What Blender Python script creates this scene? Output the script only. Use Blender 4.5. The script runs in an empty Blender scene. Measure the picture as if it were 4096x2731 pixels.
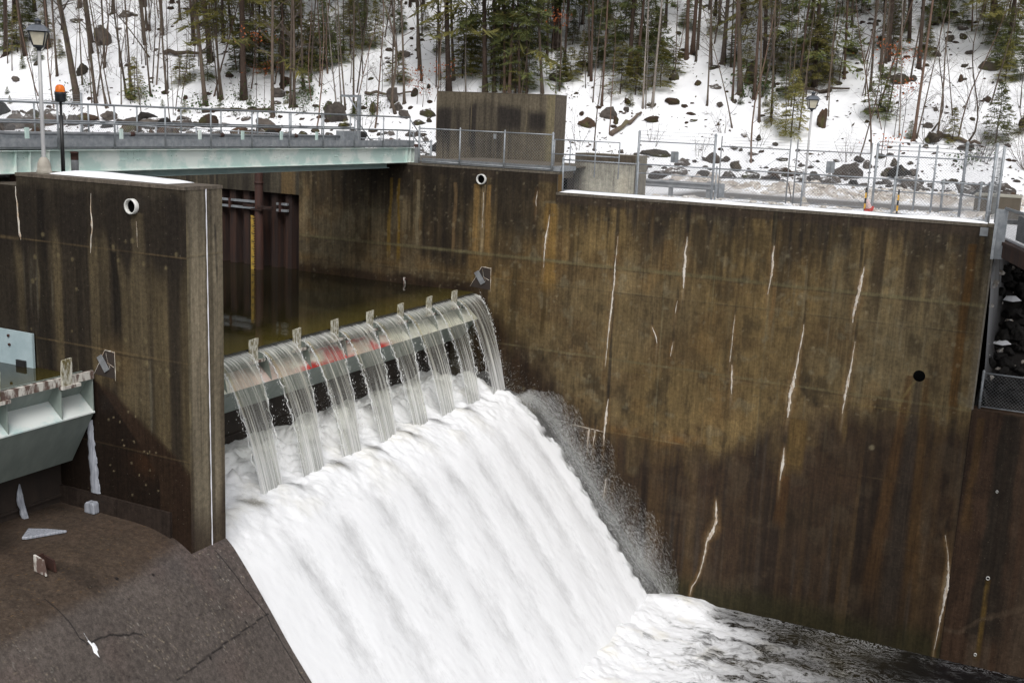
import bpy, math, random
import numpy as np
from math import radians, sin, cos, pi
from mathutils import Vector, Matrix
scene = bpy.context.scene
COL = scene.collection
rng = np.random.default_rng(7)
random.seed(7)

# ------------------------------------------------------------------ noise
def vnoise(x, y, seed=0):
    x = np.asarray(x, float); y = np.asarray(y, float)
    xi = np.floor(x).astype(np.int64); yi = np.floor(y).astype(np.int64)
    fx = x - xi; fy = y - yi
    fx = fx*fx*(3-2*fx); fy = fy*fy*(3-2*fy)
    def h(a, b):
        n = (a*374761393 + b*668265263 + seed*1442695041) & 0xffffffff
        n = ((n ^ (n >> 13))*1274126177) & 0xffffffff
        n = n ^ (n >> 16)
        return (n & 0xffff)/65535.0
    return (h(xi, yi)*(1-fx)+h(xi+1, yi)*fx)*(1-fy)+(h(xi, yi+1)*(1-fx)+h(xi+1, yi+1)*fx)*fy
def fbm(x, y, seed=0, o=4):
    t = 0; a = .5; s = 0
    for k in range(o):
        t = t+a*vnoise(x*2**k, y*2**k, seed+k*17); s += a; a *= .5
    return t/s
def sm(e0, e1, x):
    t = np.clip((x-e0)/(e1-e0), 0, 1); return t*t*(3-2*t)

# ------------------------------------------------------------------ scene helpers
def wloc(o):
    v = Vector((0, 0, 0))
    while o is not None:
        v = v+o.location; o = o.parent
    return v
def tag(o, label=None, cat=None, group=None, kind=None):
    if label: o['label'] = label
    if cat: o['category'] = cat
    if group: o['group'] = group
    if kind: o['kind'] = kind
    return o
def thing(name, label, cat, loc=(0, 0, 0), group=None):
    o = bpy.data.objects.new(name, None); COL.objects.link(o); o.location = loc
    o.empty_display_size = .2
    return tag(o, label, cat, group)
def link(name, me, mat=None, parent=None):
    o = bpy.data.objects.new(name, me); COL.objects.link(o)
    if mat is not None and len(me.materials) == 0: me.materials.append(mat)
    if parent is not None: o.parent = parent
    return o
class MB:
    def __init__(s): s.v = []; s.f = []; s.sm = []
    def add(s, vs, fs, smooth=False):
        b = len(s.v); s.v += [tuple(p) for p in vs]
        for f in fs: s.f.append(tuple(i+b for i in f)); s.sm.append(smooth)
        return s
    def box(s, x0, x1, y0, y1, z0, z1):
        return s.add([(x0,y0,z0),(x1,y0,z0),(x1,y1,z0),(x0,y1,z0),(x0,y0,z1),(x1,y0,z1),(x1,y1,z1),(x0,y1,z1)],
              [(0,3,2,1),(4,5,6,7),(0,1,5,4),(1,2,6,5),(2,3,7,6),(3,0,4,7)])
    def obox(s, c, ax, ay, az):
        c = Vector(c); ax = Vector(ax); ay = Vector(ay); az = Vector(az)
        P = [c+ax*i+ay*j+az*k for k in (-.5,.5) for j in (-.5,.5) for i in (-.5,.5)]
        return s.add(P, [(0,2,3,1),(4,5,7,6),(0,1,5,4),(1,3,7,5),(3,2,6,7),(2,0,4,6)])
    def tube(s, pts, r, n=8, cap=True, smooth=True):
        pts = [Vector(p) for p in pts]
        rs = r if isinstance(r, (list, tuple)) else [r]*len(pts)
        V = []; F = []
        d0 = (pts[1]-pts[0]).normalized()
        up = Vector((0,0,1)) if abs(d0.z) < .9 else Vector((1,0,0))
        a = d0.cross(up).normalized()
        for i, p in enumerate(pts):
            d = (pts[min(i+1,len(pts)-1)]-pts[max(i-1,0)]).normalized()
            a = (a-d*a.dot(d)).normalized(); b = d.cross(a)
            for k in range(n):
                t = 2*pi*k/n; V.append(p+(a*cos(t)+b*sin(t))*rs[i])
        for i in range(len(pts)-1):
            for k in range(n):
                k2 = (k+1) % n; F.append((i*n+k, i*n+k2, (i+1)*n+k2, (i+1)*n+k))
        if cap:
            F.append(tuple(reversed(range(n)))); F.append(tuple((len(pts)-1)*n+k for k in range(n)))
        return s.add(V, F, smooth)
    def lathe(s, prof, c, n=20, axis='z', smooth=True):
        V = []; F = []
        for (r, h) in prof:
            for k in range(n):
                t = 2*pi*k/n
                if axis == 'z': V.append((c[0]+r*cos(t), c[1]+r*sin(t), c[2]+h))
                else: V.append((c[0]+r*cos(t), c[1]+h, c[2]+r*sin(t)))
        for i in range(len(prof)-1):
            for k in range(n):
                k2 = (k+1) % n
                q = (i*n+k, i*n+k2, (i+1)*n+k2, (i+1)*n+k)
                F.append(q if axis == 'z' else q[::-1])
        return s.add(V, F, smooth)
    def prism(s, poly, lo, hi, axis='y'):
        n = len(poly); V = []
        for h in (lo, hi):
            for (a, b) in poly: V.append((a, h, b) if axis == 'y' else ((h, a, b) if axis == 'x' else (a, b, h)))
        F = [tuple(range(n)), tuple(reversed(range(n, 2*n)))]
        for i in range(n): j = (i+1) % n; F.append((i, i+n, j+n, j))
        return s.add(V, F)
    def build(s, name, mat, parent=None, bevel=0):
        L = wloc(parent) if parent is not None else Vector((0,0,0))
        me = bpy.data.meshes.new(name)
        me.from_pydata([(p[0]-L.x, p[1]-L.y, p[2]-L.z) for p in s.v], [], s.f)
        me.polygons.foreach_set('use_smooth', s.sm)
        me.update()
        o = link(name, me, mat, parent)
        if bevel:
            m = o.modifiers.new('bevel', 'BEVEL'); m.width = bevel; m.segments = 2; m.limit_method = 'ANGLE'
        return o
def npmesh(name, V, F, mat, parent=None, uv=None, col=None, smooth=True):
    V = np.asarray(V, np.float32).reshape(-1, 3)
    if parent is not None: L = wloc(parent); V = V-np.array([L.x, L.y, L.z], np.float32)
    F = np.asarray(F, np.int32); k = F.shape[1]
    me = bpy.data.meshes.new(name)
    me.vertices.add(len(V)); me.vertices.foreach_set('co', V.ravel())
    me.loops.add(F.size); me.loops.foreach_set('vertex_index', F.ravel())
    me.polygons.add(len(F))
    me.polygons.foreach_set('loop_start', np.arange(0, F.size, k, dtype=np.int32))
    me.polygons.foreach_set('loop_total', np.full(len(F), k, np.int32))
    me.polygons.foreach_set('use_smooth', np.full(len(F), smooth))
    if uv is not None:
        l = me.uv_layers.new(name='UVMap'); l.data.foreach_set('uv', np.asarray(uv, np.float32)[F.ravel()].ravel())
    if col is not None:
        c = np.ones((len(V), 4), np.float32); c[:, :3] = np.asarray(col).reshape(-1, 3)
        a = me.color_attributes.new('Col', 'FLOAT_COLOR', 'POINT'); a.data.foreach_set('color', c.ravel())
    me.update(); me.validate()
    return link(name, me, mat, parent)
def gridF(nu, nv):
    i = np.arange(nu-1)[:, None]; j = np.arange(nv-1)[None, :]
    a = i*nv+j
    return np.stack([a, a+nv, a+nv+1, a+1], -1).reshape(-1, 4)
def copy_tree(o, parent=None):
    c = o.copy(); COL.objects.link(c); c.parent = parent
    for ch in list(o.children): copy_tree(ch, c)
    return c

# ------------------------------------------------------------------ materials
def newmat(name):
    m = bpy.data.materials.new(name); m.use_nodes = True
    nt = m.node_tree; nt.nodes.clear()
    out = nt.nodes.new('ShaderNodeOutputMaterial')
    return m, nt, out
def N(nt, typ, **kw):
    n = nt.nodes.new(typ)
    for k, v in kw.items():
        if k in n.inputs: n.inputs[k].default_value = v
        else: setattr(n, k, v)
    return n
def noise(nt, vec, scale, detail=4, rough=.55, sc3=None):
    if sc3 is not None:
        mp = N(nt, 'ShaderNodeMapping'); mp.inputs['Scale'].default_value = sc3
        nt.links.new(vec, mp.inputs['Vector']); vec = mp.outputs[0]
    n = N(nt, 'ShaderNodeTexNoise'); n.inputs['Scale'].default_value = scale
    n.inputs['Detail'].default_value = detail; n.inputs['Roughness'].default_value = rough
    nt.links.new(vec, n.inputs['Vector']); return n.outputs[0]
def ramp(nt, fac, stops):
    r = N(nt, 'ShaderNodeValToRGB'); e = r.color_ramp.elements
    while len(e) > len(stops): e.remove(e[-1])
    while len(e) < len(stops): e.new(.5)
    for el, (p, c) in zip(e, stops):
        el.position = p; el.color = (c, c, c, 1) if isinstance(c, (int, float)) else (*c, 1)
    nt.links.new(fac, r.inputs[0]); return r.outputs[0]
def mixc(nt, fac, a, b, mode='MIX'):
    m = N(nt, 'ShaderNodeMix'); m.data_type = 'RGBA'; m.blend_type = mode; m.clamp_factor = True
    for s, v in ((m.inputs['Factor'], fac), (m.inputs['A'], a), (m.inputs['B'], b)):
        if s.name == 'Factor' : tgt = m.inputs[0]
        elif s.name == 'A': tgt = m.inputs[6]
        else: tgt = m.inputs[7]
        if isinstance(v, (int, float)): tgt.default_value = v if tgt.name == 'Factor' else (v, v, v, 1)
        elif isinstance(v, tuple): tgt.default_value = (*v, 1)
        else: nt.links.new(v, tgt)
    return m.outputs[2]
def math_(nt, op, a, b=None):
    m = N(nt, 'ShaderNodeMath', operation=op)
    for i, v in enumerate((a, b)):
        if v is None: continue
        if isinstance(v, (int, float)): m.inputs[i].default_value = v
        else: nt.links.new(v, m.inputs[i])
    return m.outputs[0]
def pbsdf(nt, out, col, rough=.6, metal=0, bump=None, bstr=.3, bdist=.02, spec=.5):
    b = N(nt, 'ShaderNodeBsdfPrincipled')
    if isinstance(col, tuple): b.inputs['Base Color'].default_value = (*col, 1)
    else: nt.links.new(col, b.inputs['Base Color'])
    if isinstance(rough, (int, float)): b.inputs['Roughness'].default_value = rough
    else: nt.links.new(rough, b.inputs['Roughness'])
    b.inputs['Metallic'].default_value = metal
    b.inputs['Specular IOR Level'].default_value = spec
    if bump is not None:
        bn = N(nt, 'ShaderNodeBump'); bn.inputs['Strength'].default_value = bstr; bn.inputs['Distance'].default_value = bdist
        nt.links.new(bump, bn.inputs['Height']); nt.links.new(bn.outputs[0], b.inputs['Normal'])
    nt.links.new(b.outputs[0], out.inputs[0]); return b
def coord(nt, w='Object'): return N(nt, 'ShaderNodeTexCoord').outputs[w]
def mat_simple(name, a, b=None, rough=.55, metal=0, scale=4, lo=.35, hi=.65, bump=0, bscale=30, sc3=None, rust=None, rustlo=.62, spec=.5):
    m, nt, out = newmat(name); c = coord(nt)
    col = a
    n1 = noise(nt, c, scale, 5, .6, sc3)
    if b is not None: col = mixc(nt, ramp(nt, n1, [(lo, 0.), (hi, 1.)]), a, b)
    if rust is not None:
        n2 = noise(nt, c, scale*1.7, 6, .7)
        col = mixc(nt, ramp(nt, n2, [(rustlo, 0.), (rustlo+.08, 1.)]), col, rust)
    bp = noise(nt, c, bscale, 4) if bump else None
    pbsdf(nt, out, col, rough, metal, bp, bump, .01, spec); return m
def mat_concrete(name, rough=.8, fine=1.0, bstr=.35):
    # stain colours come from the painted attribute, the aggregate grain from noise
    m, nt, out = newmat(name); c = coord(nt)
    at = N(nt, 'ShaderNodeAttribute'); at.attribute_name = 'Col'
    n1 = noise(nt, c, 9, 6, .65); n2 = noise(nt, c, 45, 5, .7)
    n3 = noise(nt, c, 1, 5, .65, (14, 14, .7))
    g = math_(nt, 'MULTIPLY', math_(nt, 'MULTIPLY', ramp(nt, n1, [(.25, .62*fine), (.75, 1.38*fine)]), ramp(nt, n2, [(.3, .72), (.7, 1.28)])), ramp(nt, n3, [(.3, .72), (.7, 1.25)]))
    col = mixc(nt, 1.0, at.outputs['Color'], g, 'MULTIPLY')
    sp = noise(nt, c, 26, 2, .5)
    col = mixc(nt, ramp(nt, sp, [(.72, 0.), (.76, .55)]), col, (.19, .165, .12))
    lum = N(nt, 'ShaderNodeRGBToBW'); nt.links.new(at.outputs['Color'], lum.inputs[0])
    r = ramp(nt, lum.outputs[0], [(.02, max(.35, rough-.22)), (.09, rough)])
    h = math_(nt, 'ADD', n2, math_(nt, 'MULTIPLY', n1, 1.5))
    pbsdf(nt, out, col, r, 0, h, bstr, .012, .16); return m
def mat_snow(name, attr=False):
    m, nt, out = newmat(name); c = coord(nt)
    n1 = noise(nt, c, 1.1, 5, .6); n2 = noise(nt, c, 9, 5, .65)
    col = (.86, .87, .9)
    if attr:
        at = N(nt, 'ShaderNodeAttribute'); at.attribute_name = 'Col'
        s1 = noise(nt, c, 3.4, 9, .76)
        col = mixc(nt, ramp(nt, s1, [(.668, 0.), (.69, .85)]), at.outputs['Color'], (.07, .045, .03))
    h = math_(nt, 'ADD', math_(nt, 'MULTIPLY', n1, 3.), n2)
    pbsdf(nt, out, col, .6, 0, h, .45, .05, .2); return m

M = {}
M['conc'] = mat_concrete('stained_concrete')
M['conc_dry'] = mat_concrete('apron_concrete', .85, 1.0, .4)
M['snow'] = mat_snow('snow'); M['snow_ground'] = mat_snow('snow_ground', True)
M['galv'] = mat_simple('galvanized_steel', (.34,.36,.38), (.22,.24,.26), .5, .35, 6, bump=.1, bscale=40)
M['galv_dull'] = mat_simple('dull_galvanized', (.27,.28,.29), (.18,.19,.2), .6, .25, 5, rust=(.10,.06,.04), rustlo=.68)
M['wire'] = mat_simple('fence_wire', (.27,.28,.29), (.19,.20,.21), .5, .3, 3)
M['mint'] = mat_simple('mint_girder_paint', (.47,.60,.56), (.66,.72,.68), .45, 0, 1.1, .46, .56, bump=.05, rust=(.16,.10,.06), rustlo=.72)
M['mint_low'] = mat_simple('mint_beam_paint', (.27,.38,.38), (.33,.43,.42), .5, 0, 3, rust=(.14,.08,.05), rustlo=.66)
M['gatepaint'] = mat_simple('sage_gate_paint', (.26,.30,.275), (.20,.24,.22), .5, 0, 2.2, sc3=(1.2,1.6,.5), rust=(.10,.075,.05), rustlo=.67)
M['gatewhite'] = mat_simple('chalky_white_paint', (.66,.70,.68), (.42,.56,.55), .55, 0, 1.5, .5, .66, rust=(.25,.18,.12), rustlo=.72)
M['blue'] = mat_simple('pale_blue_paint', (.42,.52,.55), (.34,.44,.47), .5, 0, 2, rust=(.12,.09,.05), rustlo=.7)
M['peel'] = mat_simple('peeling_paint', (.60,.58,.53), (.13,.085,.07), .7, 0, 2.2, .45, .56, sc3=(3,3,1.0), rust=(.30,.25,.10), rustlo=.66)
M['rust'] = mat_simple('rusty_steel', (.060,.022,.014), (.030,.013,.010), .75, 0, 2, sc3=(3,3,.5), bump=.2)
M['rustdark'] = mat_simple('dark_sheet_pile', (.020,.010,.008), (.055,.022,.012), .8, 0, 1.2, .45, .7, sc3=(5,5,.35), bump=.2)
M['void'] = mat_simple('painted_darkness', (.003,.003,.003), None, .95, spec=0.)  # near-black colour standing in for shade inside pipes, hole and recess
M['postpaint'] = mat_simple('weathered_post_paint', (.60,.59,.52), (.15,.125,.05), .7, 0, 4, .40, .60, sc3=(5,5,1.6), rust=(.07,.045,.04), rustlo=.66)
M['black'] = mat_simple('black_paint', (.012,.012,.014), (.02,.02,.02), .4, 0, 3)
M['darkmetal'] = mat_simple('dark_lantern_metal', (.02,.023,.028), (.035,.04,.046), .45, .3, 4)
M['roofmetal'] = mat_simple('lantern_roof_metal', (.06,.07,.085), (.09,.10,.12), .4, .4, 6)
M['lampglass'] = mat_simple('frosted_lamp_glass', (.50,.46,.36), (.62,.58,.47), .35, 0, 8)
M['lamppole'] = mat_simple('grey_lamp_pole', (.42,.42,.42), (.36,.36,.37), .5, .1, 3)
M['lampbase'] = mat_simple('cream_lamp_base', (.37,.34,.29), (.27,.25,.21), .6, 0, 4)
M['pvc'] = mat_simple('white_pipe', (.66,.66,.64), (.5,.5,.47), .45, 0, 5)
M['caulk'] = mat_simple('white_sealant', (.72,.72,.76), (.6,.6,.64), .6, 0, 8)
M['calcite'] = mat_simple('calcite_crust', (.60,.56,.50), (.36,.26,.17), .75, 0, 3.5, .46, .62, bump=.6, bscale=14, sc3=(6,6,1.5))
M['ice'] = mat_simple('cloudy_ice', (.40,.42,.47), (.22,.235,.27), .25, 0, 3, sc3=(8,8,.7), bump=.4, bscale=9)
M['yellow'] = mat_simple('gauge_yellow', (.48,.33,.05), (.34,.20,.045), .6, 0, 7, rust=(.18,.07,.02), rustlo=.62)
M['marker_yellow'] = mat_simple('marker_yellow', (.75,.42,.03), None, .5)
M['concrete_new'] = mat_simple('pale_concrete', (.36,.345,.285), (.26,.25,.21), .8, 0, 1.2, sc3=(1.5,1.5,.4), bump=.2)
M['brownconc'] = mat_simple('brown_concrete', (.12,.10,.075), (.085,.07,.05), .85, 0, 2, bump=.2)
M['darkconc'] = mat_simple('damp_dark_concrete', (.035,.024,.018), (.022,.016,.013), .7, 0, 1.5, sc3=(2,2,.5), bump=.2)
M['asphalt'] = mat_simple('asphalt', (.16,.15,.145), (.12,.115,.11), .85, 0, 2.5, bump=.3, bscale=60)
M['cone_red'] = mat_simple('cone_red', (.55,.035,.025), (.45,.03,.02), .5, 0, 5)
M['cone_pale'] = mat_simple('cone_sleeve', (.85,.62,.6), (.8,.35,.32), .5, 0, 2, .55, .75)
M['tarp'] = mat_simple('black_mesh_cloth', (.02,.022,.025), None, .8)
M['slat'] = mat_simple('grey_slat', (.20,.22,.23), (.15,.16,.17), .6, .2, 3)
def mat_amber():
    m, nt, out = newmat('amber_plastic'); b = pbsdf(nt, out, (.95,.22,.01), .2)
    b.inputs['Subsurface Weight'].default_value = .5; b.inputs['Subsurface Radius'].default_value = (.05,.02,.005); return m
M['amber'] = mat_amber()
def mat_gatewhite_red():
    m, nt, out = newmat('white_paint_red_stain'); c = coord(nt)
    at = N(nt, 'ShaderNodeAttribute'); at.attribute_name = 'Col'
    n = noise(nt, c, 5, 6, .7)
    col = mixc(nt, 1.0, at.outputs['Color'], ramp(nt, n, [(.3, .75), (.7, 1.15)]), 'MULTIPLY')
    pbsdf(nt, out, col, .4); return m
M['redwhite'] = mat_gatewhite_red()
def mat_bark(name, a, b, moss=None):
    m, nt, out = newmat(name); c = coord(nt)
    n1 = noise(nt, c, 1, 5, .7, (22, 22, 5)); n2 = noise(nt, c, 1.3, 3)
    col = mixc(nt, ramp(nt, n1, [(.35, 0.), (.65, 1.)]), a, b)
    if moss: col = mixc(nt, ramp(nt, n2, [(.55, 0.), (.68, .8)]), col, moss)
    oi = N(nt, 'ShaderNodeObjectInfo')
    col = mixc(nt, 1., col, ramp(nt, oi.outputs['Random'], [(0., .7), (1., 1.35)]), 'MULTIPLY')
    pbsdf(nt, out, col, .9, 0, n1, .6, .02, .2); return m
M['bark'] = mat_bark('grey_brown_bark', (.135,.105,.082), (.060,.046,.037), (.10,.095,.05))
M['bark_dark'] = mat_bark('dark_conifer_bark', (.082,.058,.044), (.032,.022,.018))
M['bark_red'] = mat_bark('reddish_bark', (.155,.105,.078), (.078,.050,.038))
M['bark_pale'] = mat_bark('pale_birch_bark', (.30,.27,.24), (.12,.10,.085))
M['twig'] = mat_bark('twig_bark', (.118,.098,.084), (.07,.056,.048))
def mat_leaf(name, a, b, tr=.25):
    m, nt, out = newmat(name); c = coord(nt)
    n = noise(nt, c, 1.6, 3); oi = N(nt, 'ShaderNodeObjectInfo')
    col = mixc(nt, ramp(nt, n, [(.35, 0.), (.65, 1.)]), a, b)
    col = mixc(nt, 1., col, ramp(nt, oi.outputs['Random'], [(0., .7), (1., 1.3)]), 'MULTIPLY')
    d = N(nt, 'ShaderNodeBsdfDiffuse'); t = N(nt, 'ShaderNodeBsdfTranslucent'); mx = N(nt, 'ShaderNodeMixShader')
    mx.inputs[0].default_value = tr
    for s in (d, t): nt.links.new(col, s.inputs[0])
    nt.links.new(d.outputs[0], mx.inputs[1]); nt.links.new(t.outputs[0], mx.inputs[2]); nt.links.new(mx.outputs[0], out.inputs[0]); return m
M['hemlock'] = mat_leaf('hemlock_needles', (.20,.205,.075), (.10,.13,.058), .42)
M['hemlock2'] = mat_leaf('yellowish_needles', (.27,.24,.08), (.15,.155,.062), .42)
M['rhodo'] = mat_leaf('evergreen_leaf', (.07,.11,.035), (.045,.075,.03))
M['beech'] = mat_leaf('dead_beech_leaf', (.42,.14,.055), (.30,.09,.04), .35)
def mat_rock(name, a, b, moss, snow=.8, mossamt=.5):
    m, nt, out = newmat(name); c = coord(nt)
    n1 = noise(nt, c, 2.5, 6, .65); n2 = noise(nt, c, 1.2, 4); n3 = noise(nt, c, 14, 4)
    col = mixc(nt, ramp(nt, n1, [(.35, 0.), (.65, 1.)]), a, b)
    col = mixc(nt, ramp(nt, n2, [(1-mossamt, 0.), (1.05-mossamt+.05, 1.)]), col, moss)
    oi = N(nt, 'ShaderNodeObjectInfo')
    col = mixc(nt, 1., col, ramp(nt, oi.outputs['Random'], [(0., .65), (1., 1.35)]), 'MULTIPLY')
    g = N(nt, 'ShaderNodeNewGeometry'); sx = N(nt, 'ShaderNodeSeparateXYZ'); nt.links.new(g.outputs['Normal'], sx.inputs[0])
    k = math_(nt, 'ADD', math_(nt, 'ADD', math_(nt, 'MULTIPLY', sx.outputs[2], .66), math_(nt, 'MULTIPLY', n2, .30)), math_(nt, 'MULTIPLY', oi.outputs['Random'], .16))
    if snow < .95: col = mixc(nt, ramp(nt, k, [(snow-.02, 0.), (snow+.03, 1.)]), col, (.85,.86,.88))
    pbsdf(nt, out, col, .85, 0, math_(nt, 'ADD', n1, math_(nt, 'MULTIPLY', n3, .4)), .8, .10, .25); return m
M['rock'] = mat_rock('grey_brown_rock', (.115,.098,.085), (.055,.047,.042), (.07,.062,.036), .82, .36)
M['rock_moss'] = mat_rock('mossy_rock', (.075,.062,.046), (.035,.029,.022), (.062,.060,.022), .84, .45)
M['snow_dirty'] = mat_simple('dirty_snow', (.62,.58,.53), (.34,.29,.24), .7, 0, 5, .40, .66, bump=.6, bscale=14, rust=(.80,.80,.81), rustlo=.55)
M['leaflitter'] = mat_rock('leaf_littered_stump', (.075,.045,.028), (.035,.024,.018), (.06,.055,.022), .99, .45)
M['rock_dark'] = mat_rock('near_black_rock', (.022,.020,.019), (.012,.011,.010), (.02,.018,.014), .99, .4)  # near-black tone for the rubble under the footbridge and some slope-foot rocks
EXPO = 0.33

# ================================================================== TERRAIN
def foot(x): return 56+0.22*np.minimum(0, x+15)
def terr(x, y):
    x = np.asarray(x, float); y = np.asarray(y, float)
    s = y-foot(x)
    base = 3.72+.6*sm(-20, -30, x)
    z = base+.56*(np.logaddexp(0, s/1.5)*1.5)
    k = sm(-2, 8, s)
    z = z+k*((fbm(x*.16, y*.16, 3)-.5)*1.3+(fbm(x*.7, y*.7, 5, 3)-.5)*.42)
    # ploughed snow banks either side of the road
    bank = np.exp(-((y-47.5)/.9)**2)*(.22+.55*np.abs(fbm(x*2.2, y*2.2, 9)-.5)*2+.35*(fbm(x*.5, y*.5, 10)-.5)+.30*(fbm(x*4.5, y*4.5, 12, 3)-.5))*sm(-18, -15, x)
    z = z+bank+np.exp(-((y-50.5)/1.6)**2)*.5*fbm(x*.5, y*.5, 19)*sm(-18, -15, x)
    front = sm(36.2, 37, y)*sm(41.3, 40.2, y)*sm(-13.5, -12.5, x)
    z = z+front*(.0+.34*(fbm(x*1.7, y*1.7, 11, 5)-.38)*(1+1.2*sm(-6, -3, x)))
    road = sm(40.9, 41.4, y)*sm(46.3, 45.7, y)*sm(-14.5, -13.5, x)
    z = z*(1-road)+3.66*road
    # rubble pit behind the low wall at the downstream end
    pit = sm(-1.6, -1.2, x)*sm(42.0, 40.9, y)
    zp = -1.9+(y-35.6)*.86+(fbm(x*1.2, y*1.2, 31)-.5)*.5
    return z*(1-pit)+np.minimum(zp, 3.4)*pit
def terr1(x, y): return float(terr(np.array([x]), np.array([y]))[0])
def build_ground():
    # fine sheet near the dam, coarser far away: one grid with stretched axes
    xs = np.concatenate([np.linspace(-150, -72, 40)[:-1], np.arange(-72, -20, .3), np.arange(-20, 6, .16), np.linspace(6, 150, 80)])
    ys = np.concatenate([np.arange(35.75, 52, .17), np.arange(52, 100, .4), np.linspace(100, 190, 40)])
    X, Y = np.meshgrid(xs, ys, indexing='ij')
    Z = terr(X, Y)
    s = Y-foot(X)
    C = np.ones(X.shape+(3,))*np.array([.86, .87, .90])
    dirt = np.exp(-((Y-47.2)/1.1)**2)*sm(-19, -15, X)
    dirt = np.clip(dirt*(2.6*fbm(X*2.6, Y*2.6, 41, 5)-.80)*1.7, 0, .9)
    dirt = np.maximum(dirt, np.clip(sm(36.5, 37.5, Y)*sm(41.3, 40.5, Y)*(fbm(X*1.7, Y*1.7, 43)-.50)*3.2, 0, .65)*sm(-13.5, -12, X))
    dirt = np.maximum(dirt, np.clip((fbm(X*1.2, Y*1.2, 47)-.62)*6, 0, .8)*sm(-6.5, -2, X)*sm(52, 49, Y))
    C = C*(1-dirt[..., None])+np.array([.36, .31, .26])*dirt[..., None]
    # near-black ground in the rubble pit behind the low wall
    pit = sm(-1.6, -1.2, X)*sm(42, 41, Y)
    C = C*(1-pit[..., None])+np.array([.018, .016, .015])*pit[..., None]
    road = sm(40.9, 41.4, Y)*sm(46.3, 45.7, Y)*sm(-14.5, -13.5, X)
    C = C*(1-road[..., None])+np.array([.15, .145, .14])*road[..., None]
    o = npmesh('ground', np.stack([X, Y, Z], -1), gridF(len(xs), len(ys)), M['snow_ground'], col=C)
    tag(o, kind='structure')
build_ground()
mb = MB(); ys = [41.35, 45.65]; n = 24
for i in range(n):
    x0 = -13.6+i*(60-(-13.6))/n; x1 = -13.6+(i+1)*(60+13.6)/n
    mb.add([(x0, 41.3+.15*sin(i*1.7), 3.68), (x1, 41.3+.15*sin(i*1.7+1.7), 3.68), (x1, 45.7, 3.68), (x0, 45.7, 3.68)], [(0,1,2,3)])
tag(mb.build('road', M['asphalt']), kind='structure')

# ================================================================== STAINED CONCRETE PAINTING
TAN = np.array([.150, .113, .058]); GREY = np.array([.125, .108, .080]); DARK = np.array([.026, .022, .019]); BRN = np.array([.033, .0205, .0145])
def blend(C, c, a):
    a = np.clip(a, 0, 1)[..., None]; return C*(1-a)+np.asarray(c)*a
def streaks(X, Z, fx, fz, seed, lo, hi):
    n = .6*vnoise(X*fx, Z*fz, seed)+.4*vnoise(X*fx*2.7, Z*fz*1.4, seed+5)
    return sm(lo, hi, n)
def drip(X, Z, x0, ztop, zbot, w0, w1, seed=0, soft=.5):
    t = np.clip((ztop-Z)/(ztop-zbot), 0, 1)
    w = (w0+(w1-w0)*t)*(1+.35*(vnoise(Z*1.7, Z*0+seed, seed)-.5))
    xc = x0+.10*(vnoise(Z*.9, Z*0+seed*3, seed+3)-.5)
    d = np.abs(X-xc)/np.maximum(w, .01)
    return sm(1+soft*.5, 1-soft*.5, d)*sm(zbot-.15*(zbot != 0)-.3, zbot+.25, Z)*(Z < ztop)
def joint(C, X, Z, z0, w, col, a, seed, x0=-99, x1=99):
    zz = z0+.02*(vnoise(X*.8, X*0, seed)-.5)
    k = sm(w, w*.3, np.abs(Z-zz))*(.35+.65*vnoise(X*2.2, X*0+3, seed+1))*((X > x0) & (X < x1))
    return blend(C, col, k*a)
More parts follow.
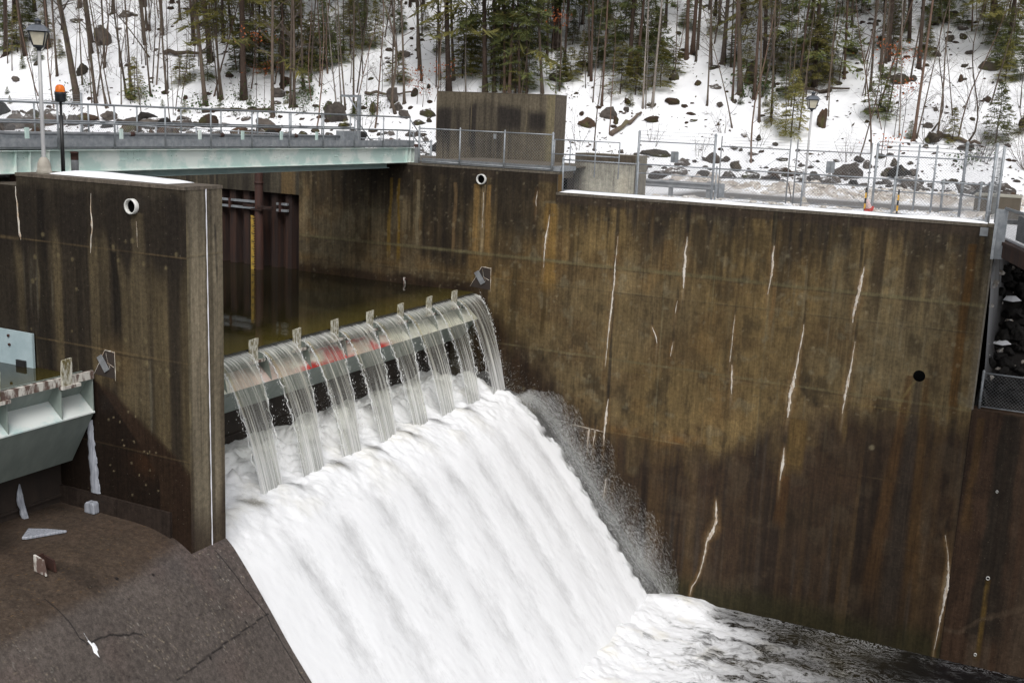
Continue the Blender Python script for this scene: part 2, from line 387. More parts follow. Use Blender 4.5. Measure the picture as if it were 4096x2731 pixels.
CAL = [[(-13.40,2.55,.008),(-13.42,2.0,.02),(-13.44,1.5,.035),(-13.44,1.05,.06),(-13.46,.6,.05),(-13.47,.1,.07),(-13.5,-.4,.05),(-13.53,-.9,.035),(-13.56,-1.5,.02),(-13.58,-2.1,.01)],
       [(-13.39,-3.25,.01),(-13.42,-3.7,.06),(-13.46,-4.2,.075),(-13.47,-4.5,.07),(-13.46,-4.75,.03),(-13.47,-5.0,.01)],
       [(-16.04,3.1,.006),(-16.08,2.7,.03),(-16.13,2.35,.07),(-16.17,2.0,.06),(-16.17,1.65,.03),(-16.18,1.2,.008)],
       [(-10.92,2.75,.01),(-10.94,2.45,.05),(-10.97,2.2,.08),(-10.93,1.95,.10),(-10.95,1.6,.09),(-10.93,1.3,.06),(-10.93,1.0,.02)],
       [(-7.98,2.7,.02),(-8.02,2.4,.05),(-7.98,2.0,.06),(-8.0,1.7,.045),(-8.03,1.4,.03),(-8.06,1.1,.01)],
       [(-5.12,2.3,.01),(-5.15,2.05,.06),(-5.17,1.8,.07),(-5.2,1.5,.08),(-5.24,1.2,.09),(-5.28,.9,.06),(-5.3,.5,.03)],
       [(-5.16,-.1,.01),(-5.18,-.6,.04),(-5.21,-1.1,.05),(-5.25,-1.5,.07),(-5.28,-1.8,.085),(-5.29,-2.1,.05),(-5.31,-2.5,.02)],
       [(-6.80,.25,.012),(-6.82,-.2,.035),(-6.86,-.6,.05),(-6.90,-1.0,.06),(-6.93,-1.4,.07),(-6.98,-1.75,.10),(-7.03,-2.1,.13),(-7.02,-2.5,.10),(-7.03,-2.9,.03)],
       [(-7.05,-3.95,.01),(-7.06,-4.25,.05),(-7.05,-4.5,.07),(-7.08,-4.8,.06),(-7.09,-5.1,.02)],
       [(-9.20,-6.2,.01),(-9.18,-6.5,.06),(-9.14,-6.9,.085),(-9.18,-7.25,.11),(-9.30,-7.55,.12),(-9.40,-7.8,.05),(-9.44,-8.2,.05),(-9.50,-8.6,.035),(-9.55,-8.95,.03),(-9.66,-9.3,.04),(-9.8,-9.55,.03),(-9.85,-9.85,.02)],
       [(-9.08,.3,.008),(-9.1,-.2,.02),(-9.1,-.7,.015),(-9.12,-1.3,.02)], [(-13.30,-6.2,.012),(-13.32,-6.7,.025),(-13.34,-7.1,.012)],
       [(-9.05,-1.4,.03),(-9.0,-1.9,.05),(-8.98,-2.4,.02)], [(-11.1,.55,.01),(-11.13,.3,.025),(-11.15,.1,.01)], [(-11.15,-.9,.01),(-11.18,-1.15,.03),(-11.2,-1.4,.01)],
       [(-14.7,-4.40,.012),(-14.4,-4.43,.02),(-14.1,-4.45,.02),(-13.8,-4.47,.02),(-13.5,-4.49,.012)], [(-14.05,-4.48,.06),(-14.07,-4.75,.04),(-14.08,-5.1,.012)], [(-13.82,-4.50,.05),(-13.85,-4.8,.03),(-13.86,-5.05,.01)],
       [(-1.80,-5.9,.012),(-1.63,-6.6,.02),(-1.56,-7.1,.07),(-1.55,-7.5,.10),(-1.58,-8.0,.07),(-1.62,-8.6,.05),(-1.66,-9.2,.03),(-1.7,-9.8,.012)],
       [(-16.55,3.9,.012),(-16.6,3.55,.03),(-16.58,3.35,.01)], [(-18.72,3.7,.01),(-18.72,3.0,.018),(-18.74,2.4,.008)], [(-11.95,-.45,.01),(-11.8,-.75,.05),(-11.72,-1.0,.02)]]
def paint_wall(X, Z):
    n = fbm(X*.35, Z*.35, 61, 4)
    # every pour between two joints dried to a slightly different tone
    row = np.digitize(Z, [-7.1, -4.46, -1.84, .6, 1.42, 3.05]); colm = np.floor((X+13.4)/2.7+.02)
    tone = .86+.30*vnoise(colm*7.31, row*3.77, 60)
    C = TAN+np.zeros(X.shape+(3,))
    fine = (.66+.68*fbm(X*5, Z*3.2, 65, 5))*(.88+.24*vnoise(X*15, Z*.5, 66))*tone
    C = blend(C, GREY, sm(-18.5, -21, X)*.65+.35*sm(.45, .7, n))
    C = blend(C, np.array([.145, .130, .090]), sm(-7.5, -3.5, X)*sm(3.2, 1.6, Z)*sm(-2.4, -1.2, Z)*.45)
    C = C*(.55+.85*fbm(X*.9, Z*.7, 63, 5))[..., None]
    C = blend(C, np.array([.085, .058, .030]), sm(.50, .68, fbm(X*.55+4, Z*.8, 62, 5))*.55)
    # run-down streaks: strong in the top pour, fading to mottling lower down
    amt = .28+.72*sm(.4, 2.2, Z+.8*(vnoise(X*.7, X*0, 68)-.5))
    s1 = streaks(X, Z, 5.5, .14, 67, .50, .80); s2 = streaks(X, Z, 2.1, .09, 71, .5, .75); s3 = streaks(X, Z, 12, .30, 73, .52, .8)
    C = blend(C, np.array([.048, .036, .020]), (s1*.60+s3*.35)*amt)
    C = blend(C, np.array([.055, .040, .024]), s2*.55*amt)
    C = blend(C, np.array([.20, .148, .075]), streaks(X, Z, 7, .18, 79, .66, .84)*.40*amt)
    C = blend(C, np.array([.19, .18, .145]), streaks(X, Z, 9, .5, 83, .74, .86)*.40*sm(-12, -5, X))
    C = blend(C, np.array([.035, .028, .018]), sm(.60, .72, fbm(X*1.5, Z*.9, 84, 5))*sm(-.4, -1.6, Z)*.6+sm(.62, .74, fbm(X*2.3, Z*1.0, 86, 5))*.45)
    C = blend(C, np.array([.185, .175, .135]), sm(.62, .74, fbm(X*2.6, Z*2.6, 87, 5))*.35)
    C = blend(C, np.array([.19, .12, .05]), sm(.64, .74, fbm(X*.9+2, Z*.6, 88, 4))*.22)
    # right third: greyer dark streaks from the top
    C = blend(C, np.array([.040, .031, .022]), sm(-5.0, -4.6, X)*sm(-.3, 2.0, Z)*streaks(X, Z, 3.2, .1, 85, .33, .62)*.75)
    # dark growth band below the coping, dripping
    top = np.where(X < -15.8, 4.6, 3.9)
    d = top-Z
    reach = .30+1.1*vnoise(X*.55, X*0, 91)**1.5+1.1*vnoise(X*2.6, X*0, 93)**2+.9*vnoise(X*9, X*0, 95)**2+.5*vnoise(X*24, X*0, 96)**2
    gap = np.zeros_like(X)
    for (xc, w) in ((-16.05, .55), (-13.55, .30), (-10.55, .15), (-8.05, .2), (-5.3, .42), (-8.6, .25), (-26.0, .35), (-20.4, .12)):
        gap = np.maximum(gap, sm(w*1.3, w*.7, np.abs(X-xc+.25*(vnoise(Z*2, Z*0, 97)-.5)-.1*d)))
    band = sm(reach*1.25, reach*.30, d)*(1-gap*.85*sm(.25, .5, d))*(.60+.55*streaks(X, Z, 6, .2, 98, .35, .65))
    C = blend(C, DARK*1.05, np.clip(band, 0, 1)*.90)
    C = blend(C, np.array([.045, .035, .030]), sm(.42, .30, d)*.7)
    # big black curtains on the upper wall
    for (x0, x1, zb, a) in ((-21.3, -19.25, .75, .95), (-18.2, -16.55, 2.2, .85), (-22.9, -22.4, 1.4, .45), (-26.5, -23.9, 2.7, .70), (-23.9, -21.8, 3.4, .6), (-18.25, -17.2, 1.0, .5)):
        e = .16*(vnoise(Z*1.3, Z*0+x0, 101)-.5)
        k = sm(x0-.08, x0+.10, X+e)*sm(x1+.10, x1-.08, X+e)*sm(zb-.35, zb+.5, Z+.9*(vnoise(X*6, Z*.2, 103)-.5))
        k = k*(.55+.6*vnoise(X*8, Z*.15, 105))
        C = blend(C, DARK*.95, k*a)
    # pale rust curtains by the drain pipe
    for (x0, w, c, zb) in ((-18.98, .10, (.20,.135,.06), 1.5), (-18.72, .05, (.26,.22,.15), 1.6), (-18.5, .09, (.19,.125,.055), 1.5), (-22.35, .05, (.15,.10,.02), 1.0), (-22.75, .06, (.16,.11,.03), 1.2), (-21.5, .06, (.17,.15,.11), 1.6), (-19.9, .06, (.12,.085,.05), 1.5)):
        C = blend(C, np.array(c), drip(X, Z, x0, 4.0, zb, w, w*1.4, int(-x0*10))*.85)
    # wet dark base in the pool
    C = blend(C, np.array([.040, .030, .022]), sm(.42, .22, Z+.22*(vnoise(X*2.2, X*0, 111)-.5)+.12*(vnoise(X*7, X*0, 112)-.5))*(X < -18.4)*.9)
    C = blend(C, np.array([.16, .10, .035]), np.exp(-((Z-.55-.15*vnoise(X*.8, X*0, 113))/.16)**2)*(X < -17)*.5*vnoise(X*1.2, Z*2, 115))
    # spray-wet arc round the water and the dark lower zone
    arc = np.interp(X, [-19.2, -18.9, -18.0, -17.1, -16.0, -15.0, -14.4, -13.4, -9.2, -8.4, -7.2, -6.0, -4.5, -1.5, 15],
                    [.35, -.05, -.70, -1.5, -2.5, -3.5, -4.2, -4.45, -4.6, -3.9, -3.1, -2.55, -2.35, -2.25, -2.2])
    e = Z-arc+.35*(fbm(X*.9, Z*.6, 121)-.5)*sm(-15, -13, X)+.55*(vnoise(X*3.2, Z*.15, 123)-.5)*sm(-13.6, -12.6, X)
    e = e+.5*(fbm(X*7, Z*.5, 122, 3)-.5)+.25*(fbm(X*3, Z*3, 124, 4)-.5)
    wet = sm(.60, -.75, e)
    # tan windows left clean between joint 4 and the dark zone
    clean = np.zeros_like(X)
    for (xc, zc, rx, rz) in ((-11.6, -4.9, 1.0, .55), (-12.3, -5.3, .35, .7), (-8.1, -3.4, .45, .8), (-7.2, -4.2, .5, .8), (-6.2, -3.2, .3, .8), (-10.2, -4.8, .3, .9)):
        q = ((X-xc)/rx)**2+((Z-zc)/rz)**2+1.2*(fbm(X*2.5, Z*2.5, 125)-.5)
        clean = np.maximum(clean, sm(1.2, .5, q))
    C = blend(C, BRN*(1+.5*(fbm(X*1.1, Z*.8, 127)-.5)*2)[..., None], wet*(1-.35*clean)*.90)
    low = sm(-2.0, -3.5, Z)
    C = blend(C, np.array([.085, .056, .028]), wet*streaks(X, Z, 2.6, .12, 131, .52, .80)*.55)
    C = blend(C, np.array([.018, .013, .011]), wet*streaks(X, Z, 3.4, .10, 132, .50, .75)*.7)
    C = blend(C, np.array([.07, .055, .04]), wet*sm(.52, .72, fbm(X*1.4, Z*1.2, 134, 5))*.45)
    C = blend(C, np.array([.055, .050, .048]), wet*low*streaks(X, Z, 4.2, .25, 133, .62, .85)*.45)
    C = blend(C, np.array([.028, .028, .014]), sm(-8.9, -9.7, Z+.4*(fbm(X*.7, X*0, 135)-.5))*.8)
    # drain hole run: grey wet core with rust borders
    t = np.clip((-.93-Z)/9., 0, 1)
    xc = -3.13-.10*t
    for (off, w, c, a, zb) in ((-.26-.55*t, .10+.16*t, (.075,.042,.018), .75, -8.0), (.22+.42*t, .08+.16*t, (.075,.044,.018), .75, -7.6), (0*t, .11+.20*t, (.036,.030,.027), .72, -9.4)):
        k = sm(1.5, .5, np.abs(X-xc-off)/w)*(Z < -.95)*sm(zb-1.2, zb+1.0, Z)
        C = blend(C, np.array(c), k*a)
    k = sm(.06, .02, np.abs(X-np.interp(Z, [-2.0, -1.6, -1.1], [-3.62, -3.5, -3.22])))*(Z < -1.1)*(Z > -2.0)
    C = blend(C, np.array([.17, .14, .07]), k*.6)
    # right-hand edge rust run and grey edge
    C = blend(C, np.array([.085, .045, .012]), drip(X, Z, -2.05, 3.3, -1.8, .10, .14, 9)*.75)
    C = blend(C, np.array([.15, .14, .12]), sm(-1.75, -1.6, X)*(X < -1.5)*(Z > -1.7)*.6)
    # seepage runs down the cracks
    for (x0, zt, zb, w, c) in ((-13.42, 3.7, -4.2, .05, (.035,.03,.025)), (-10.93, 3.8, 2.4, .07, (.02,.018,.018)), (-8.0, 3.8, 2.6, .06, (.02,.018,.016)), (-5.25, 3.4, 2.3, .04, (.03,.026,.02)),
                               (-16.12, .9, -1.2, .07, (.05,.035,.015)), (-17.3, 1.2, -2, .10, (.055,.042,.022)), (-6.95, -3.0, -4.2, .10, (.025,.02,.014)), (-6.7, -2.9, -4.6, .25, (.11,.075,.03)),
                               (-7.0, -4.9, -6.5, .16, (.075,.04,.016)), (-5.2, -1.9, -3.2, .06, (.11,.08,.04)), (-16.0, 3.5, .6, .22, (.19,.125,.045)), (-7.9, 1.5, .2, .05, (.15,.10,.05))):
        C = blend(C, np.array(c), drip(X, Z, x0, zt, zb, w, w*1.2, int(abs(x0)*7))*.8)
    C = blend(C, np.array([.20, .11, .035]), np.exp(-((Z+4.45-.25*vnoise(X*1.2, X*0, 141))/.22)**2)*sm(-13.4, -13.1, X)*sm(-9.4, -10.2, X)*.6*vnoise(X*3, Z*3, 143))
    # lime and rust bleeding round the crusted cracks
    for i, pts in enumerate(CAL):
        px = np.array([p[0] for p in pts]); pz = np.array([p[1] for p in pts]); pw = np.array([p[2] for p in pts])
        if abs(px[-1]-px[0]) > abs(pz[-1]-pz[0]): continue
        o = np.argsort(pz); xc = np.interp(Z, pz[o], px[o]); wc = np.interp(Z, pz[o], pw[o])
        d = np.abs(X-xc-.02*(vnoise(Z*6, Z*0+i, 145)-.5)); inz = sm(pz.min()-.9, pz.min(), Z)*sm(pz.max()+.25, pz.max(), Z)
        C = blend(C, np.array([.13, .080, .035]), inz*sm(wc*2.6+.10, wc, d)*.55*(.4+.9*vnoise(X*9, Z*.8, 146)))
        C = blend(C, np.array([.30, .26, .20]), inz*sm(wc*1.5+.03, wc*.5, d)*.6*vnoise(X*30, Z*1.2, 147))
        C = blend(C, np.array([.018, .014, .012]), sm(pz.max()-.05, pz.max()+.1, Z)*sm(pz.max()+1.0, pz.max()+.1, Z)*sm(.05, .012, np.abs(X-px[np.argmax(pz)]))*.7)
    # construction joints
    J = [(1.47, .085, (.135,.130,.085), .75, -27.1, -1.5), (1.45, .035, (.17,.16,.10), .45, -27.1, -1.5), (1.38, .018, (.03,.025,.02), .5, -27.1, -1.5), (.62, .022, (.17,.15,.10), .45, -26.5, -1.5),
         (.58, .014, (.03,.025,.02), .5, -26.5, -1.5), (-1.80, .05, (.15,.14,.09), .7, -18.1, -1.5), (-1.88, .016, (.025,.02,.017), .6, -18.1, -1.5), (-2.12, .016, (.15,.12,.05), .5, -13, -1.5),
         (-4.46, .018, (.20,.17,.11), .75, -15, -9.2), (-4.46, .012, (.09,.07,.045), .5, -9.2, -1.5), (-4.52, .012, (.018,.015,.012), .6, -15, -1.5), (3.05, .012, (.03,.025,.02), .5, -15.8, -1.5), (-7.1, .012, (.017,.013,.011), .5, -14, 12),
         (-8.9, .014, (.02,.015,.012), .6, -14, -1.5), (-6.6, .012, (.06,.05,.04), .3, -12, -1.5)]
    for i, (z0, w, c, a, x0, x1) in enumerate(J): C = joint(C, X, Z, z0, w, np.array(c), a, 151+i, x0, x1)
    for i, x0 in enumerate((-27.06, -13.4, -8.02, -5.75, -9.9, -11.6)):
        k = sm(.03, .008, np.abs(X-x0-.03*(vnoise(Z*.6, Z*0, 171+i)-.5)))*vnoise(Z*1.3, Z*0, 181+i)*(Z > -4.4)
        C = blend(C, np.array([.17, .16, .11]) if i > 1 else np.array([.05, .04, .03]), k*.45)
    k = sm(.025, .008, np.abs(X+1.5))*(Z < -1.7); C = blend(C, np.array([.015, .013, .012]), k*.9)
    # form-tie plugs
    r = np.random.default_rng(5)
    for i in range(150):
        x0 = r.uniform(-26, -1.8); z0 = r.choice([3.2, 2.5, 1.9, 1.05, .25, -.5, -1.2, -1.55, -2.6, -3.4])+r.uniform(-.12, .12); rad = r.uniform(.05, .10)
        if X.max() < x0 or X.min() > x0: continue
        m = (np.abs(X-x0) < .3) & (np.abs(Z-z0) < .3)
        q = np.hypot(X-x0, Z-z0)/rad
        C = blend(C, np.array([.20, .185, .14]) if i % 3 else np.array([.045, .035, .02]), m*sm(1.15, .6, q)*(.15+.4*r.random()))
    C = blend(C, np.array([.24, .22, .17]), sm(.80, .86, fbm(X*9, Z*9, 191, 2))*.35*(Z > -2.5))
    # lower wall beyond the step
    R = sm(-1.52, -1.48, X)
    C2 = BRN*1.25*(.6+.9*fbm(X*1.3, Z*.6, 201))[..., None]
    C2 = blend(C2, np.array([.065, .052, .042]), streaks(X, Z, 2.2, .1, 203, .55, .8)*.6)
    C2 = blend(C2, DARK*.6, drip(X, Z, -.35, -1.8, -9, .28, .5, 3)*.8)
    C2 = blend(C2, np.array([.075, .045, .02]), drip(X, Z, -1.25, -2., -5.5, .10, .15, 4)*.7)
    C2 = blend(C2, np.array([.09, .06, .018]), drip(X, Z, -.42, -7.1, -9.6, .05, .09, 5)*.8)
    k = sm(.12, .03, np.abs(Z-np.interp(X, [-1.0, -.4, .3, 1.5], [-9.0, -8.4, -8.0, -7.3])+.1*(vnoise(X*6, Z*6, 7)-.5)))
    C2 = blend(C2, np.array([.085, .065, .05]), k*.55)
    return (C*(1-R[..., None])+C2*R[..., None])*fine[..., None]*np.array([.80, .735, .615])
def paint_face(name, x0, x1, z0, z1, y, fn, step, parent, mat='conc', notch=None):
    xs = np.linspace(x0, x1, int((x1-x0)/step)+2); zs = np.linspace(z0, z1, int((z1-z0)/step)+2)
    X, Z = np.meshgrid(xs, zs, indexing='ij')
    Y = np.full(X.shape, float(y))
    return npmesh(name, np.stack([X, Y, Z], -1), gridF(len(xs), len(zs)), M[mat], parent, col=fn(X, Z), smooth=False)

# ------------------------------------------------------------------ the long right-hand spillway wall
WY = 35.29
wall = thing('spillway_wall', 'long tall stained concrete side wall with dark bands, rust runs and white crack streaks', 'concrete wall', (-10, WY, -10.3))
def wall_shell():
    mb = MB()
    # body behind the painted faces (faces 3 mm proud)
    for (x0, x1, z0, z1) in ((-27.06, -15.8, -10.8, 4.6), (-15.8, -1.53, -10.8, 3.9), (-40, -27.06, 3.05, 4.6)):
        mb.box(x0, x1, WY+.004, WY+.55 if x0 > -27 else WY+.5, z0, z1)
    return mb
def boxcol(mb, name, parent, fn):
    o = mb.build(name, M['conc'], parent); me = o.data
    co = np.array([v.co[:] for v in me.vertices])+np.array(wloc(parent)[:])
    c = np.ones((len(co), 4)); c[:, :3] = fn(co[:, 0], co[:, 1], co[:, 2])
    a = me.color_attributes.new('Col', 'FLOAT_COLOR', 'POINT'); a.data.foreach_set('color', c.astype(np.float32).ravel()); return o
flat = lambda c: (lambda x, y, z: np.zeros((len(x), 3))+np.array(c))
boxcol(wall_shell(), 'wall_core', wall, flat((.10, .085, .06)))
paint_face('high_face', -27.06, -15.8, -1.0, 4.6, WY, paint_wall, .045, wall)
paint_face('low_face', -15.8, -1.5, -10.8, 3.9, WY, paint_wall, .04, wall)
paint_face('upstream_face', -18.9, -15.8, -10.8, -1.0, WY, paint_wall, .05, wall)
def paint_beam(X, Z):
    C = GREY*.62*(.5+1.0*fbm(X*1.5, Z*.7, 211))[..., None]
    C = blend(C, DARK*1.4, streaks(X, Z, 4.5, .1, 213, .45, .7)*.7)
    C = blend(C, np.array([.17, .115, .055]), sm(-28.0, -27.9, X)*sm(-27.2, -27.3, X)*.85)
    C = blend(C, np.array([.17, .14, .10]), streaks(X, Z, 8, .2, 215, .68, .8)*.5)
    return C*.75
paint_face('beam_face', -40, -27.07, 3.05, 4.6, WY, paint_beam, .05, wall)
# coping lip and step faces
mb = MB(); mb.box(-15.82, -1.46, WY-.02, WY+.05, 3.82, 3.9+.012); mb.box(-27.2, -15.76, WY-.015, WY+.06, 4.53, 4.612)
boxcol(mb, 'coping_lip', wall, flat((.11, .095, .075)))
mb = MB(); mb.box(-15.8, -15.795, WY+.06, WY+.5, 3.93, 4.52)
boxcol(mb, 'step_face', wall, flat((.12, .075, .03)))
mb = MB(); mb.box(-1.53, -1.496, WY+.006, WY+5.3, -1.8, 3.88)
boxcol(mb, 'end_face', wall, flat((.022, .017, .014)))  # near-black colour paints in the footbridge's shade on this face
mb = MB(); mb.box(-1.52, -1.47, WY-.012, WY+.10, -1.75, 3.86)
boxcol(mb, 'end_arris', wall, flat((.16, .145, .12)))
# white plastic drain pipe near the top
def pipe_stub(parent, x, y, z, r, dy, mat, name='drain_pipe', L=.6):
    mb = MB(); mb.lathe([(r, .0), (r, dy), (r*.86, dy), (r*.84, .0), (r*.84, -.0), (r*.82, L)], (x, y, z), 24, 'y')
    o = mb.build(name, M[mat], parent)
    MB().lathe([(0.001, L*.8), (r*.83, L*.8)], (x, y, z), 20, 'y').build('pipe_throat', M['black'], o); return o
def pipe_stub2(parent, x, y, z, r, proud, mat, name='drain_pipe', L=.55, shallow=.5):
    mb = MB(); n = 28
    mb.lathe([(r*.84, -proud+proud*.92), (r*.84, -proud), (r, -proud), (r, .02)], (x, y, z), n, 'y')
    o = mb.build(name, M[mat], parent)
    MB().lathe([(.001, -proud+proud*.9), (r*.85, -proud+proud*.9)], (x, y, z), n, 'y').build('pipe_throat', M['void'], o)  # throat disc: the pipe's inner shade put into the colour
    return o
pipe_stub2(wall, -18.81, WY, 4.18, .185, .12, 'pvc')
mb = MB(); mb.lathe([(.001, -.008), (.172, -.008), (.18, .0)], (-3.13, WY, -.93), 28, 'y'); mb.build('drain_hole', M['void'], wall)  # flat black disc paints in the hole's darkness
# white calcite crusts on the cracks: list of (x, z, half width)
def crust(pts, y, seed, name='calcite_streak', parent=None, thick=.03, mat='calcite', rag=1.):
    z = np.array([p[1] for p in pts]); x = np.array([p[0] for p in pts]); w = np.array([p[2] for p in pts])
    L = np.concatenate([[0], np.cumsum(np.hypot(np.diff(x), np.diff(z)))]); t = np.linspace(0, L[-1], max(8, int(L[-1]/.05)))
    xx = np.interp(t, L, x)+.02*(vnoise(t*5, t*0, seed)-.5); zz = np.interp(t, L, z); ww = np.interp(t, L, w)*(1+rag*(-.45+.8*vnoise(t*9, t*0+2, seed+1)))
    horiz = abs(x[-1]-x[0]) > abs(z[-1]-z[0])
    V = []
    for i in range(len(t)):
        for (a, h) in ((-1, .0), (-.75, .6), (-.1, 1), (.6, .75), (1, 0)):
            o = a*ww[i]*.50*(1+rag*(-.4+.8*float(vnoise(t[i]*23, a*2, seed+5)))); yy = y-.002-h*thick*min(1, ww[i]/.05)*(.6+.8*float(vnoise(t[i]*9, a*3, seed+2)))
            V.append((xx[i], yy, zz[i]+o) if horiz else (xx[i]+o, yy, zz[i]))
    F = gridF(len(t), 5)
    return npmesh(name, V, F, M[mat], parent)
for i, c in enumerate(CAL): crust(c, WY, 300+i, parent=wall)
# grey patch box with pale frame where the gate seal meets the wall
def seal_recess(parent, x, z, y, s=1):
    V = [(-.55,-.75),(-.1,.0),(.28,.02),(.30,-.8)]
    mb = MB(); mb.add([(x+a*s, y-.006, z+b*s) for a, b in V], [(0,3,2,1)]); o = mb.build('seal_recess', M['darkconc'], parent)
    for k, pts in enumerate(([(-.55,-.75,.012),(-.1,.02,.03),(-.0,.03,.03)], [(-.1,.03,.03),(.1,.02,.04),(.3,.0,.03)], [(.30,.03,.035),(.31,-.4,.03),(.30,-.85,.012)], [(-.05,-.05,.012),(.0,-.3,.01),(.1,-.5,.012)], [(0,-.35,.012),(.25,-.45,.02)])):
        crust([(x+a*s, z+b*s, w*s*.8) for a, b, w in pts], y-.004, 400+k, 'calcite_rim', parent, .02)
    mb = MB(); mb.obox((x-.15*s, y-.03, z-.38*s), (.17*s, 0, .11*s), (0, .03, 0), (-.30*s, 0, .42*s)); mb.build('seal_plate', M['galv_dull'], parent)
seal_recess(wall, -18.6, .95, WY)
# snow lying on the coping
def snow_strip(label, x0, x1, y0, y1, z, h, seed, name='snow'):
    nx = int((x1-x0)/.12)+2; ny = 9
    xs = np.linspace(x0, x1, nx); V = []
    for x in xs:
        e = min(1., (x-x0)/.4, (x1-x)/.4); yy0 = y0+.09*(float(vnoise(x*2.1, 0, seed)))
        for j in range(ny):
            t = j/(ny-1); prof = max(0., 1-abs(2*t-1)**4)**.6
            V.append((x, yy0+(y1-yy0)*t, z+.004+h*max(0, e)**.5*prof*(.65+.7*float(vnoise(x*1.1, t*1.5, seed+1)))))
    o = npmesh(name, V, gridF(nx, ny), M['snow']); return tag(o, label, 'snow', kind='stuff')
snow_strip('strip of snow lying along the low coping of the right wall', -15.75, -1.75, WY+.04, WY+.55, 3.912, .075, 500)
# ------------------------------------------------------------------ lower wall beyond the step
lw = thing('low_wall', 'lower dark concrete wall running on to the right below the chain-link guard', 'concrete wall', (3, WY, -10.3))
mb = MB(); mb.box(-1.49, 12, WY+.02, WY+.55, -10.8, -1.74); boxcol(mb, 'wall_core', lw, flat((.07, .045, .03)))
paint_face('wall_face', -1.494, 12, -10.8, -1.74, WY+.015, paint_wall, .07, lw)
for (x, z, r) in ((-.42, -7.02, .055), (-.48, -9.62, .045), (-.5, -4.2, .035)):
    pipe_stub2(lw, x, WY+.015, z, r, .06, 'pvc', 'weep_pipe')

# ================================================================== PIER
pier = thing('concrete_pier', 'tall narrow concrete divider pier carrying a lamp and a strip of snow', 'pier', (-18, 17.65, -3))
PY0, PY1, PX = 17.1, 18.2, -16.0
def paint_pier(X, Z):
    n = fbm(X*.5, Z*.4, 221, 4)
    C = np.array([.085, .070, .045])*(.5+1.0*fbm(X*.9, Z*.7, 223, 5))[..., None]
    C = blend(C, np.array([.13, .105, .062]), sm(-17.6, -16.4, X)*sm(3.0, 1.2, Z)*.6+.5*sm(.55, .75, n)*sm(3.2, 2.0, Z))
    C = blend(C, DARK*1.05, streaks(X, Z, 3.0, .09, 225, .38, .62)*.85)
    C = blend(C, DARK*.8, streaks(X, Z, 8, .12, 227, .55, .75)*.6)
    e = Z-3.2+1.0*(vnoise(X*1.6, X*0, 229)-.5)+.6*(vnoise(X*6, X*0, 231)-.5)
    C = blend(C, DARK*1.0, sm(-.35, .3, e)*.9)
    C = blend(C, np.array([.055, .047, .036]), sm(4.35, 4.6, Z+.2*(vnoise(X*3, X*0, 233)-.5))*.8)
    C = blend(C, np.array([.12, .10, .065]), drip(X, Z, -17.35, 4.1, -.2, .16, .28, 7)*.55)
    C = blend(C, np.array([.13, .125, .10]), streaks(X, Z, 7, .45, 235, .70, .84)*.5*sm(3.2, 2.8, Z))
    C = blend(C, np.array([.015, .013, .012]), drip(X, Z, -18.05, 3.2, .3, .09, .12, 17)*.9+drip(X, Z, -20.25, 4.4, -.6, .13, .2, 18)*.85)
    C = blend(C, np.array([.13, .095, .05]), np.exp(-((X+18.1)/.5)**2-((Z-.75)/.45)**2)*(.4+.9*fbm(X*3, Z*3, 237)))
    # smooth dark quarter under the arc
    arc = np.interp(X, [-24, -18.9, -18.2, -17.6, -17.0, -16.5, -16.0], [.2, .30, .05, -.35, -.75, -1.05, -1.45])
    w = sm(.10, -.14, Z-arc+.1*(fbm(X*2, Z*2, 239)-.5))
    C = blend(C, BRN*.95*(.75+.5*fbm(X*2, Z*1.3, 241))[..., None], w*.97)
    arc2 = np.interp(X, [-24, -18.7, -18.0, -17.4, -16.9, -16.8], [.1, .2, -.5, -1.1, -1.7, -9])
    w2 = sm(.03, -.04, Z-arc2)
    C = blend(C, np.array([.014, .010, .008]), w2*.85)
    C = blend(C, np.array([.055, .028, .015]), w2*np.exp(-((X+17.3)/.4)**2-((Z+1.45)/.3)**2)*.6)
    for z0, a in ((3.23, .7), (.97, .7), (-1.2, .35)):
        C = joint(C, X, Z, z0+.0*X, .02, np.array([.17, .13, .075]), a, int(z0*10)+251); C = joint(C, X, Z, z0-.035, .014, np.array([.015, .012, .01]), .7, int(z0*10)+253)
    r = np.random.default_rng(9)
    for i in range(26):
        x0 = r.uniform(-20.8, -16.2); z0 = r.choice([3.0, 3.35, 2.2, 1.2, .7])+r.uniform(-.15, .15)
        C = blend(C, np.array([.19, .165, .10]), sm(1.2, .5, np.hypot(X-x0, Z-z0)/r.uniform(.03, .07))*.6)
    for i in range(22):
        x0 = r.uniform(-18.6, -16.9); z0 = r.uniform(-2.3, 0)
        C = blend(C, np.array([.24, .21, .14]), sm(1.2, .5, np.hypot(X-x0, Z-z0)/.025)*.8)
    return C*np.array([.80, .75, .68])
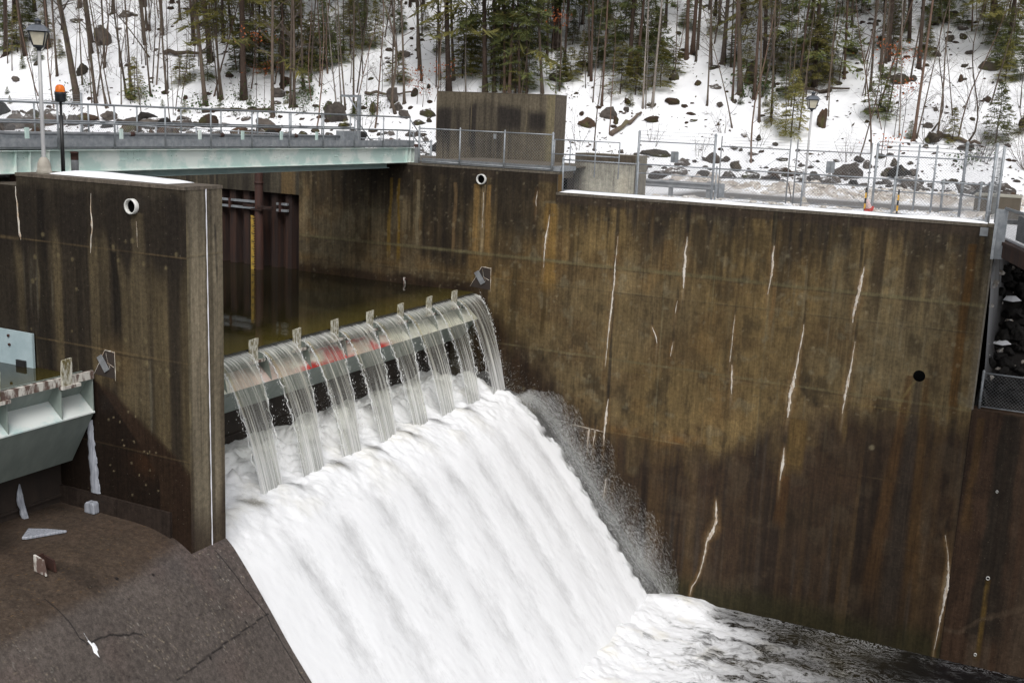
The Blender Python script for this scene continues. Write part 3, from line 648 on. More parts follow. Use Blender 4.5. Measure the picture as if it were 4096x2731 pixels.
def paint_nose(Y, Z):
    C = np.array([.215, .180, .125])*(.6+.8*fbm(Y*2.2, Z*.5, 261, 4))[..., None]
    C = blend(C, np.array([.075, .062, .042]), streaks(Y, Z, 4.5, .1, 263, .5, .72)*.7)
    C = blend(C, np.array([.20, .165, .10]), streaks(Y, Z, 7, .2, 265, .68, .82)*.5)
    C = blend(C, np.array([.065, .055, .045]), sm(3.0, 4.4, Z)*.45)
    C = blend(C, np.array([.21, .17, .095]), sm(.05, .015, np.abs(Y-17.13))*vnoise(Z*3, Z*0, 267)*.8)
    e = Z+2.2+1.6*(vnoise(Y*3, Y*0, 269)-.5)
    C = blend(C, BRN*1.1, sm(.5, -.6, e)*.75)
    C = blend(C, BRN, sm(17.28, 17.14, Y)*sm(-.5, -1.8, Z)*.8+sm(17.98, 18.14, Y)*sm(1.5, -.5, Z)*.6)
    C = blend(C, np.array([.02, .018, .02]), drip(Y, Z, 17.98, 3.9, 2.9, .02, .03, 4)*.8)
    for z0 in (3.26, .99, -1.15): C = joint(C, Y, Z, z0, .02, np.array([.19, .15, .08]), .7, 271); C = joint(C, Y, Z, z0-.03, .012, np.array([.02, .016, .014]), .7, 273)
    return C*.88
mb = MB(); mb.box(-21.0, PX-.004, PY0+.004, PY1, -4.2, 4.7); mb.box(-40, -21.0, PY0+.004, 20.3, -4.2, 4.42)
boxcol(mb, 'pier_core', pier, flat((.085, .07, .055)))
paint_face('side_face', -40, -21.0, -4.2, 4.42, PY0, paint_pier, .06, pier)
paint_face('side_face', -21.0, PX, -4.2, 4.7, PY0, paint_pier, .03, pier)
ysn = np.linspace(PY0, PY1, 38); zsn = np.linspace(-4.2, 4.7, 300); Yn, Zn = np.meshgrid(ysn, zsn, indexing='ij')
npmesh('nose_face', np.stack([np.full(Yn.shape, PX), Yn, Zn], -1), gridF(len(ysn), len(zsn)), M['conc'], pier, col=paint_nose(Yn, Zn), smooth=False)
mb = MB(); mb.box(-21.02, PX+.012, PY0-.012, PY1+.01, 4.64, 4.712); boxcol(mb, 'cap_lip', pier, flat((.12, .10, .08)))
mb = MB()
nz = 60
for i in range(nz):
    z0 = -3.3+i*(7.95/nz); z1 = z0+7.95/nz; w0 = .016+.006*sin(i*1.3); w1 = .016+.006*sin(i*1.3+1.3); y0 = 17.70+.05*(4.6-z0)/8
    mb.add([(PX+.006, y0-w0, z0), (PX+.006, y0+w0, z0), (PX+.006, y0+w1, z1), (PX+.006, y0-w1, z1), (PX+.02, y0, z0), (PX+.02, y0, z1)], [(0,4,5,3),(4,1,2,5)])
mb.build('sealant_strip', M['caulk'], pier)
pipe_stub2(pier, -17.46, PY0, 4.21, .165, .10, 'pvc')
pipe_stub2(pier, -17.55, PY0-.03, -2.63, .16, .02, 'concrete_new', 'drain_hole')
for i, c in enumerate([[(-21.03,4.4,.02),(-21.0,4.0,.03),(-20.98,3.6,.035),(-20.95,3.3,.05),(-20.93,3.2,.012)], [(-18.68,4.4,.006),(-18.7,4.1,.03),(-18.68,3.85,.045),(-18.69,3.6,.03),(-18.73,3.3,.02),(-18.76,3.1,.008)], [(-17.38,3.9,.006),(-17.37,3.6,.010),(-17.37,3.35,.006)]]):
    crust(c, PY0, 600+i, parent=pier)
seal_recess(pier, -18.35, .95, PY0, .75)
mb = MB(); mb.box(-22, -16.55, PY0-.07, PY0+.01, -4, -2.44); boxcol(mb, 'plinth', pier, flat((.03, .022, .018)))
mb = MB()
snow_strip('thick strip of snow lying on top of the divider pier', -20.35, -16.75, 17.36, 18.19, 4.714, .075, 520)

# ================================================================== SPILLWAY CHUTE
PXs = [-24, -20, -18.8, -17.6, -17.0, -16.4, -15.86, -15.3, -14.7, -14.17, -13.54, -12.5, -11.0, -9.6]
PZs = [-2.86, -2.86, -2.86, -2.86, -2.91, -3.07, -3.36, -4.02, -4.78, -5.48, -6.22, -7.5, -9.5, -11.4]
_fx = np.linspace(-24, -9.6, 1441); _fz = np.interp(_fx, PXs, PZs)
_k = np.ones(41)/41; _fz = np.convolve(np.pad(_fz, 20, 'edge'), _k, 'valid')
def chute(x): return np.interp(x, _fx, _fz)
WXs = [-24, -17.4, -16.7, -16.1, -15.5, -14.9, -14.3, -13.7, -13.0, -12, -11, -10]
WZs = [-3.25, -3.25, -3.38, -3.72, -4.20, -4.90, -5.62, -6.34, -7.2, -8.45, -9.75, -11]
_gz = np.interp(_fx, WXs, WZs); _gz = np.convolve(np.pad(_gz, 20, 'edge'), _k, 'valid')
def wchute(x): return np.interp(x, _fx, _gz)
def arclen(f):
    z = f(_fx); return np.concatenate([[0], np.cumsum(np.hypot(np.diff(_fx), np.diff(z)))])
_as = arclen(wchute)
apron = thing('spillway_apron', 'bare dry concrete spillway slope with cracks and pale aggregate, bottom left', 'spillway', (-16, 14, -3.5))
def paint_apron(X, Y):
    C = np.array([.088, .074, .066])*(.72+.56*fbm(X*.7, Y*.7, 281, 5))[..., None]
    C = blend(C, np.array([.075, .064, .060]), sm(.45, .7, fbm(X*.5+9, Y*.35, 283, 3))*.8)
    C = blend(C, np.array([.10, .075, .066]), sm(.52, .7, fbm(X*1.0, Y*1.0, 285, 3))*.45)
    sp = fbm(X*18, Y*18, 287, 2); den = fbm(X*.8, Y*.8, 289, 3)
    sp = vnoise(X*34, Y*34, 287); sp2 = vnoise(X*27+.3, Y*27, 288)
    C = blend(C, np.array([.30, .25, .18]), sm(.86, .93, sp)*sm(.36, .66, den)*.5)
    C = blend(C, np.array([.36, .34, .30]), sm(.90, .95, sp2)*sm(.40, .66, den)*.5)
    C = blend(C, np.array([.03, .026, .026]), sm(.90, .95, vnoise(X*24, Y*24, 293))*.6)
    # damp upper part fed by the gate leak
    edge = -16.35+.55*np.clip((17.0-Y)/3, -1, 3)-.25*(Y < 15.5)*(15.5-Y)*.6
    wet = sm(.22, -.20, X-edge+.18*(fbm(X*2, Y*2, 295)-.5))*sm(17.6, 16.9, Y+.5*(X+16.6)*(X > -16.6))
    C = blend(C, np.array([.052, .034, .021])*(.7+.6*fbm(X*1.5, Y*3, 297))[..., None], wet*.72)
    C = blend(C, np.array([.018, .014, .012]), wet*sm(-18.3, -19.2, X)*sm(15.6, 14.6, Y)*.7+wet*sm(.5, .75, fbm(X*.6, Y*2.2, 299))*.5)
    C = blend(C, np.array([.15, .09, .04]), wet*sm(.88, .94, vnoise(X*30, Y*30, 301))*.5)
    def crk(C, pts, w, col=(.012, .011, .011), a=.95, jit=.05, seed=1):
        d = np.full(X.shape, 9.); 
        jx = jit*(fbm(X*4, Y*4, seed, 3)-.5)*2; jy = jit*(fbm(X*4+50, Y*4, seed+3, 3)-.5)*2
        for (a0, b0), (a1, b1) in zip(pts[:-1], pts[1:]):
            ux, uy = a1-a0, b1-b0; L = ux*ux+uy*uy
            t = np.clip(((X+jx-a0)*ux+(Y+jy-b0)*uy)/L, 0, 1)
            d = np.minimum(d, np.hypot(X+jx-a0-t*ux, Y+jy-b0-t*uy))
        return blend(C, np.array(col), sm(w*1.1, w*.35, d)*a)
    C = crk(C, [(-15.87, 17.70), (-15.2, 17.86), (-14.7, 18.02), (-13.4, 18.05), (-11, 18.05)], .018, jit=.03, seed=311)
    C = crk(C, [(-14.70, 18.09), (-14.66, 16.6), (-14.58, 15.2), (-14.3, 12)], .012, jit=.022, seed=313)
    C = crk(C, [(-16.45, 13.58), (-15.6, 13.62), (-15.5, 13.70)], .017, jit=.02, seed=315)
    C = crk(C, [(-15.5, 13.72), (-15.45, 14.2), (-15.28, 14.9)], .016, jit=.035, seed=317)
    C = crk(C, [(-16.5, 13.55), (-16.3, 14.3), (-16.1, 15.0), (-15.7, 15.0)], .008, a=.6, jit=.08, seed=319)
    C = crk(C, [(-16.4, 12.6), (-16.45, 13.6)], .008, a=.6, jit=.08, seed=321)
    C = crk(C, [(-15.6, 16.3), (-15.1, 16.35), (-15.05, 17.1), (-15.2, 17.4)], .008, a=.6, jit=.1, seed=323)
    C = crk(C, [(-15.28, 14.9), (-15.0, 15.1)], .006, a=.5, jit=.1, seed=325)
    C = crk(C, [(-15.95, 16.0), (-15.5, 16.1), (-15.1, 16.25)], .006, a=.5, jit=.12, seed=327)
    C = crk(C, [(-15.05, 13.1), (-14.9, 14.3), (-14.6, 14.6)], .006, a=.45, jit=.12, seed=329)
    for (x, y, r_) in ((-15.95, 15.9, .035), (-16.2, 15.15, .045), (-15.2, 12.4, .04), (-14.75, 17.4, .025), (-14.6, 16.1, .03), (-14.45, 16.4, .02)):
        C = blend(C, np.array([.012, .010, .010]), sm(1.2, .7, np.hypot(X-x, Y-y)/r_)*.95)
    return C
xs = np.arange(-20.0, -13.0, .02); ysx = np.arange(11.5, 18.21, .02)
X, Y = np.meshgrid(xs, ysx, indexing='ij')
Z = chute(X)+.012*(fbm(X*2, Y*2, 331)-.5)-.02*((X > -14.66) & (Y < 18))
npmesh('dry_slope', np.stack([X, Y, Z], -1), gridF(len(xs), len(ysx)), M['conc_dry'], apron, col=paint_apron(X, Y))
xs = np.linspace(-20.0, -9.7, 160); V = []
for x in xs:
    V += [(x, 18.2, float(chute(x))), (x, 18.205, float(wchute(x))-.35), (x, WY+.02, float(wchute(x))-.35)]
npmesh('wet_slope', V, gridF(len(xs), 3), M['darkconc'], apron, smooth=False)
xs = np.linspace(-20.0, -9.7, 120); V = []
for x in xs: V += [(x, -6, float(chute(x))-.03), (x, 18.19, float(chute(x))-.03)]
npmesh('near_slope', V, gridF(len(xs), 2), M['brownconc'], apron)
mb = MB(); mb.box(-21.4, -19.95, -6, 17.09, -4, -1.80); mb.box(-21.4, -19.95, 18.21, WY+.02, -4.2, -1.80); mb.build('crest_sill', M['darkconc'], apron)
tag(MB().box(-34, -19.9, 5, WY+.5, -2.7, -2.65).build('riverbed', M['darkconc']), kind='structure')

# ------------------------------------------------------------------ water
def mat_foam():
    m, nt, out = newmat('white_water'); uv = coord(nt, 'UV')
    at = N(nt, 'ShaderNodeAttribute'); at.attribute_name = 'Col'
    n1 = noise(nt, uv, 1, 9, .72, (.75, 2.0, 1)); n2 = noise(nt, uv, 1, 9, .85, (3.2, 5.2, 1)); n3 = noise(nt, uv, 1, 7, .8, (3.5, 24, 1))
    k = math_(nt, 'ADD', math_(nt, 'ADD', math_(nt, 'MULTIPLY', n1, .42), math_(nt, 'MULTIPLY', n2, .38)), math_(nt, 'MULTIPLY', n3, .25))
    # Col.r = how thin the foam is here, Col.g = tint towards tea-coloured water
    sep = N(nt, 'ShaderNodeSeparateColor'); nt.links.new(at.outputs['Color'], sep.inputs[0])
    thr = math_(nt, 'SUBTRACT', math_(nt, 'ADD', k, sep.outputs[0]), .5)
    f = ramp(nt, thr, [(-.0, 0.), (.02, .0), (.16, .22), (.34, .55), (.6, 1.)])
    water = mixc(nt, sep.outputs[1], (.10, .10, .10), (.13, .11, .06))
    foam = mixc(nt, math_(nt, 'MULTIPLY', sep.outputs[1], .5), (.80, .81, .83), (.78, .75, .63))
    col = mixc(nt, f, foam, water)
    h = math_(nt, 'ADD', math_(nt, 'MULTIPLY', n2, .8), math_(nt, 'MULTIPLY', n1, 1.))
    pbsdf(nt, out, col, .6, 0, h, .13, .05, .2); return m
M['foam'] = mat_foam()
POSTS = [20.65, 22.48, 24.35, 26.15, 28.0, 29.8, 31.6, 33.35]
def build_chute_water():
    xs = np.concatenate([np.arange(-19.9, -15.5, .04), np.arange(-15.5, -10.6, .045)]); ysw = np.concatenate([np.arange(18.2, 34.1, .045), np.arange(34.1, WY+.01, .03)])
    X, Y = np.meshgrid(xs, ysw, indexing='ij')
    S = np.interp(X, _fx, _as)
    Z = wchute(X)
    # standing turbulence below the falling sheets, smooth fast flow further down
    tur = sm(-19.6, -18.6, X)*sm(-15.2, -16.8, X)
    n1 = fbm(X*1.3, Y*1.3, 341, 5); n2 = fbm(X*4.5, Y*4.5, 343, 4)
    ridge = np.zeros_like(Y)
    for p in POSTS: ridge += np.exp(-((Y-p+.35)/.42)**2)
    ridge = np.clip(ridge, 0, 1)
    flow = sm(-16.6, -15.2, X)
    n3 = fbm(S*.9, Y*1.8, 345, 4); n4 = fbm(S*4.0, Y*6, 347, 3)
    upz = sm(-17.3, -18.4, X)
    Z = Z+tur*((.30+.45*upz)*(n1-.40)+(.12+.16*upz)*(n2-.5))+(.06+.52*n1)*upz+flow*(.065*(n3-.5)+.02*(n4-.5)+.05*(1-ridge))
    lip = sm(18.2, 18.5, Y)
    Z = Z*1.0+.05*lip
    # the flow thins towards the right wall
    side = sm(33.75, 34.75, Y+.6*(fbm(S*1.2, Y*0, 349)-.5)+.75*(fbm(S*4, Y*4, 350, 5)-.5)); Z = Z-.30*side
    up = sm(-18.2, -19.2, X)
    thin = np.full(X.shape, -.10)
    thin += flow*(.15*ridge*sm(-10.2, -14.8, X)*(.1+1.6*fbm(S*.8, Y*1.6, 352, 5))+.05*ridge+.16*(fbm(S*1.6, Y*2.6, 353, 5)-.5))+sm(-17.2, -16.2, X)*.05
    thin += tur*(-.04+.55*(n1-.45)+.40*(n2-.5))
    thin += .30*upz*(n2*2.4-1.05)+.05*upz+side*.9
    thin += .16*sm(18.55, 18.2, Y)
    for p in POSTS:
        q = ((X+16.95+.3*(n2-.5))/.42)**2+((Y-p+.45-.25*(X+17))/.24)**2
        thin += .55*np.exp(-q)
    tint = np.clip(tur*.55*sm(.5, .7, n1)*(1-upz)+.04, 0, 1)
    C = np.stack([thin, tint, np.zeros_like(thin)], -1)
    UV = np.stack([S, Y], -1).reshape(-1, 2)
    o = npmesh('chute_water', np.stack([X, Y, Z], -1), gridF(len(xs), len(ysw)), M['foam'], uv=UV, col=C)
    tag(o, kind='structure')
build_chute_water()
# tail water
def mat_tail():
    m, nt, out = newmat('tail_water'); c = coord(nt)
    at = N(nt, 'ShaderNodeAttribute'); at.attribute_name = 'Col'
    sep = N(nt, 'ShaderNodeSeparateColor'); nt.links.new(at.outputs['Color'], sep.inputs[0])
    w = N(nt, 'ShaderNodeTexNoise'); w.inputs['Scale'].default_value = .9; w.inputs['Detail'].default_value = 3
    nt.links.new(c, w.inputs['Vector'])
    wv = N(nt, 'ShaderNodeVectorMath', operation='SCALE'); nt.links.new(w.outputs['Color'], wv.inputs[0]); wv.inputs['Scale'].default_value = 1.3
    va = N(nt, 'ShaderNodeVectorMath', operation='ADD'); nt.links.new(c, va.inputs[0]); nt.links.new(wv.outputs[0], va.inputs[1])
    n1 = noise(nt, va.outputs[0], 1, 8, .68, (.75, 1.5, 1)); n2 = noise(nt, va.outputs[0], 1, 8, .75, (2.6, 4.6, 1))
    r1 = math_(nt, 'ABSOLUTE', math_(nt, 'SUBTRACT', n1, .5)); r2 = math_(nt, 'ABSOLUTE', math_(nt, 'SUBTRACT', n2, .5))
    lace = math_(nt, 'ADD', math_(nt, 'MULTIPLY', r1, 1.6), math_(nt, 'MULTIPLY', r2, 1.2))
    t = math_(nt, 'SUBTRACT', math_(nt, 'ADD', sep.outputs[0], math_(nt, 'MULTIPLY', math_(nt, 'SUBTRACT', n1, .5), 1.5)), lace)
    f = ramp(nt, t, [(.20, 0.), (.42, .55), (.62, 1.)])
    n6 = noise(nt, va.outputs[0], 1, 6, .7, (3.2, 9, 1)); n7 = noise(nt, c, .55, 3)
    rid = math_(nt, 'ABSOLUTE', math_(nt, 'SUBTRACT', n6, .5))
    fl = math_(nt, 'MULTIPLY', ramp(nt, rid, [(.0, 1.), (.012, .55), (.035, 0.)]), ramp(nt, math_(nt, 'ADD', n7, math_(nt, 'MULTIPLY', sep.outputs[0], .35)), [(.42, 0.), (.66, .5)]))
    f = math_(nt, 'MAXIMUM', f, fl)
    n5 = noise(nt, c, .8, 3)
    foam = mixc(nt, ramp(nt, n5, [(.55, 0.), (.75, .55)]), (.82, .83, .85), (.74, .70, .56))
    dark = mixc(nt, sep.outputs[1], (.007, .007, .008), (.035, .029, .016))
    col = mixc(nt, f, dark, foam)
    h = math_(nt, 'ADD', n2, math_(nt, 'MULTIPLY', n1, 1.5))
    r = ramp(nt, f, [(0., .12), (.5, .6)])
    pbsdf(nt, out, col, r, 0, h, .45, .08, .4); return m
M['tail'] = mat_tail()
def build_tail():
    xs = np.concatenate([np.arange(-12.6, 2, .055), np.linspace(2.1, 40, 60)]); ysw = np.concatenate([np.linspace(-20, 17, 60), np.arange(17.05, WY+.03, .06)])
    X, Y = np.meshgrid(xs, ysw, indexing='ij')
    f = np.interp(X, [-12.6, -11.3, -10, -8.2, -6.5, -4, -1, 3, 40], [1.35, 1.3, 1.02, .68, .40, .27, .22, .2, -.1])
    f = f+.34*sm(30.5, 25.5, Y-.55*(X+9))*sm(-2, -6, X)-.22*sm(33.2, 34.6, Y)*sm(-9.8, -8.3, X)
    f = f+.45*(fbm(X*.35, Y*.75, 361, 4)-.5)
    Z = -10.04+.19*(fbm(X*.8, Y*1.1, 363, 5)-.5)*np.clip(f+.1, .18, 1)+.10*(fbm(X*2.8, Y*3.6, 365, 4)-.5)*np.clip(f+.25, .35, 1)
    Z = Z+.35*np.exp(-((X+11.0)/.7)**2)*(.4+fbm(X*1.5, Y*1.5, 367))*sm(34.9, 34.2, Y)+.28*np.exp(-((X+9.8)/.8)**2-((Y-34.6)/.7)**2)
    tint = np.clip(fbm(X*.5, Y*.7, 369)*1.6-.2, 0, 1)*sm(-1, -5, X)
    o = npmesh('tail_water', np.stack([X, Y, Z], -1), gridF(len(xs), len(ysw)), M['tail'], col=np.stack([f, tint, f*0], -1))
    tag(o, kind='structure')
build_tail()
# quiet pool behind the gate
def mat_pool():
    m, nt, out = newmat('pool_water'); c = coord(nt)
    n1 = noise(nt, c, 1, 3, .5, (1.6, 2.4, 1)); n2 = noise(nt, c, 1, 4, .6, (5, 9, 1))
    g = noise(nt, c, .25, 3); sx = N(nt, 'ShaderNodeSeparateXYZ'); nt.links.new(c, sx.inputs[0])
    shal = ramp(nt, math_(nt, 'ADD', math_(nt, 'MULTIPLY', sx.outputs[0], .45), 9.45), [(.0, 0.), (.98, 1.)])
    h = math_(nt, 'ADD', n1, math_(nt, 'MULTIPLY', n2, .25))
    b = pbsdf(nt, out, mixc(nt, shal, mixc(nt, ramp(nt, g, [(.35, 0.), (.65, 1.)]), (.010, .009, .005), (.018, .015, .006)), (.07, .056, .012)), .03, 0, h, .035, .05, .5)
    b.inputs['IOR'].default_value = 1.33; return m
M['pool'] = mat_pool()
xs = np.append(np.arange(-46, -19.1, .4), -18.93); ysw = np.arange(18.21, WY+.75, .4)
V = [(x, y, .0) for x in xs for y in ysw]
tag(npmesh('pool_water', V, gridF(len(xs), len(ysw)), M['pool']), kind='structure')
xs = np.arange(-46, -18.9, .4); ysw = np.arange(2, 17.11, .4); ysw[-1] = 17.12; xs[-1] = -18.9
tag(npmesh('pool_water', [(x, y, .27) for x in xs for y in ysw], gridF(len(xs), len(ysw)), M['pool']), kind='structure')

# ================================================================== CREST GATES
def gate(label, y0, y1, prof, white, posts, lname, ribs, dz=0):
    g = thing('crest_gate', label, 'spillway gate', (prof['bottom'][0], (y0+y1)/2, prof['bottom'][1]))
    lip, fl, cor, nose, bot = prof['lip'], prof['flange'], prof['corner'], prof['nose'], prof['bottom']
    mb = MB(); mb.prism([(lip[0]-.10, lip[1]), lip, (fl[0], fl[1]), (fl[0]-.02, fl[1]), (lip[0]-.02, lip[1]-.02), (lip[0]-.10, lip[1]-.02)][::-1], y0, y1); mb.build('lip_plate', M['peel' if white == 'white' else 'gatepaint'], g)
    mb = MB()
    mb.prism([(lip[0]-.04, lip[1]-.025), (cor[0], cor[1]), (cor[0]-.03, cor[1]), (lip[0]-.08, lip[1]-.025)], y0, y1)
    mb.prism([nose, bot, (bot[0]-.03, bot[1]+.01), (nose[0]-.03, nose[1])], y0, y1)
    mb.prism([(lip[0]-.35, lip[1]-.06), (bot[0]-.28, bot[1]+.05), (bot[0]-.32, bot[1]+.05), (lip[0]-.39, lip[1]-.06)], y0, y1)
    mb.build('skin_plate', M['gatepaint'], g)
    if white == 'red':
        n1, n2 = 260, 12; ysr = np.linspace(y0, y1, n1); V = []; C = []
        for y in ysr:
            for j in range(n2):
                t = j/(n2-1); V.append((cor[0]+(nose[0]+.012-cor[0])*t, y, cor[1]+(nose[1]-.01-cor[1])*t+.012)); 
                c = np.array([.74, .74, .68]); a = sm(.40, .62, float(fbm(np.array(y*.9), np.array(t*1.2), 371, 4))+.30*(t-.5))*float(sm(20, 21, y)*sm(30.5, 29, y))
                pk = float(sm(24.0, 24.8, y)*sm(29.4, 28.6, y)*sm(.40, .58, float(fbm(np.array(y*1.3+7), np.array(t*1.5), 373, 3))+.30*(t-.45)))
                c = c*(1-a*.55)+np.array([.58, .34, .31])*a*.55
                c = c*(1-a*pk)+np.array([.50, .035, .03])*a*pk; C.append(c)
        npmesh('top_plate', V, gridF(n1, n2)[:, ::-1], M['redwhite'], g, col=np.array(C))
    else:
        MB().prism([(cor[0], cor[1]+.012), (nose[0]+.012, nose[1]), (nose[0]+.012, nose[1]-.03), (cor[0], cor[1]-.02)][::-1], y0, y1).build('top_plate', M['gatewhite'], g)
    for y in ribs:
        mb = MB(); mb.prism([(fl[0]-.03, fl[1]), (nose[0], nose[1]+.015), (cor[0]+.01, cor[1]+.02), (lip[0]-.06, lip[1]-.03)], y-.012, y+.012); mb.build('rib_plate', M['gatepaint'], g)
    for k, (y, h, w, tilt) in enumerate(posts):
        mb = MB(); x = lip[0]-.01; z0 = fl[1]-.05; z1 = lip[1]+h
        j = [(random.uniform(-.012, .012)) for _ in range(6)]
        poly = [(y-w/2, z0), (y+w/2, z0), (y+w/2+tilt+j[0], lip[1]+h*.2), (y+w/2+tilt+.01+j[1], z1+.012), (y-w/2+tilt+j[2], z1-.012), (y-w/2+tilt*.6+j[3], lip[1]+h*.5)]
        mb.prism(poly, x, x+.05, 'x')
        o = mb.build('splitter_post', M['postpaint'], g)
        MB().box(x-.04, x+.09, y-w/2-.03, y+w/2+.22, z0-.02, z0+.05).build('post_bracket', M['peel'], o)
    return g
gate('raised left sage green gate flap with white top plate and rusty dry lip', 4.0, 17.04,
     dict(lip=(-18.72, .47), flange=(-18.72, .29), corner=(-19.16, -.12), nose=(-18.74, -.47), bottom=(-19.51, -1.76)), 'white',
     [(16.26, .40, .25, .03), (14.45, .42, .26, .02), (12.6, .4, .25, 0), (10.7, .4, .25, 0)], 'left', [17.02, 16.15, 14.78, 13.4, 11.6, 9.8])
gate('overflowing right gate flap with red stained white plate behind the falling water', 18.25, 35.0,
     dict(lip=(-18.74, -.12), flange=(-18.74, -.28), corner=(-19.05, -.55), nose=(-18.62, -.93), bottom=(-19.30, -1.72)), 'red',
     [(y, .43, .33, random.uniform(-.02, .02)) for y in POSTS[1:]], 'right', [19.5+1.8*i for i in range(9)])
# falling sheets of water between the posts
def mat_sheet():
    m, nt, out = newmat('falling_water'); uv = coord(nt, 'UV')
    at = N(nt, 'ShaderNodeAttribute'); at.attribute_name = 'Col'
    sep = N(nt, 'ShaderNodeSeparateColor'); nt.links.new(at.outputs['Color'], sep.inputs[0])
    n1 = noise(nt, uv, 1, 5, .65, (13, .28, 1)); n2 = noise(nt, uv, 1, 6, .75, (36, .8, 1)); n3 = noise(nt, uv, 1, 5, .65, (5, 2.4, 1))
    k = math_(nt, 'ADD', math_(nt, 'MULTIPLY', n1, .55), math_(nt, 'MULTIPLY', n2, .45))
    k = math_(nt, 'ADD', k, sep.outputs[0])
    op = ramp(nt, k, [(.40, .05), (.50, .20), (.57, .60), (.68, .97)])
    col = mixc(nt, ramp(nt, n1, [(.55, 0.), (.75, .6)]), (.78, .78, .72), (.55, .49, .30))
    col = mixc(nt, sep.outputs[1], col, (.92, .93, .94))
    col = mixc(nt, sep.outputs[2], col, (.60, .42, .06))
    g = N(nt, 'ShaderNodeBsdfGlossy'); g.inputs['Roughness'].default_value = .18; g.inputs['Color'].default_value = (.9,.9,.9,1)
    d = N(nt, 'ShaderNodeBsdfDiffuse'); nt.links.new(col, d.inputs['Color'])
    tl = N(nt, 'ShaderNodeBsdfTranslucent'); nt.links.new(col, tl.inputs['Color'])
    bn = N(nt, 'ShaderNodeBump'); bn.inputs['Strength'].default_value = .5; bn.inputs['Distance'].default_value = .03; nt.links.new(k, bn.inputs['Height'])
    nt.links.new(bn.outputs[0], g.inputs['Normal']); nt.links.new(bn.outputs[0], d.inputs['Normal'])
    m1 = N(nt, 'ShaderNodeMixShader'); m1.inputs[0].default_value = .35; nt.links.new(d.outputs[0], m1.inputs[1]); nt.links.new(tl.outputs[0], m1.inputs[2])
    fr = N(nt, 'ShaderNodeFresnel'); fr.inputs['IOR'].default_value = 1.33; nt.links.new(bn.outputs[0], fr.inputs['Normal'])
    tr = N(nt, 'ShaderNodeBsdfTransparent'); tr.inputs['Color'].default_value = (.86, .86, .78, 1)
    m2 = N(nt, 'ShaderNodeMixShader'); nt.links.new(op, m2.inputs[0]); nt.links.new(tr.outputs[0], m2.inputs[1]); nt.links.new(m1.outputs[0], m2.inputs[2])
    m3 = N(nt, 'ShaderNodeMixShader'); nt.links.new(math_(nt, 'MULTIPLY', fr.outputs[0], .8), m3.inputs[0]); nt.links.new(m2.outputs[0], m3.inputs[1]); nt.links.new(g.outputs[0], m3.inputs[2])
    nt.links.new(m3.outputs[0], out.inputs[0]); return m
M['sheet'] = mat_sheet()
M['beads'] = mat_simple('white_water_beads', (.80, .82, .83), (.62, .62, .58), .25, 0, 9)
def jet_point(t, u, yc, hw, v=2.05):
    # t: fall time; negative t is the smooth approach over the crest
    if t < 0: return (-18.72+1.45*t, yc+u*(hw+.03), .006-.046*(1+t/.155)**1.6)
    x = -18.72+v*t; z = -.04-.25*t-.5*9.4*t*t
    w = hw*(1-.60*t+.12*t*t)
    return (x, yc-.50*t+u*w, z)
SHN = ['against the pier', 'from the pier', 'second', 'third', 'fourth', 'fifth', 'sixth', 'against the right wall']
edges = [18.3]+POSTS+[35.2]
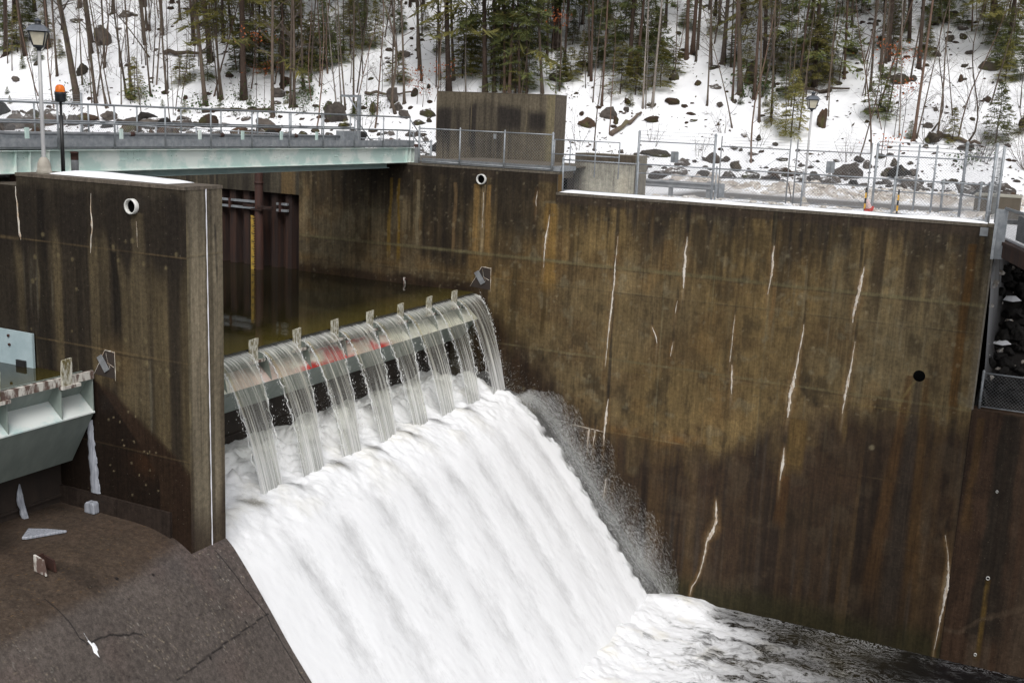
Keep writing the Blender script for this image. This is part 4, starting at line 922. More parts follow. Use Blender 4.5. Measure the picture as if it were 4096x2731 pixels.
def build_sheet(k, ya, yb, label, fade=0):
    yc = (ya+yb)/2; hw = (yb-ya)/2-.12-.07*random.random()
    j = thing('overflow_sheet', label, 'waterfall', (-18.0, yc, -3.2), 'sheets of water falling over the gate')
    nt_, nu = 46, 64; V = []; UV = []; C = []
    T = np.concatenate([np.linspace(-.155, 0, 10)[:-1], np.linspace(0, .80, nt_-9)])
    for i, t in enumerate(T):
        for q in range(nu):
            u = -1+2*q/(nu-1)
            x, y, z = jet_point(t, u, yc, hw*(1+max(t, 0)*.35*(float(vnoise(t*5, u*.6+9, 387+k))-.5))); y += max(t, 0)*.22*(float(vnoise(t*2.2, 3., 389+k))-.5)
            n = float(fbm(np.array(y*3.2), np.array(t*.6), 381+k, 3))-.5; fine = float(vnoise(y*13, t*.5, 383+k))-.5
            tt = max(t, 0)
            x += (.16*n*tt+.05*fine*tt)*1.2; z += .03*fine*min(1, max(0, t*4+1))*(t > -.2)
            e = abs(u); ed = sm(.86, .99, e)
            V.append((x, y, z-.003)); UV.append((y, t*4))
            wh = min(1., .75*float(sm(.45, .78, t))+.55*float(sm(-.1, .0, t)*sm(.2, .04, t))*(.4+n)+.6*ed*float(sm(.05, .3, t)))  # crest term whitens the bend to paint in its pale reflection
            op = -.06*float(sm(0, -.12, t))*2.0+.07*float(sm(-.1, 0, t)*sm(.22, .05, t))+.06*ed+.10*float(sm(.45, .8, t))-.02
            yel = float(np.exp(-((u+.84)/.06)**2)*sm(.02, .10, t)*sm(.55, .3, t))
            C.append((op, wh, yel*.8))
    npmesh('water_curtain', V, gridF(len(T), nu), M['sheet'], j, uv=np.array(UV), col=np.array(C))
    # bright roped edges breaking into beads
    r = np.random.default_rng(900+k); mb = MB()
    for sgn in (-1, 1):
        pts = []; rad = []
        for i in range(36):
            t = .02+.70*i/35; x, y, z = jet_point(t, sgn*1.0, yc, hw)
            a = .05*t; pts.append((x+r.normal(0, a), y+r.normal(0, a), z+r.normal(0, a*.5))); rad.append((.005+.012*t)*(.2+1.3*r.random()))
        mb.tube(pts, rad, 6)
        for i in range(300):
            t = .06+.70*r.random()**.75; x, y, z = jet_point(t, sgn*(1.0+.16*t*r.random()), yc, hw)
            s = .004+.013*r.random()**3; q = Vector((x+r.normal(0, .10*t), y+r.normal(0, .10*t), z+r.normal(0, .06)))
            mb.add([q+Vector((s,0,0)), q+Vector((-s*.5,s*.9,0)), q+Vector((-s*.5,-s*.9,0)), q+Vector((0,0,s*2)), q-Vector((0,0,s*2))], [(0,1,3),(1,2,3),(2,0,3),(1,0,4),(2,1,4),(0,2,4)], True)
    mb.build('beaded_edge', M['beads'], j)
lab = ['clear falling water sheet squeezed between the pier and the first bay', 'clear falling water sheet next to the pier, left of the nearest splitter post',
       'clear falling water sheet right of the nearest splitter post', 'falling water sheet between second and third splitter posts from the pier', 'falling water sheet between third and fourth splitter posts from the pier',
       'falling water sheet between fourth and fifth splitter posts from the pier', 'falling water sheet between fifth and sixth splitter posts from the pier', 'falling water sheet between the last two splitter posts before the wall', 'thin dark falling water sheet running down against the right wall']
for k in range(1, 9): build_sheet(k, edges[k], edges[k+1], lab[k])
# spray thrown up along the right wall and splash over the landing line
def drops(name, P, D, L, R, label, seed):
    n = len(P); r = np.random.default_rng(seed)
    D = D/np.linalg.norm(D, axis=1)[:, None]
    A = np.cross(D, np.array([.3, 1, .2])); A /= np.linalg.norm(A, axis=1)[:, None]; B = np.cross(D, A)
    V = np.stack([P-D*L[:, None], P+A*R[:, None], P+B*R[:, None]*.9-A*R[:, None]*.6, P-B*R[:, None]*.9-A*R[:, None]*.6, P+D*L[:, None]], 1)
    b = (np.arange(n)*5)[:, None, None]
    F = (np.array([[0,2,1],[0,3,2],[0,1,3],[4,1,2],[4,2,3],[4,3,1]])[None]+b).reshape(-1, 3)
    o = npmesh(name, V.reshape(-1, 3), F, M['beads'], smooth=True)
    return tag(o, label, 'spray', kind='stuff')
def build_spray():
    r = np.random.default_rng(77); n = 80000
    x = -16.5+6.2*r.random(n)**.8; y = 33.9+1.36*r.random(n)**.75
    hmax = np.interp(x, [-16.6, -15.5, -14, -12, -10.3], [.12, .7, 1.15, 1.25, .5])
    clump = fbm(x*1.1, y*2+x*.4, 391, 4)
    h = hmax*r.random(n)**1.9*(.35+1.5*clump)
    keep = r.random(n) < (sm(.36, .66, clump)*.95+.05)*(.25+.75*sm(1.3, .1, h))
    z = wchute(x)+.02+h*.9; xx = x+h*.45
    P = np.stack([xx, y, z], -1)[keep]; m = len(P)
    D = np.stack([.66+.14*r.normal(size=m), .06*r.normal(size=m), -.75+.14*r.normal(size=m)], -1)
    L = .016+.065*r.random(m)**2; R = .0009+.0017*r.random(m)**2
    drops('spray', P, D, L, R, 'mist of flying droplets between the white chute and the right wall', 3)
    n = 26000; x = -19.2+3.6*r.random(n); y = 18.4+16.4*r.random(n); c = fbm(x*1.2, y*1.2, 395, 3)
    h = (.1+1.0*r.random(n)**2.2)*(.3+c); z = wchute(x)+.10+.5*sm(-17.3, -18.4, x)+h
    keep = r.random(n) < sm(.35, .65, c)
    P = np.stack([x, y, z], -1)[keep]; m = len(P)
    D = r.normal(size=(m, 3)); L = .005+.016*r.random(m)**2; R = .003+.006*r.random(m)**3
    drops('spray', P, D, L, R, 'splash droplets where the falling sheets strike the chute', 4)
build_spray()

# ================================================================== BRIDGE
def text_mesh(body, size, loc, parent, mat, name='numeral', rot=(pi/2, 0, 0)):
    cu = bpy.data.curves.new(name, 'FONT'); cu.body = body; cu.size = size; cu.align_x = 'CENTER'; cu.align_y = 'CENTER'; cu.extrude = .001
    o = bpy.data.objects.new(name, cu); COL.objects.link(o); bpy.context.view_layer.update(); me = bpy.data.meshes.new_from_object(o); bpy.data.objects.remove(o); me.materials.clear(); me.materials.append(mat); o = bpy.data.objects.new(name, me); COL.objects.link(o)
    o.parent = parent; L = wloc(parent); o.location = (loc[0]-L.x, loc[1]-L.y, loc[2]-L.z); o.rotation_euler = rot; return o
BX = -22.0
br = thing('service_bridge', 'pale mint steel girder footbridge with grey pipe railings crossing behind the pier', 'bridge', (BX, 27, 4.6))
def girder(x, ya, yb, z0, z1, mat, name, stiff=(), bolts=()):
    mb = MB(); xw = x-.10
    mb.box(xw-.006, xw+.006, ya, yb, z0+.018, z1-.018)
    mb.box(x-.21, x+.01, ya-.01, yb+.01, z1-.02, z1); mb.box(x-.21, x+.01, ya-.01, yb+.01, z0, z0+.02)
    for y in stiff: mb.box(xw+.006, x, y-.008, y+.008, z0+.02, z1-.02)
    for (y, z) in bolts: mb.lathe([(.024, 0), (.022, .012), (.001, .018)], (0, 0, 0), 8)if 0 else mb.add(*bolt(xw+.006, y, z))
    return mb.build(name, M[mat], br)
def bolt(x, y, z, r=.024):
    V = []; 
    for h, rr in ((0, r), (.018, r*.8)):
        for k in range(8): V.append((x+h, y+rr*cos(k*pi/4), z+rr*sin(k*pi/4)))
    F = [(k, (k+1) % 8, 8+(k+1) % 8, 8+k) for k in range(8)]+[tuple(8+k for k in range(8))]
    return V, F
def cluster(y, big):
    if not big: return [(y-.09, 5.08), (y+.09, 5.08), (y-.09, 4.97), (y+.09, 4.97)]
    o = []
    for s in (-1, 1): o += [(y+s*.33, 5.10), (y+s*.23, 5.10), (y+s*.33, 4.89), (y+s*.23, 4.89), (y+s*.1, 5.04), (y+s*.1, 4.93)]
    return o
bl = []
for i, y in enumerate((21.6, 23.2, 24.75, 26.3, 27.9, 29.5, 31.1, 32.6, 34.1)): bl += cluster(y, i % 2 == 0)
bl += [(34.0, 4.9), (22.25, 4.86), (28.2, 4.86)]
girder(BX, 18.86, 35.8, 4.60, 5.15, 'mint', 'girder', (18.9, 19.62, 35.25, 35.5, 35.78), bl)
girder(BX, 4.0, 18.78, 4.60, 5.14, 'mint', 'girder', (18.35, 17.95, 16, 13), cluster(18.15, False))
girder(BX-2.3, 4.0, 35.8, 4.60, 5.15, 'mint', 'girder')
girder(BX-.30, 20.4, 34.45, 4.40, 4.585, 'mint_low', 'bottom_beam')
girder(BX-.30, 4.0, 17.05, 4.40, 4.585, 'mint_low', 'bottom_beam')
MB().box(BX-2.4, BX-.06, 4.0, 35.8, 5.17, 5.22).build('deck_grating', M['galv_dull'], br)
mb = MB()
for i in range(5): mb.box(BX-.05, BX-.03, 4+i*6.36+.02, 4+(i+1)*6.36-.02, 5.225, 5.42)
mb.build('toe_plate', M['galv'], br)
MB().box(BX-2.36, BX-2.34, 4, 35.4, 5.22, 5.45).build('toe_plate', M['galv'], br)
def railing(x, yposts, z0, zr, y0, y1, mat='galv'):
    for y in yposts: MB().tube([(x, y, z0), (x, y, zr[0])], .024, 8).build('rail_post', M[mat], br)
    for z in zr: MB().tube([(x, y0, z), (x, y1, z)], .024, 8).build('rail_pipe', M[mat], br)
railing(BX-.01, [35.4-1.8*i for i in range(17)], 5.16, (6.27, 5.80), 4.2, 35.4)
railing(BX-2.36, [34.9-1.8*i for i in range(17)], 5.2, (6.27, 5.80), 4.2, 35.2)
mb = MB()
mb.tube([(BX-2.15, 4, 5.80), (BX-2.15, 17.6, 5.80), (BX-2.15, 18.3, 5.72), (BX-2.15, 19.0, 5.52), (BX-2.15, 19.4, 5.47), (BX-2.15, 34.0, 5.47)], .05, 10)
o = mb.build('conduit_pipe', M['galv_dull'], br)
for y in (18.2, 23.6, 27.4, 31.2): MB().tube([(BX-2.15, y, 5.80 if y < 19 else 5.47), (BX-2.15, y+.16, 5.80 if y < 19 else 5.47)], .066, 10).build('pipe_coupling', M['rust' if y > 19 else 'galv'], o)
for y in (20, 23.2, 26.4, 28.4, 30.4, 32.4, 34): MB().box(BX-2.1, BX-2.04, y-.05, y+.05, 5.2, 5.62).build('pipe_bracket', M['mint'], br)
MB().box(BX-2.3, BX-1.95, 33.9, 34.75, 5.22, 5.68).build('junction_box', M['galv'], br)
mb = MB(); mb.tube([(BX-.01, 35.4, 6.2), (BX-.01, 36.6, 5.3)], .022, 6); mb.tube([(BX-.01, 35.4, 5.75), (BX-.01, 36.4, 5.1)], .022, 6); mb.tube([(BX-2.36, 35.2, 6.2), (BX-2.36, 36.3, 5.3)], .022, 6)
mb.build('end_brace', M['galv'], br)
for y, x in ((19.5, BX-.18), (18.15, BX-.18)): MB().box(x-.12, x+.12, y-.16, y+.16, 4.42, 4.6).build('bearing', M['rust'], br)
# rust pipe stub standing on the pier by the bridge
v = thing('vent_pipe', 'short grey pipe with rust red cap standing between beacon pole and girder', 'pipe', (-20.98, 18.75, 4.42))
MB().lathe([(.001, 0), (.085, 0), (.085, .55)], (-20.98, 18.75, 4.42), 16).build('pipe_body', M['galv_dull'], v)
MB().lathe([(.088, .55), (.088, .70), (.095, .70), (.095, .74), (.001, .75)], (-20.98, 18.75, 4.42), 16).build('pipe_cap', M['cone_red'] if 0 else M['rust'], v)

# ================================================================== LAMPS, BEACON
def lamp(label, x, y, z, H, rz=radians(40)):
    t = thing('street_lamp', label, 'street lamp', (x, y, z), 'lantern lamps on grey poles')
    MB().lathe([(.001, 0), (.168, 0), (.168, .06), (.158, .09), (.155, .11), (.15, .115), (.147, .17), (.135, .25), (.11, .32), (.07, .375), (.052, .39), (.001, .39)], (x, y, z), 24).build('pole_base', M['lampbase'], t)
    MB().lathe([(.046, .385), (.044, 1.2), (.038, H), (.001, H)], (x, y, z), 16).build('pole', M['lamppole'], t)
    z = z+H
    def ring(r, h): return [(x+r*cos(rz+pi/4+k*pi/2), y+r*sin(rz+pi/4+k*pi/2), z+h) for k in range(4)]
    def fr(mb, a, b): mb.add(a+b, [(k, (k+1) % 4, 4+(k+1) % 4, 4+k) for k in range(4)]+[(3, 2, 1, 0), (4, 5, 6, 7)])
    mb = MB(); mb.lathe([(.042, -.02), (.045, .02), (.08, .05), (.08, .06), (.001, .06)], (x, y, z), 16)
    fr(mb, ring(.145, .055), ring(.16, .10)); hd = mb.build('lantern_frame', M['darkmetal'], t)
    mb = MB(); a = ring(.155, .10); b = ring(.245, .385)
    for k in range(4): mb.tube([a[k], b[k]], .017, 6)
    fr(mb, ring(.255, .372), ring(.26, .40)); mb.build('corner_bar', M['darkmetal'], hd)
    mb = MB(); fr(mb, ring(.147, .10), ring(.236, .38)); mb.build('glass_pane', M['lampglass'], hd)
    mb = MB(); fr(mb, ring(.325, .398), ring(.32, .41)); fr(mb, ring(.32, .41), ring(.20, .52)); fr(mb, ring(.20, .52), ring(.09, .545)); mb.build('lantern_roof', M['roofmetal'], hd)
    MB().lathe([(.062, .54), (.062, .62), (.001, .62)], (x, y, z), 14).build('roof_vent', M['black'], hd)
    MB().lathe([(.085, .62), (.07, .64), (.03, .665), (.001, .69)], (x, y, z), 14).build('finial', M['roofmetal'], hd)
lamp('lantern street lamp on the snowy pier beside the orange beacon', -20.46, 17.42, 4.69, 2.72)
lamp('lantern street lamp standing on snow beyond the gate on the right wall', -8.26, 40.45, 3.66, 3.45, radians(25))
b = thing('warning_beacon', 'orange domed warning light on a thin black pole by the bridge', 'beacon', (-20.84, 18.28, 4.7))
x, y, z = -20.84, 18.28, 4.7
MB().lathe([(.001, 0), (.045, 0), (.045, 1.30), (.030, 1.30), (.030, 1.62), (.001, 1.62)], (x, y, z), 14).build('beacon_pole', M['black'], b)
MB().lathe([(.06, 1.60), (.12, 1.63), (.12, 1.76), (.128, 1.77), (.128, 1.83), (.001, 1.83)], (x, y, z), 20).build('beacon_housing', M['darkmetal'], b)
MB().lathe([(.108, 1.83), (.11, 1.87), (.105, 1.92), (.088, 1.965), (.055, 1.99), (.001, 2.0)], (x, y, z), 20).build('amber_dome', M['amber'], b)

# ================================================================== CHAIN LINK
def wire_rect(mb, p0, p1, zb, zt, pitch=.075, r=.0030):
    p0 = Vector(p0); p1 = Vector(p1); L = (p1-p0).length; u = (p1-p0)/L; H = zt-zb; st = pitch*math.sqrt(2)
    nrm = u.cross(Vector((0,0,1)))
    k = -H
    while k < L:
        for sgn in (1, -1):
            a0, a1 = (k, k+H) if sgn > 0 else (k+H, k)     # along at bottom / top
            s0, s1 = 0., 1.
            # clip a0+(a1-a0)s into [0,L]
            d = a1-a0
            for lim, hi in ((0, False), (L, True)):
                s = (lim-a0)/d
                if (d > 0) != hi: s0 = max(s0, s)
                else: s1 = min(s1, s)
            if s1-s0 < .01: continue
            A = p0+u*(a0+d*s0); A.z = zb+H*s0; B = p0+u*(a0+d*s1); B.z = zb+H*s1
            A += nrm*.002*sgn; B += nrm*.002*sgn
            dr = (B-A).normalized(); o1 = nrm*r; o2 = dr.cross(nrm)*r
            mb.add([A+o1, A-o1*.5+o2*.87, A-o1*.5-o2*.87, B+o1, B-o1*.5+o2*.87, B-o1*.5-o2*.87], [(0,1,4,3),(1,2,5,4),(2,0,3,5)])
        k += st
def fence(label, pts, z0, h, nm='chain_link_fence', rp=.03, post_h=None, rails=(1.0,), barb=0, pitch=.075, tilt=0, wire=.0030, cap=True, group=None, mid=None, posts=None, cat='fence'):
    cx = sum(p[0] for p in pts)/len(pts); cy = sum(p[1] for p in pts)/len(pts)
    f = thing(nm, label, cat, (cx, cy, z0), group)
    for i, p in enumerate(pts):
        ph = post_h if post_h else h+.03
        r = rp*1.35 if (i in (0, len(pts)-1) and cap) else rp
        mb = MB(); mb.tube([(p[0], p[1], z0-.15), (p[0], p[1], z0+ph)], r, 10)
        mb.lathe([(r*1.15, ph-.03), (r*1.15, ph+.01), (r*.7, ph+.05), (.001, ph+.075)], (p[0], p[1], z0), 10)
        for q in (.18, .5, .85): mb.lathe([(r*1.12, h*q-.015), (r*1.25, h*q), (r*1.12, h*q+.015)], (p[0], p[1], z0), 8)
        mb.build('fence_post', M['galv'], f)
    for q in rails:
        mb = MB()
        for a, c in zip(pts[:-1], pts[1:]): mb.tube([(a[0], a[1], z0+h*q), (c[0], c[1], z0+h*q)], .021, 8)
        mb.build('fence_rail', M['galv'], f)
    mb = MB()
    for a, c in zip(pts[:-1], pts[1:]): wire_rect(mb, (a[0], a[1], 0), (c[0], c[1], 0), z0+.04, z0+h+.035, pitch, wire)
    mb.build('wire_mesh', M['wire'], f)
    if barb:
        for k in range(barb):
            mb = MB(); zz = z0+h+.12+.13*k
            for a, c in zip(pts[:-1], pts[1:]):
                n = 8; P = [(a[0]+(c[0]-a[0])*t/n, a[1]+(c[1]-a[1])*t/n, zz-.02*sin(pi*t/n)) for t in range(n+1)]
                mb.tube(P, .004, 4)
                for t in range(1, 40):
                    q = Vector(a).lerp(Vector(c), t/40); mb.tube([(q.x-.02, q.y, zz-.03), (q.x+.02, q.y, zz+.015)], .0035, 3, False)
            mb.build('barbed_wire', M['wire'], f)
    return f
fence('waist high chain link guard on the high wall in front of the tall concrete block', [(-21.62, 35.45), (-19.87, 35.45), (-18.03, 35.45), (-16.12, 35.45)], 4.62, 1.27, rails=(1.0, .06))
wk = thing('walkway', 'steel edged walkway with brown planks on top of the high wall', 'walkway', (-19, 37, 4.62))
MB().box(-21.6, -16.0, WY+.33, WY+.36, 4.62, 4.80).build('edge_channel', M['galv_dull'], wk)
MB().box(-21.6, -16.0, WY+.36, 40.3, 4.70, 4.755).build('plank_deck', M['brownconc'], wk)
MB().box(-16.3, -15.85, WY+.3, 37.0, 4.62, 4.78).build('edge_channel', M['galv'], wk)
MB().box(-30, -16.6, WY+.56, 43, 3.2, 4.60).build('deck_slab', M['brownconc'], wk)
MB().box(-16.598, -15.95, WY+.56, 37.0, 4.36, 4.60).build('deck_edge', M['brownconc'], wk)
MB().box(-16.598, -16.30, WY+.56, 37.3, 3.6, 4.355).build('recess_face', M['void'], wk)  # recess darkness painted as a black face
cf = fence('waist high chain link fence along the snowy coping of the right wall', [(-15.80, 35.72), (-12.98, 35.72), (-10.22, 35.72), (-7.36, 35.72), (-4.55, 35.72), (-1.82, 35.72)], 3.95, 1.09, rails=(1.0, .03))
mb = MB(); mb.box(-1.92, -1.70, WY-.03, WY+.0, 3.55, 3.80); mb.build('base_bracket', M['galv_dull'], cf)
# tall security fence with double gate
fence('tall chain link fence panel with barbed wire between pale block and gate', [(-13.95, 38.3), (-11.08, 38.3)], 3.86, 1.92, rp=.034, post_h=2.25, barb=3, rails=(1.0, .40))
def leaf(label, xa, xb, y, diag):
    g = thing('gate_leaf', label, 'gate', ((xa+xb)/2, y, 3.86), 'double gate leaves')
    for x in (xa, xb): MB().tube([(x, y, 3.90), (x, y, 6.1)], .025, 8).build('gate_upright', M['galv_dull'], g)
    for z in (3.95, 4.66, 5.74): MB().tube([(xa, y, z), (xb, y, z)], .02, 8).build('gate_rail', M['galv_dull'], g)
    mb = MB(); wire_rect(mb, (xa, y, 0), (xb, y, 0), 3.95, 5.78); mb.build('wire_mesh', M['wire'], g)
    MB().tube([(xa, y, 5.7 if diag else 3.97), (xb, y, 3.97 if diag else 5.7)], .008, 6).build('truss_rod', M['galv'], g)
    for k in range(3):
        z = 5.86+.10*k; mb = MB(); mb.tube([(xa, y, z), (xb, y, z)], .004, 4); mb.build('barbed_wire', M['wire'], g)
leaf('left leaf of the double chain link gate', -10.85, -8.42, 38.3, False); leaf('right leaf of the double chain link gate behind the lamp', -8.18, -5.72, 38.3, True)
ch = thing('gate_chain', 'short dark chain hanging where the two gate leaves meet', 'chain', (-8.3, 38.27, 4.6))
mb = MB()
for k in range(16): mb.lathe([(.018, -.012), (.026, 0), (.018, .012), (.011, 0), (.018, -.012)], (-8.36+.008*k, 38.25, 4.58-.030*k), 8, 'y' if k % 2 else 'z')
mb.build('chain_link', M['rust'], ch)
fence('tall chain link fence with barbed wire right of the gate', [(-5.53, 38.3), (-4.84, 38.3), (-4.22, 38.3), (-3.67, 38.3), (-2.78, 38.3)], 3.86, 1.92, rp=.032, post_h=2.2, barb=3, rails=(.96, .36), pitch=.065)
fence('tall fence return panel running back to the wall end corner', [(-2.78, 38.3), (-1.78, 36.0)], 3.92, 1.9, rp=.036, post_h=2.3, barb=3, rails=(1.0, .35))
sp = thing('slatted_panel', 'narrow grey slatted gate panel at the wall end corner', 'gate', (-1.66, 36.1, 3.95))
mb = MB()
for k in range(46): mb.box(-1.72, -1.60, 36.05+.0, 36.09, 4.02+.040*k, 4.046+.040*k)
mb.obox((0,0,0), (.001,0,0), (0,.001,0), (0,0,.001)) if 0 else None
mb.build('slat_screen', M['slat'], sp)
MB().tube([(-1.58, 36.1, 3.9), (-1.58, 36.1, 6.2)], .042, 10).build('panel_post', M['galv'], sp)
fence('low chain link stair guard beyond the tall fence near the brown block', [(-3.5, 39.9), (-2.3, 39.7)], 3.9, 1.0, rp=.03, rails=(1.0, .1))
for (x, z, nm_, rz) in ((-12.58, 5.27, 'blank grey back of a sign plate on the fence panel left of the gate', 0), (-7.02, 5.22, 'blank grey back of a sign plate on the right gate leaf', .35)):
    s = thing('sign_plate', nm_, 'sign', (x, 38.36, z), 'backs of warning signs'); s.rotation_euler[2] = rz
    mb = MB(); n = 6; P = []
    for cxs, cys, a0 in ((.11, .16, 0), (-.11, .16, 90), (-.11, -.16, 180), (.11, -.16, 270)):
        for k in range(n): a = radians(a0+90*k/(n-1)); P.append((x+cxs+.035*cos(a), z+cys+.04*sin(a)))
    mb.prism(P, 38.38, 38.386, 'y'); mb.build('plate', M['galv'], s)
    MB().box(x-.02, x+.02, 38.35, 38.38, z-.19, z+.19).build('back_channel', M['galv_dull'], s)
# back fence far left behind the bridge
fence('distant tall chain link fence with barbed wire behind the bridge at left', [(-56, 44.6), (-52.5, 44.6), (-49, 44.4)], 4.0, 2.3, rp=.045, post_h=2.75, barb=3, rails=(1.0,), pitch=.11, wire=.0045)
fence('low distant chain link fence in front of the rubble behind the bridge', [(-49+2.9*i, 44.3-.12*i) for i in range(9)], 3.95, 1.25, rp=.04, rails=(1.0,), pitch=.11, wire=.0042)
# pipe guard rails by the small block
gr = thing('pipe_guardrail', 'low grey pipe guardrail behind the small pale block', 'railing', (-15.5, 37.2, 4.6))
for x in (-16.84, -16.2, -15.2, -14.27): MB().tube([(x, 37.2, 4.4), (x, 37.2, 5.70)], .022, 8).build('rail_post', M['galv'], gr)
for z in (5.70, 5.18): MB().tube([(-16.84, 37.2, z), (-14.27, 37.2, z)], .022, 8).build('rail_pipe', M['galv'], gr)
gr = thing('pipe_guardrail', 'grey pipe guardrail by the bridge end left of the tall block', 'railing', (-23.5, 39, 4.6))
for x in (-25.6, -24.8, -24.0): MB().tube([(x, 38.9, 4.5), (x, 38.9, 5.72)], .022, 8).build('rail_post', M['galv'], gr)
for z in (5.72, 5.15): MB().tube([(-25.6, 38.9, z), (-23.4, 38.9, z)], .022, 8).build('rail_pipe', M['galv'], gr)
mb = MB(); wire_rect(mb, (-25.6, 38.92, 0), (-23.9, 38.92, 0), 4.62, 5.7); mb.build('wire_mesh', M['wire'], gr)
# davit
d = thing('davit_hoist', 'grey square davit post with a short braced arm behind the railing', 'davit', (-26.1, 38, 4.6))
MB().box(-26.16, -26.04, 37.94, 38.06, 4.5, 7.08).build('davit_post', M['galv'], d)
MB().box(-26.98, -26.16, 37.95, 38.05, 6.98, 7.07).build('davit_arm', M['galv'], d)
MB().tube([(-26.62, 38, 7.0), (-26.1, 38, 6.35)], .03, 6).build('davit_brace', M['galv'], d)
cb = thing('control_cabinet', 'small grey steel cabinet with sloping braces at the bridge end', 'cabinet', (-24.6, 38.2, 4.6))
MB().box(-25.2, -24.9, 38.0, 38.3, 4.6, 5.28).build('cabinet_body', M['galv'], cb, .01); MB().box(-24.9, -24.6, 38.02, 38.28, 4.6, 5.2).build('cabinet_door', M['galv_dull'], cb)
ab = thing('anchor_bollard', 'rusty square steel stub where the bridge meets the wall', 'bollard', (-21.72, 35.5, 4.6))
MB().box(-21.80, -21.64, 35.42, 35.58, 4.58, 5.24).build('stub_post', M['galv_dull'], ab); MB().box(-21.81, -21.63, 35.41, 35.59, 5.2, 5.30).build('stub_cap', M['rust'], ab)

# ================================================================== BLOCKS
def paint_block(X, Z):
    C = np.array([.125, .105, .075])*(.6+.75*fbm(X*1.2, Z*.8, 401, 4))[..., None]
    d = 7.38-Z; r_ = .25+1.3*vnoise(X*.8, X*0, 403)+.6*vnoise(X*5, X*0, 405)
    top = sm(.12, .5, d-.45*np.exp(-((X+23.3)/.5)**2)*0-.4*vnoise(X*1.2, X*0, 407))
    k = top*sm(3.1, 1.2, d-.8*(streaks(X, Z, 4, .1, 409, .4, .7)))
    C = blend(C, DARK*1.15, k*(.45+.55*streaks(X, Z, 3, .15, 411, .35, .6))*sm(-18.5, -18.8, X)*(1-.75*sm(-20.9, -20.4, X)*sm(6.2, 5.6, Z)))
    C = blend(C, DARK*.8, streaks(X, Z, 6, .08, 413, .62, .8)*.5)
    C = blend(C, np.array([.17, .14, .09]), drip(X, Z, -22.15, 7.3, 5.0, .012, .012, 3)*.9+drip(X, Z, -19.6, 6.9, 5.5, .02, .02, 4)*.6)
    C = blend(C, np.array([.02, .018, .016]), drip(X, Z, -20.35, 6.6, 4.5, .012, .03, 5)*.9)
    C = blend(C, np.array([.17, .145, .085]), sm(-18.75, -18.6, X)*.7)
    return C
cbk = thing('concrete_block', 'tall blackened concrete block standing behind the high wall walkway', 'concrete block', (-21, 41, 4.6))
mb = MB(); mb.box(-23.75, -18.32, 40.334, 41.45, 4.2, 7.38); boxcol(mb, 'block_core', cbk, flat((.118, .10, .078)))
paint_face('block_face', -23.75, -18.32, 4.4, 7.38, 40.33, paint_block, .04, cbk)
MB().box(-23.76, -18.31, 40.32, 41.46, 7.375, 7.40).build('block_top', M['brownconc'], cbk)
MB().box(-21.02, -20.9, 40.29, 40.33, 5.55, 5.75).build('outlet_box', M['galv'], cbk)
for x in (-21.0, ): MB().tube([(-20.96, 40.3, 5.55), (-20.98, 40.3, 4.7)], .012, 6).build('cable', M['black'], cbk)
def paint_small(X, Z):
    C = np.array([.33, .315, .26])*(.75+.45*fbm(X*1.5, Z*1.1, 421, 4))[..., None]
    C = blend(C, np.array([.055, .042, .030]), sm(4.86, 4.90, Z)*.92)
    C = blend(C, np.array([.11, .10, .085]), sm(-15.9, -16.3, X)*.8)
    C = blend(C, np.array([.15, .14, .12]), sm(4.9, 4.3, Z)*0+sm(4.4, 4.9, Z)*.35*(Z < 4.9))
    C = blend(C, np.array([.45, .41, .32]), np.exp(-((X+14.45)/.22)**2)*sm(4.9, 4.2, Z)*.7)
    C = blend(C, np.array([.09, .08, .07]), drip(X, Z, -14.28, 4.85, 4.0, .015, .015, 2)*.6+drip(X, Z, -14.82, 4.85, 3.9, .01, .01, 3)*.6)
    return C
sb = thing('concrete_block', 'small pale concrete block with dark band and lifting loops behind the coping fence', 'concrete block', (-15.2, 38.8, 3.8))
mb = MB(); mb.box(-16.46, -14.05, 38.304, 39.6, 3.5, 5.23); boxcol(mb, 'block_core', sb, flat((.20, .18, .14)))
paint_face('block_face', -16.46, -14.05, 3.5, 5.23, 38.30, paint_small, .03, sb)
for x in (-16.05, -15.6, -15.05, -14.5, -14.3): MB().tube([(x-.03, 38.5, 5.2), (x-.035, 38.5, 5.29), (x, 38.5, 5.33), (x+.035, 38.5, 5.29), (x+.03, 38.5, 5.2)], .008, 5).build('lifting_loop', M['rust'], sb)
db = thing('valve_box', 'dark recessed steel box between the wall step and the small block', 'box', (-16.9, 37.6, 3.8))
MB().box(-17.2, -16.45, 37.4, 38.28, 3.6, 4.46).build('box_body', M['darkconc'], db); MB().box(-17.25, -16.44, 37.36, 38.29, 4.46, 4.52).build('box_lid', M['galv_dull'], db)
bb = thing('concrete_block', 'brown concrete block far right beside the fence corner', 'concrete block', (-1.5, 42, 3.8))
MB().box(-2.6, -1.12, 42, 43.2, 3.3, 4.42).build('block_core', M['brownconc'], bb); MB().box(-2.62, -1.10, 41.98, 43.22, 4.42, 4.48).build('block_cap', M['concrete_new'], bb)
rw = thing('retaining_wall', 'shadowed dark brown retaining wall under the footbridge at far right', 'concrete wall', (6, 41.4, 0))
MB().box(-1.49, 14, 41.0, 41.6, -2, 3.3).build('wall_core', M['darkconc'], rw)

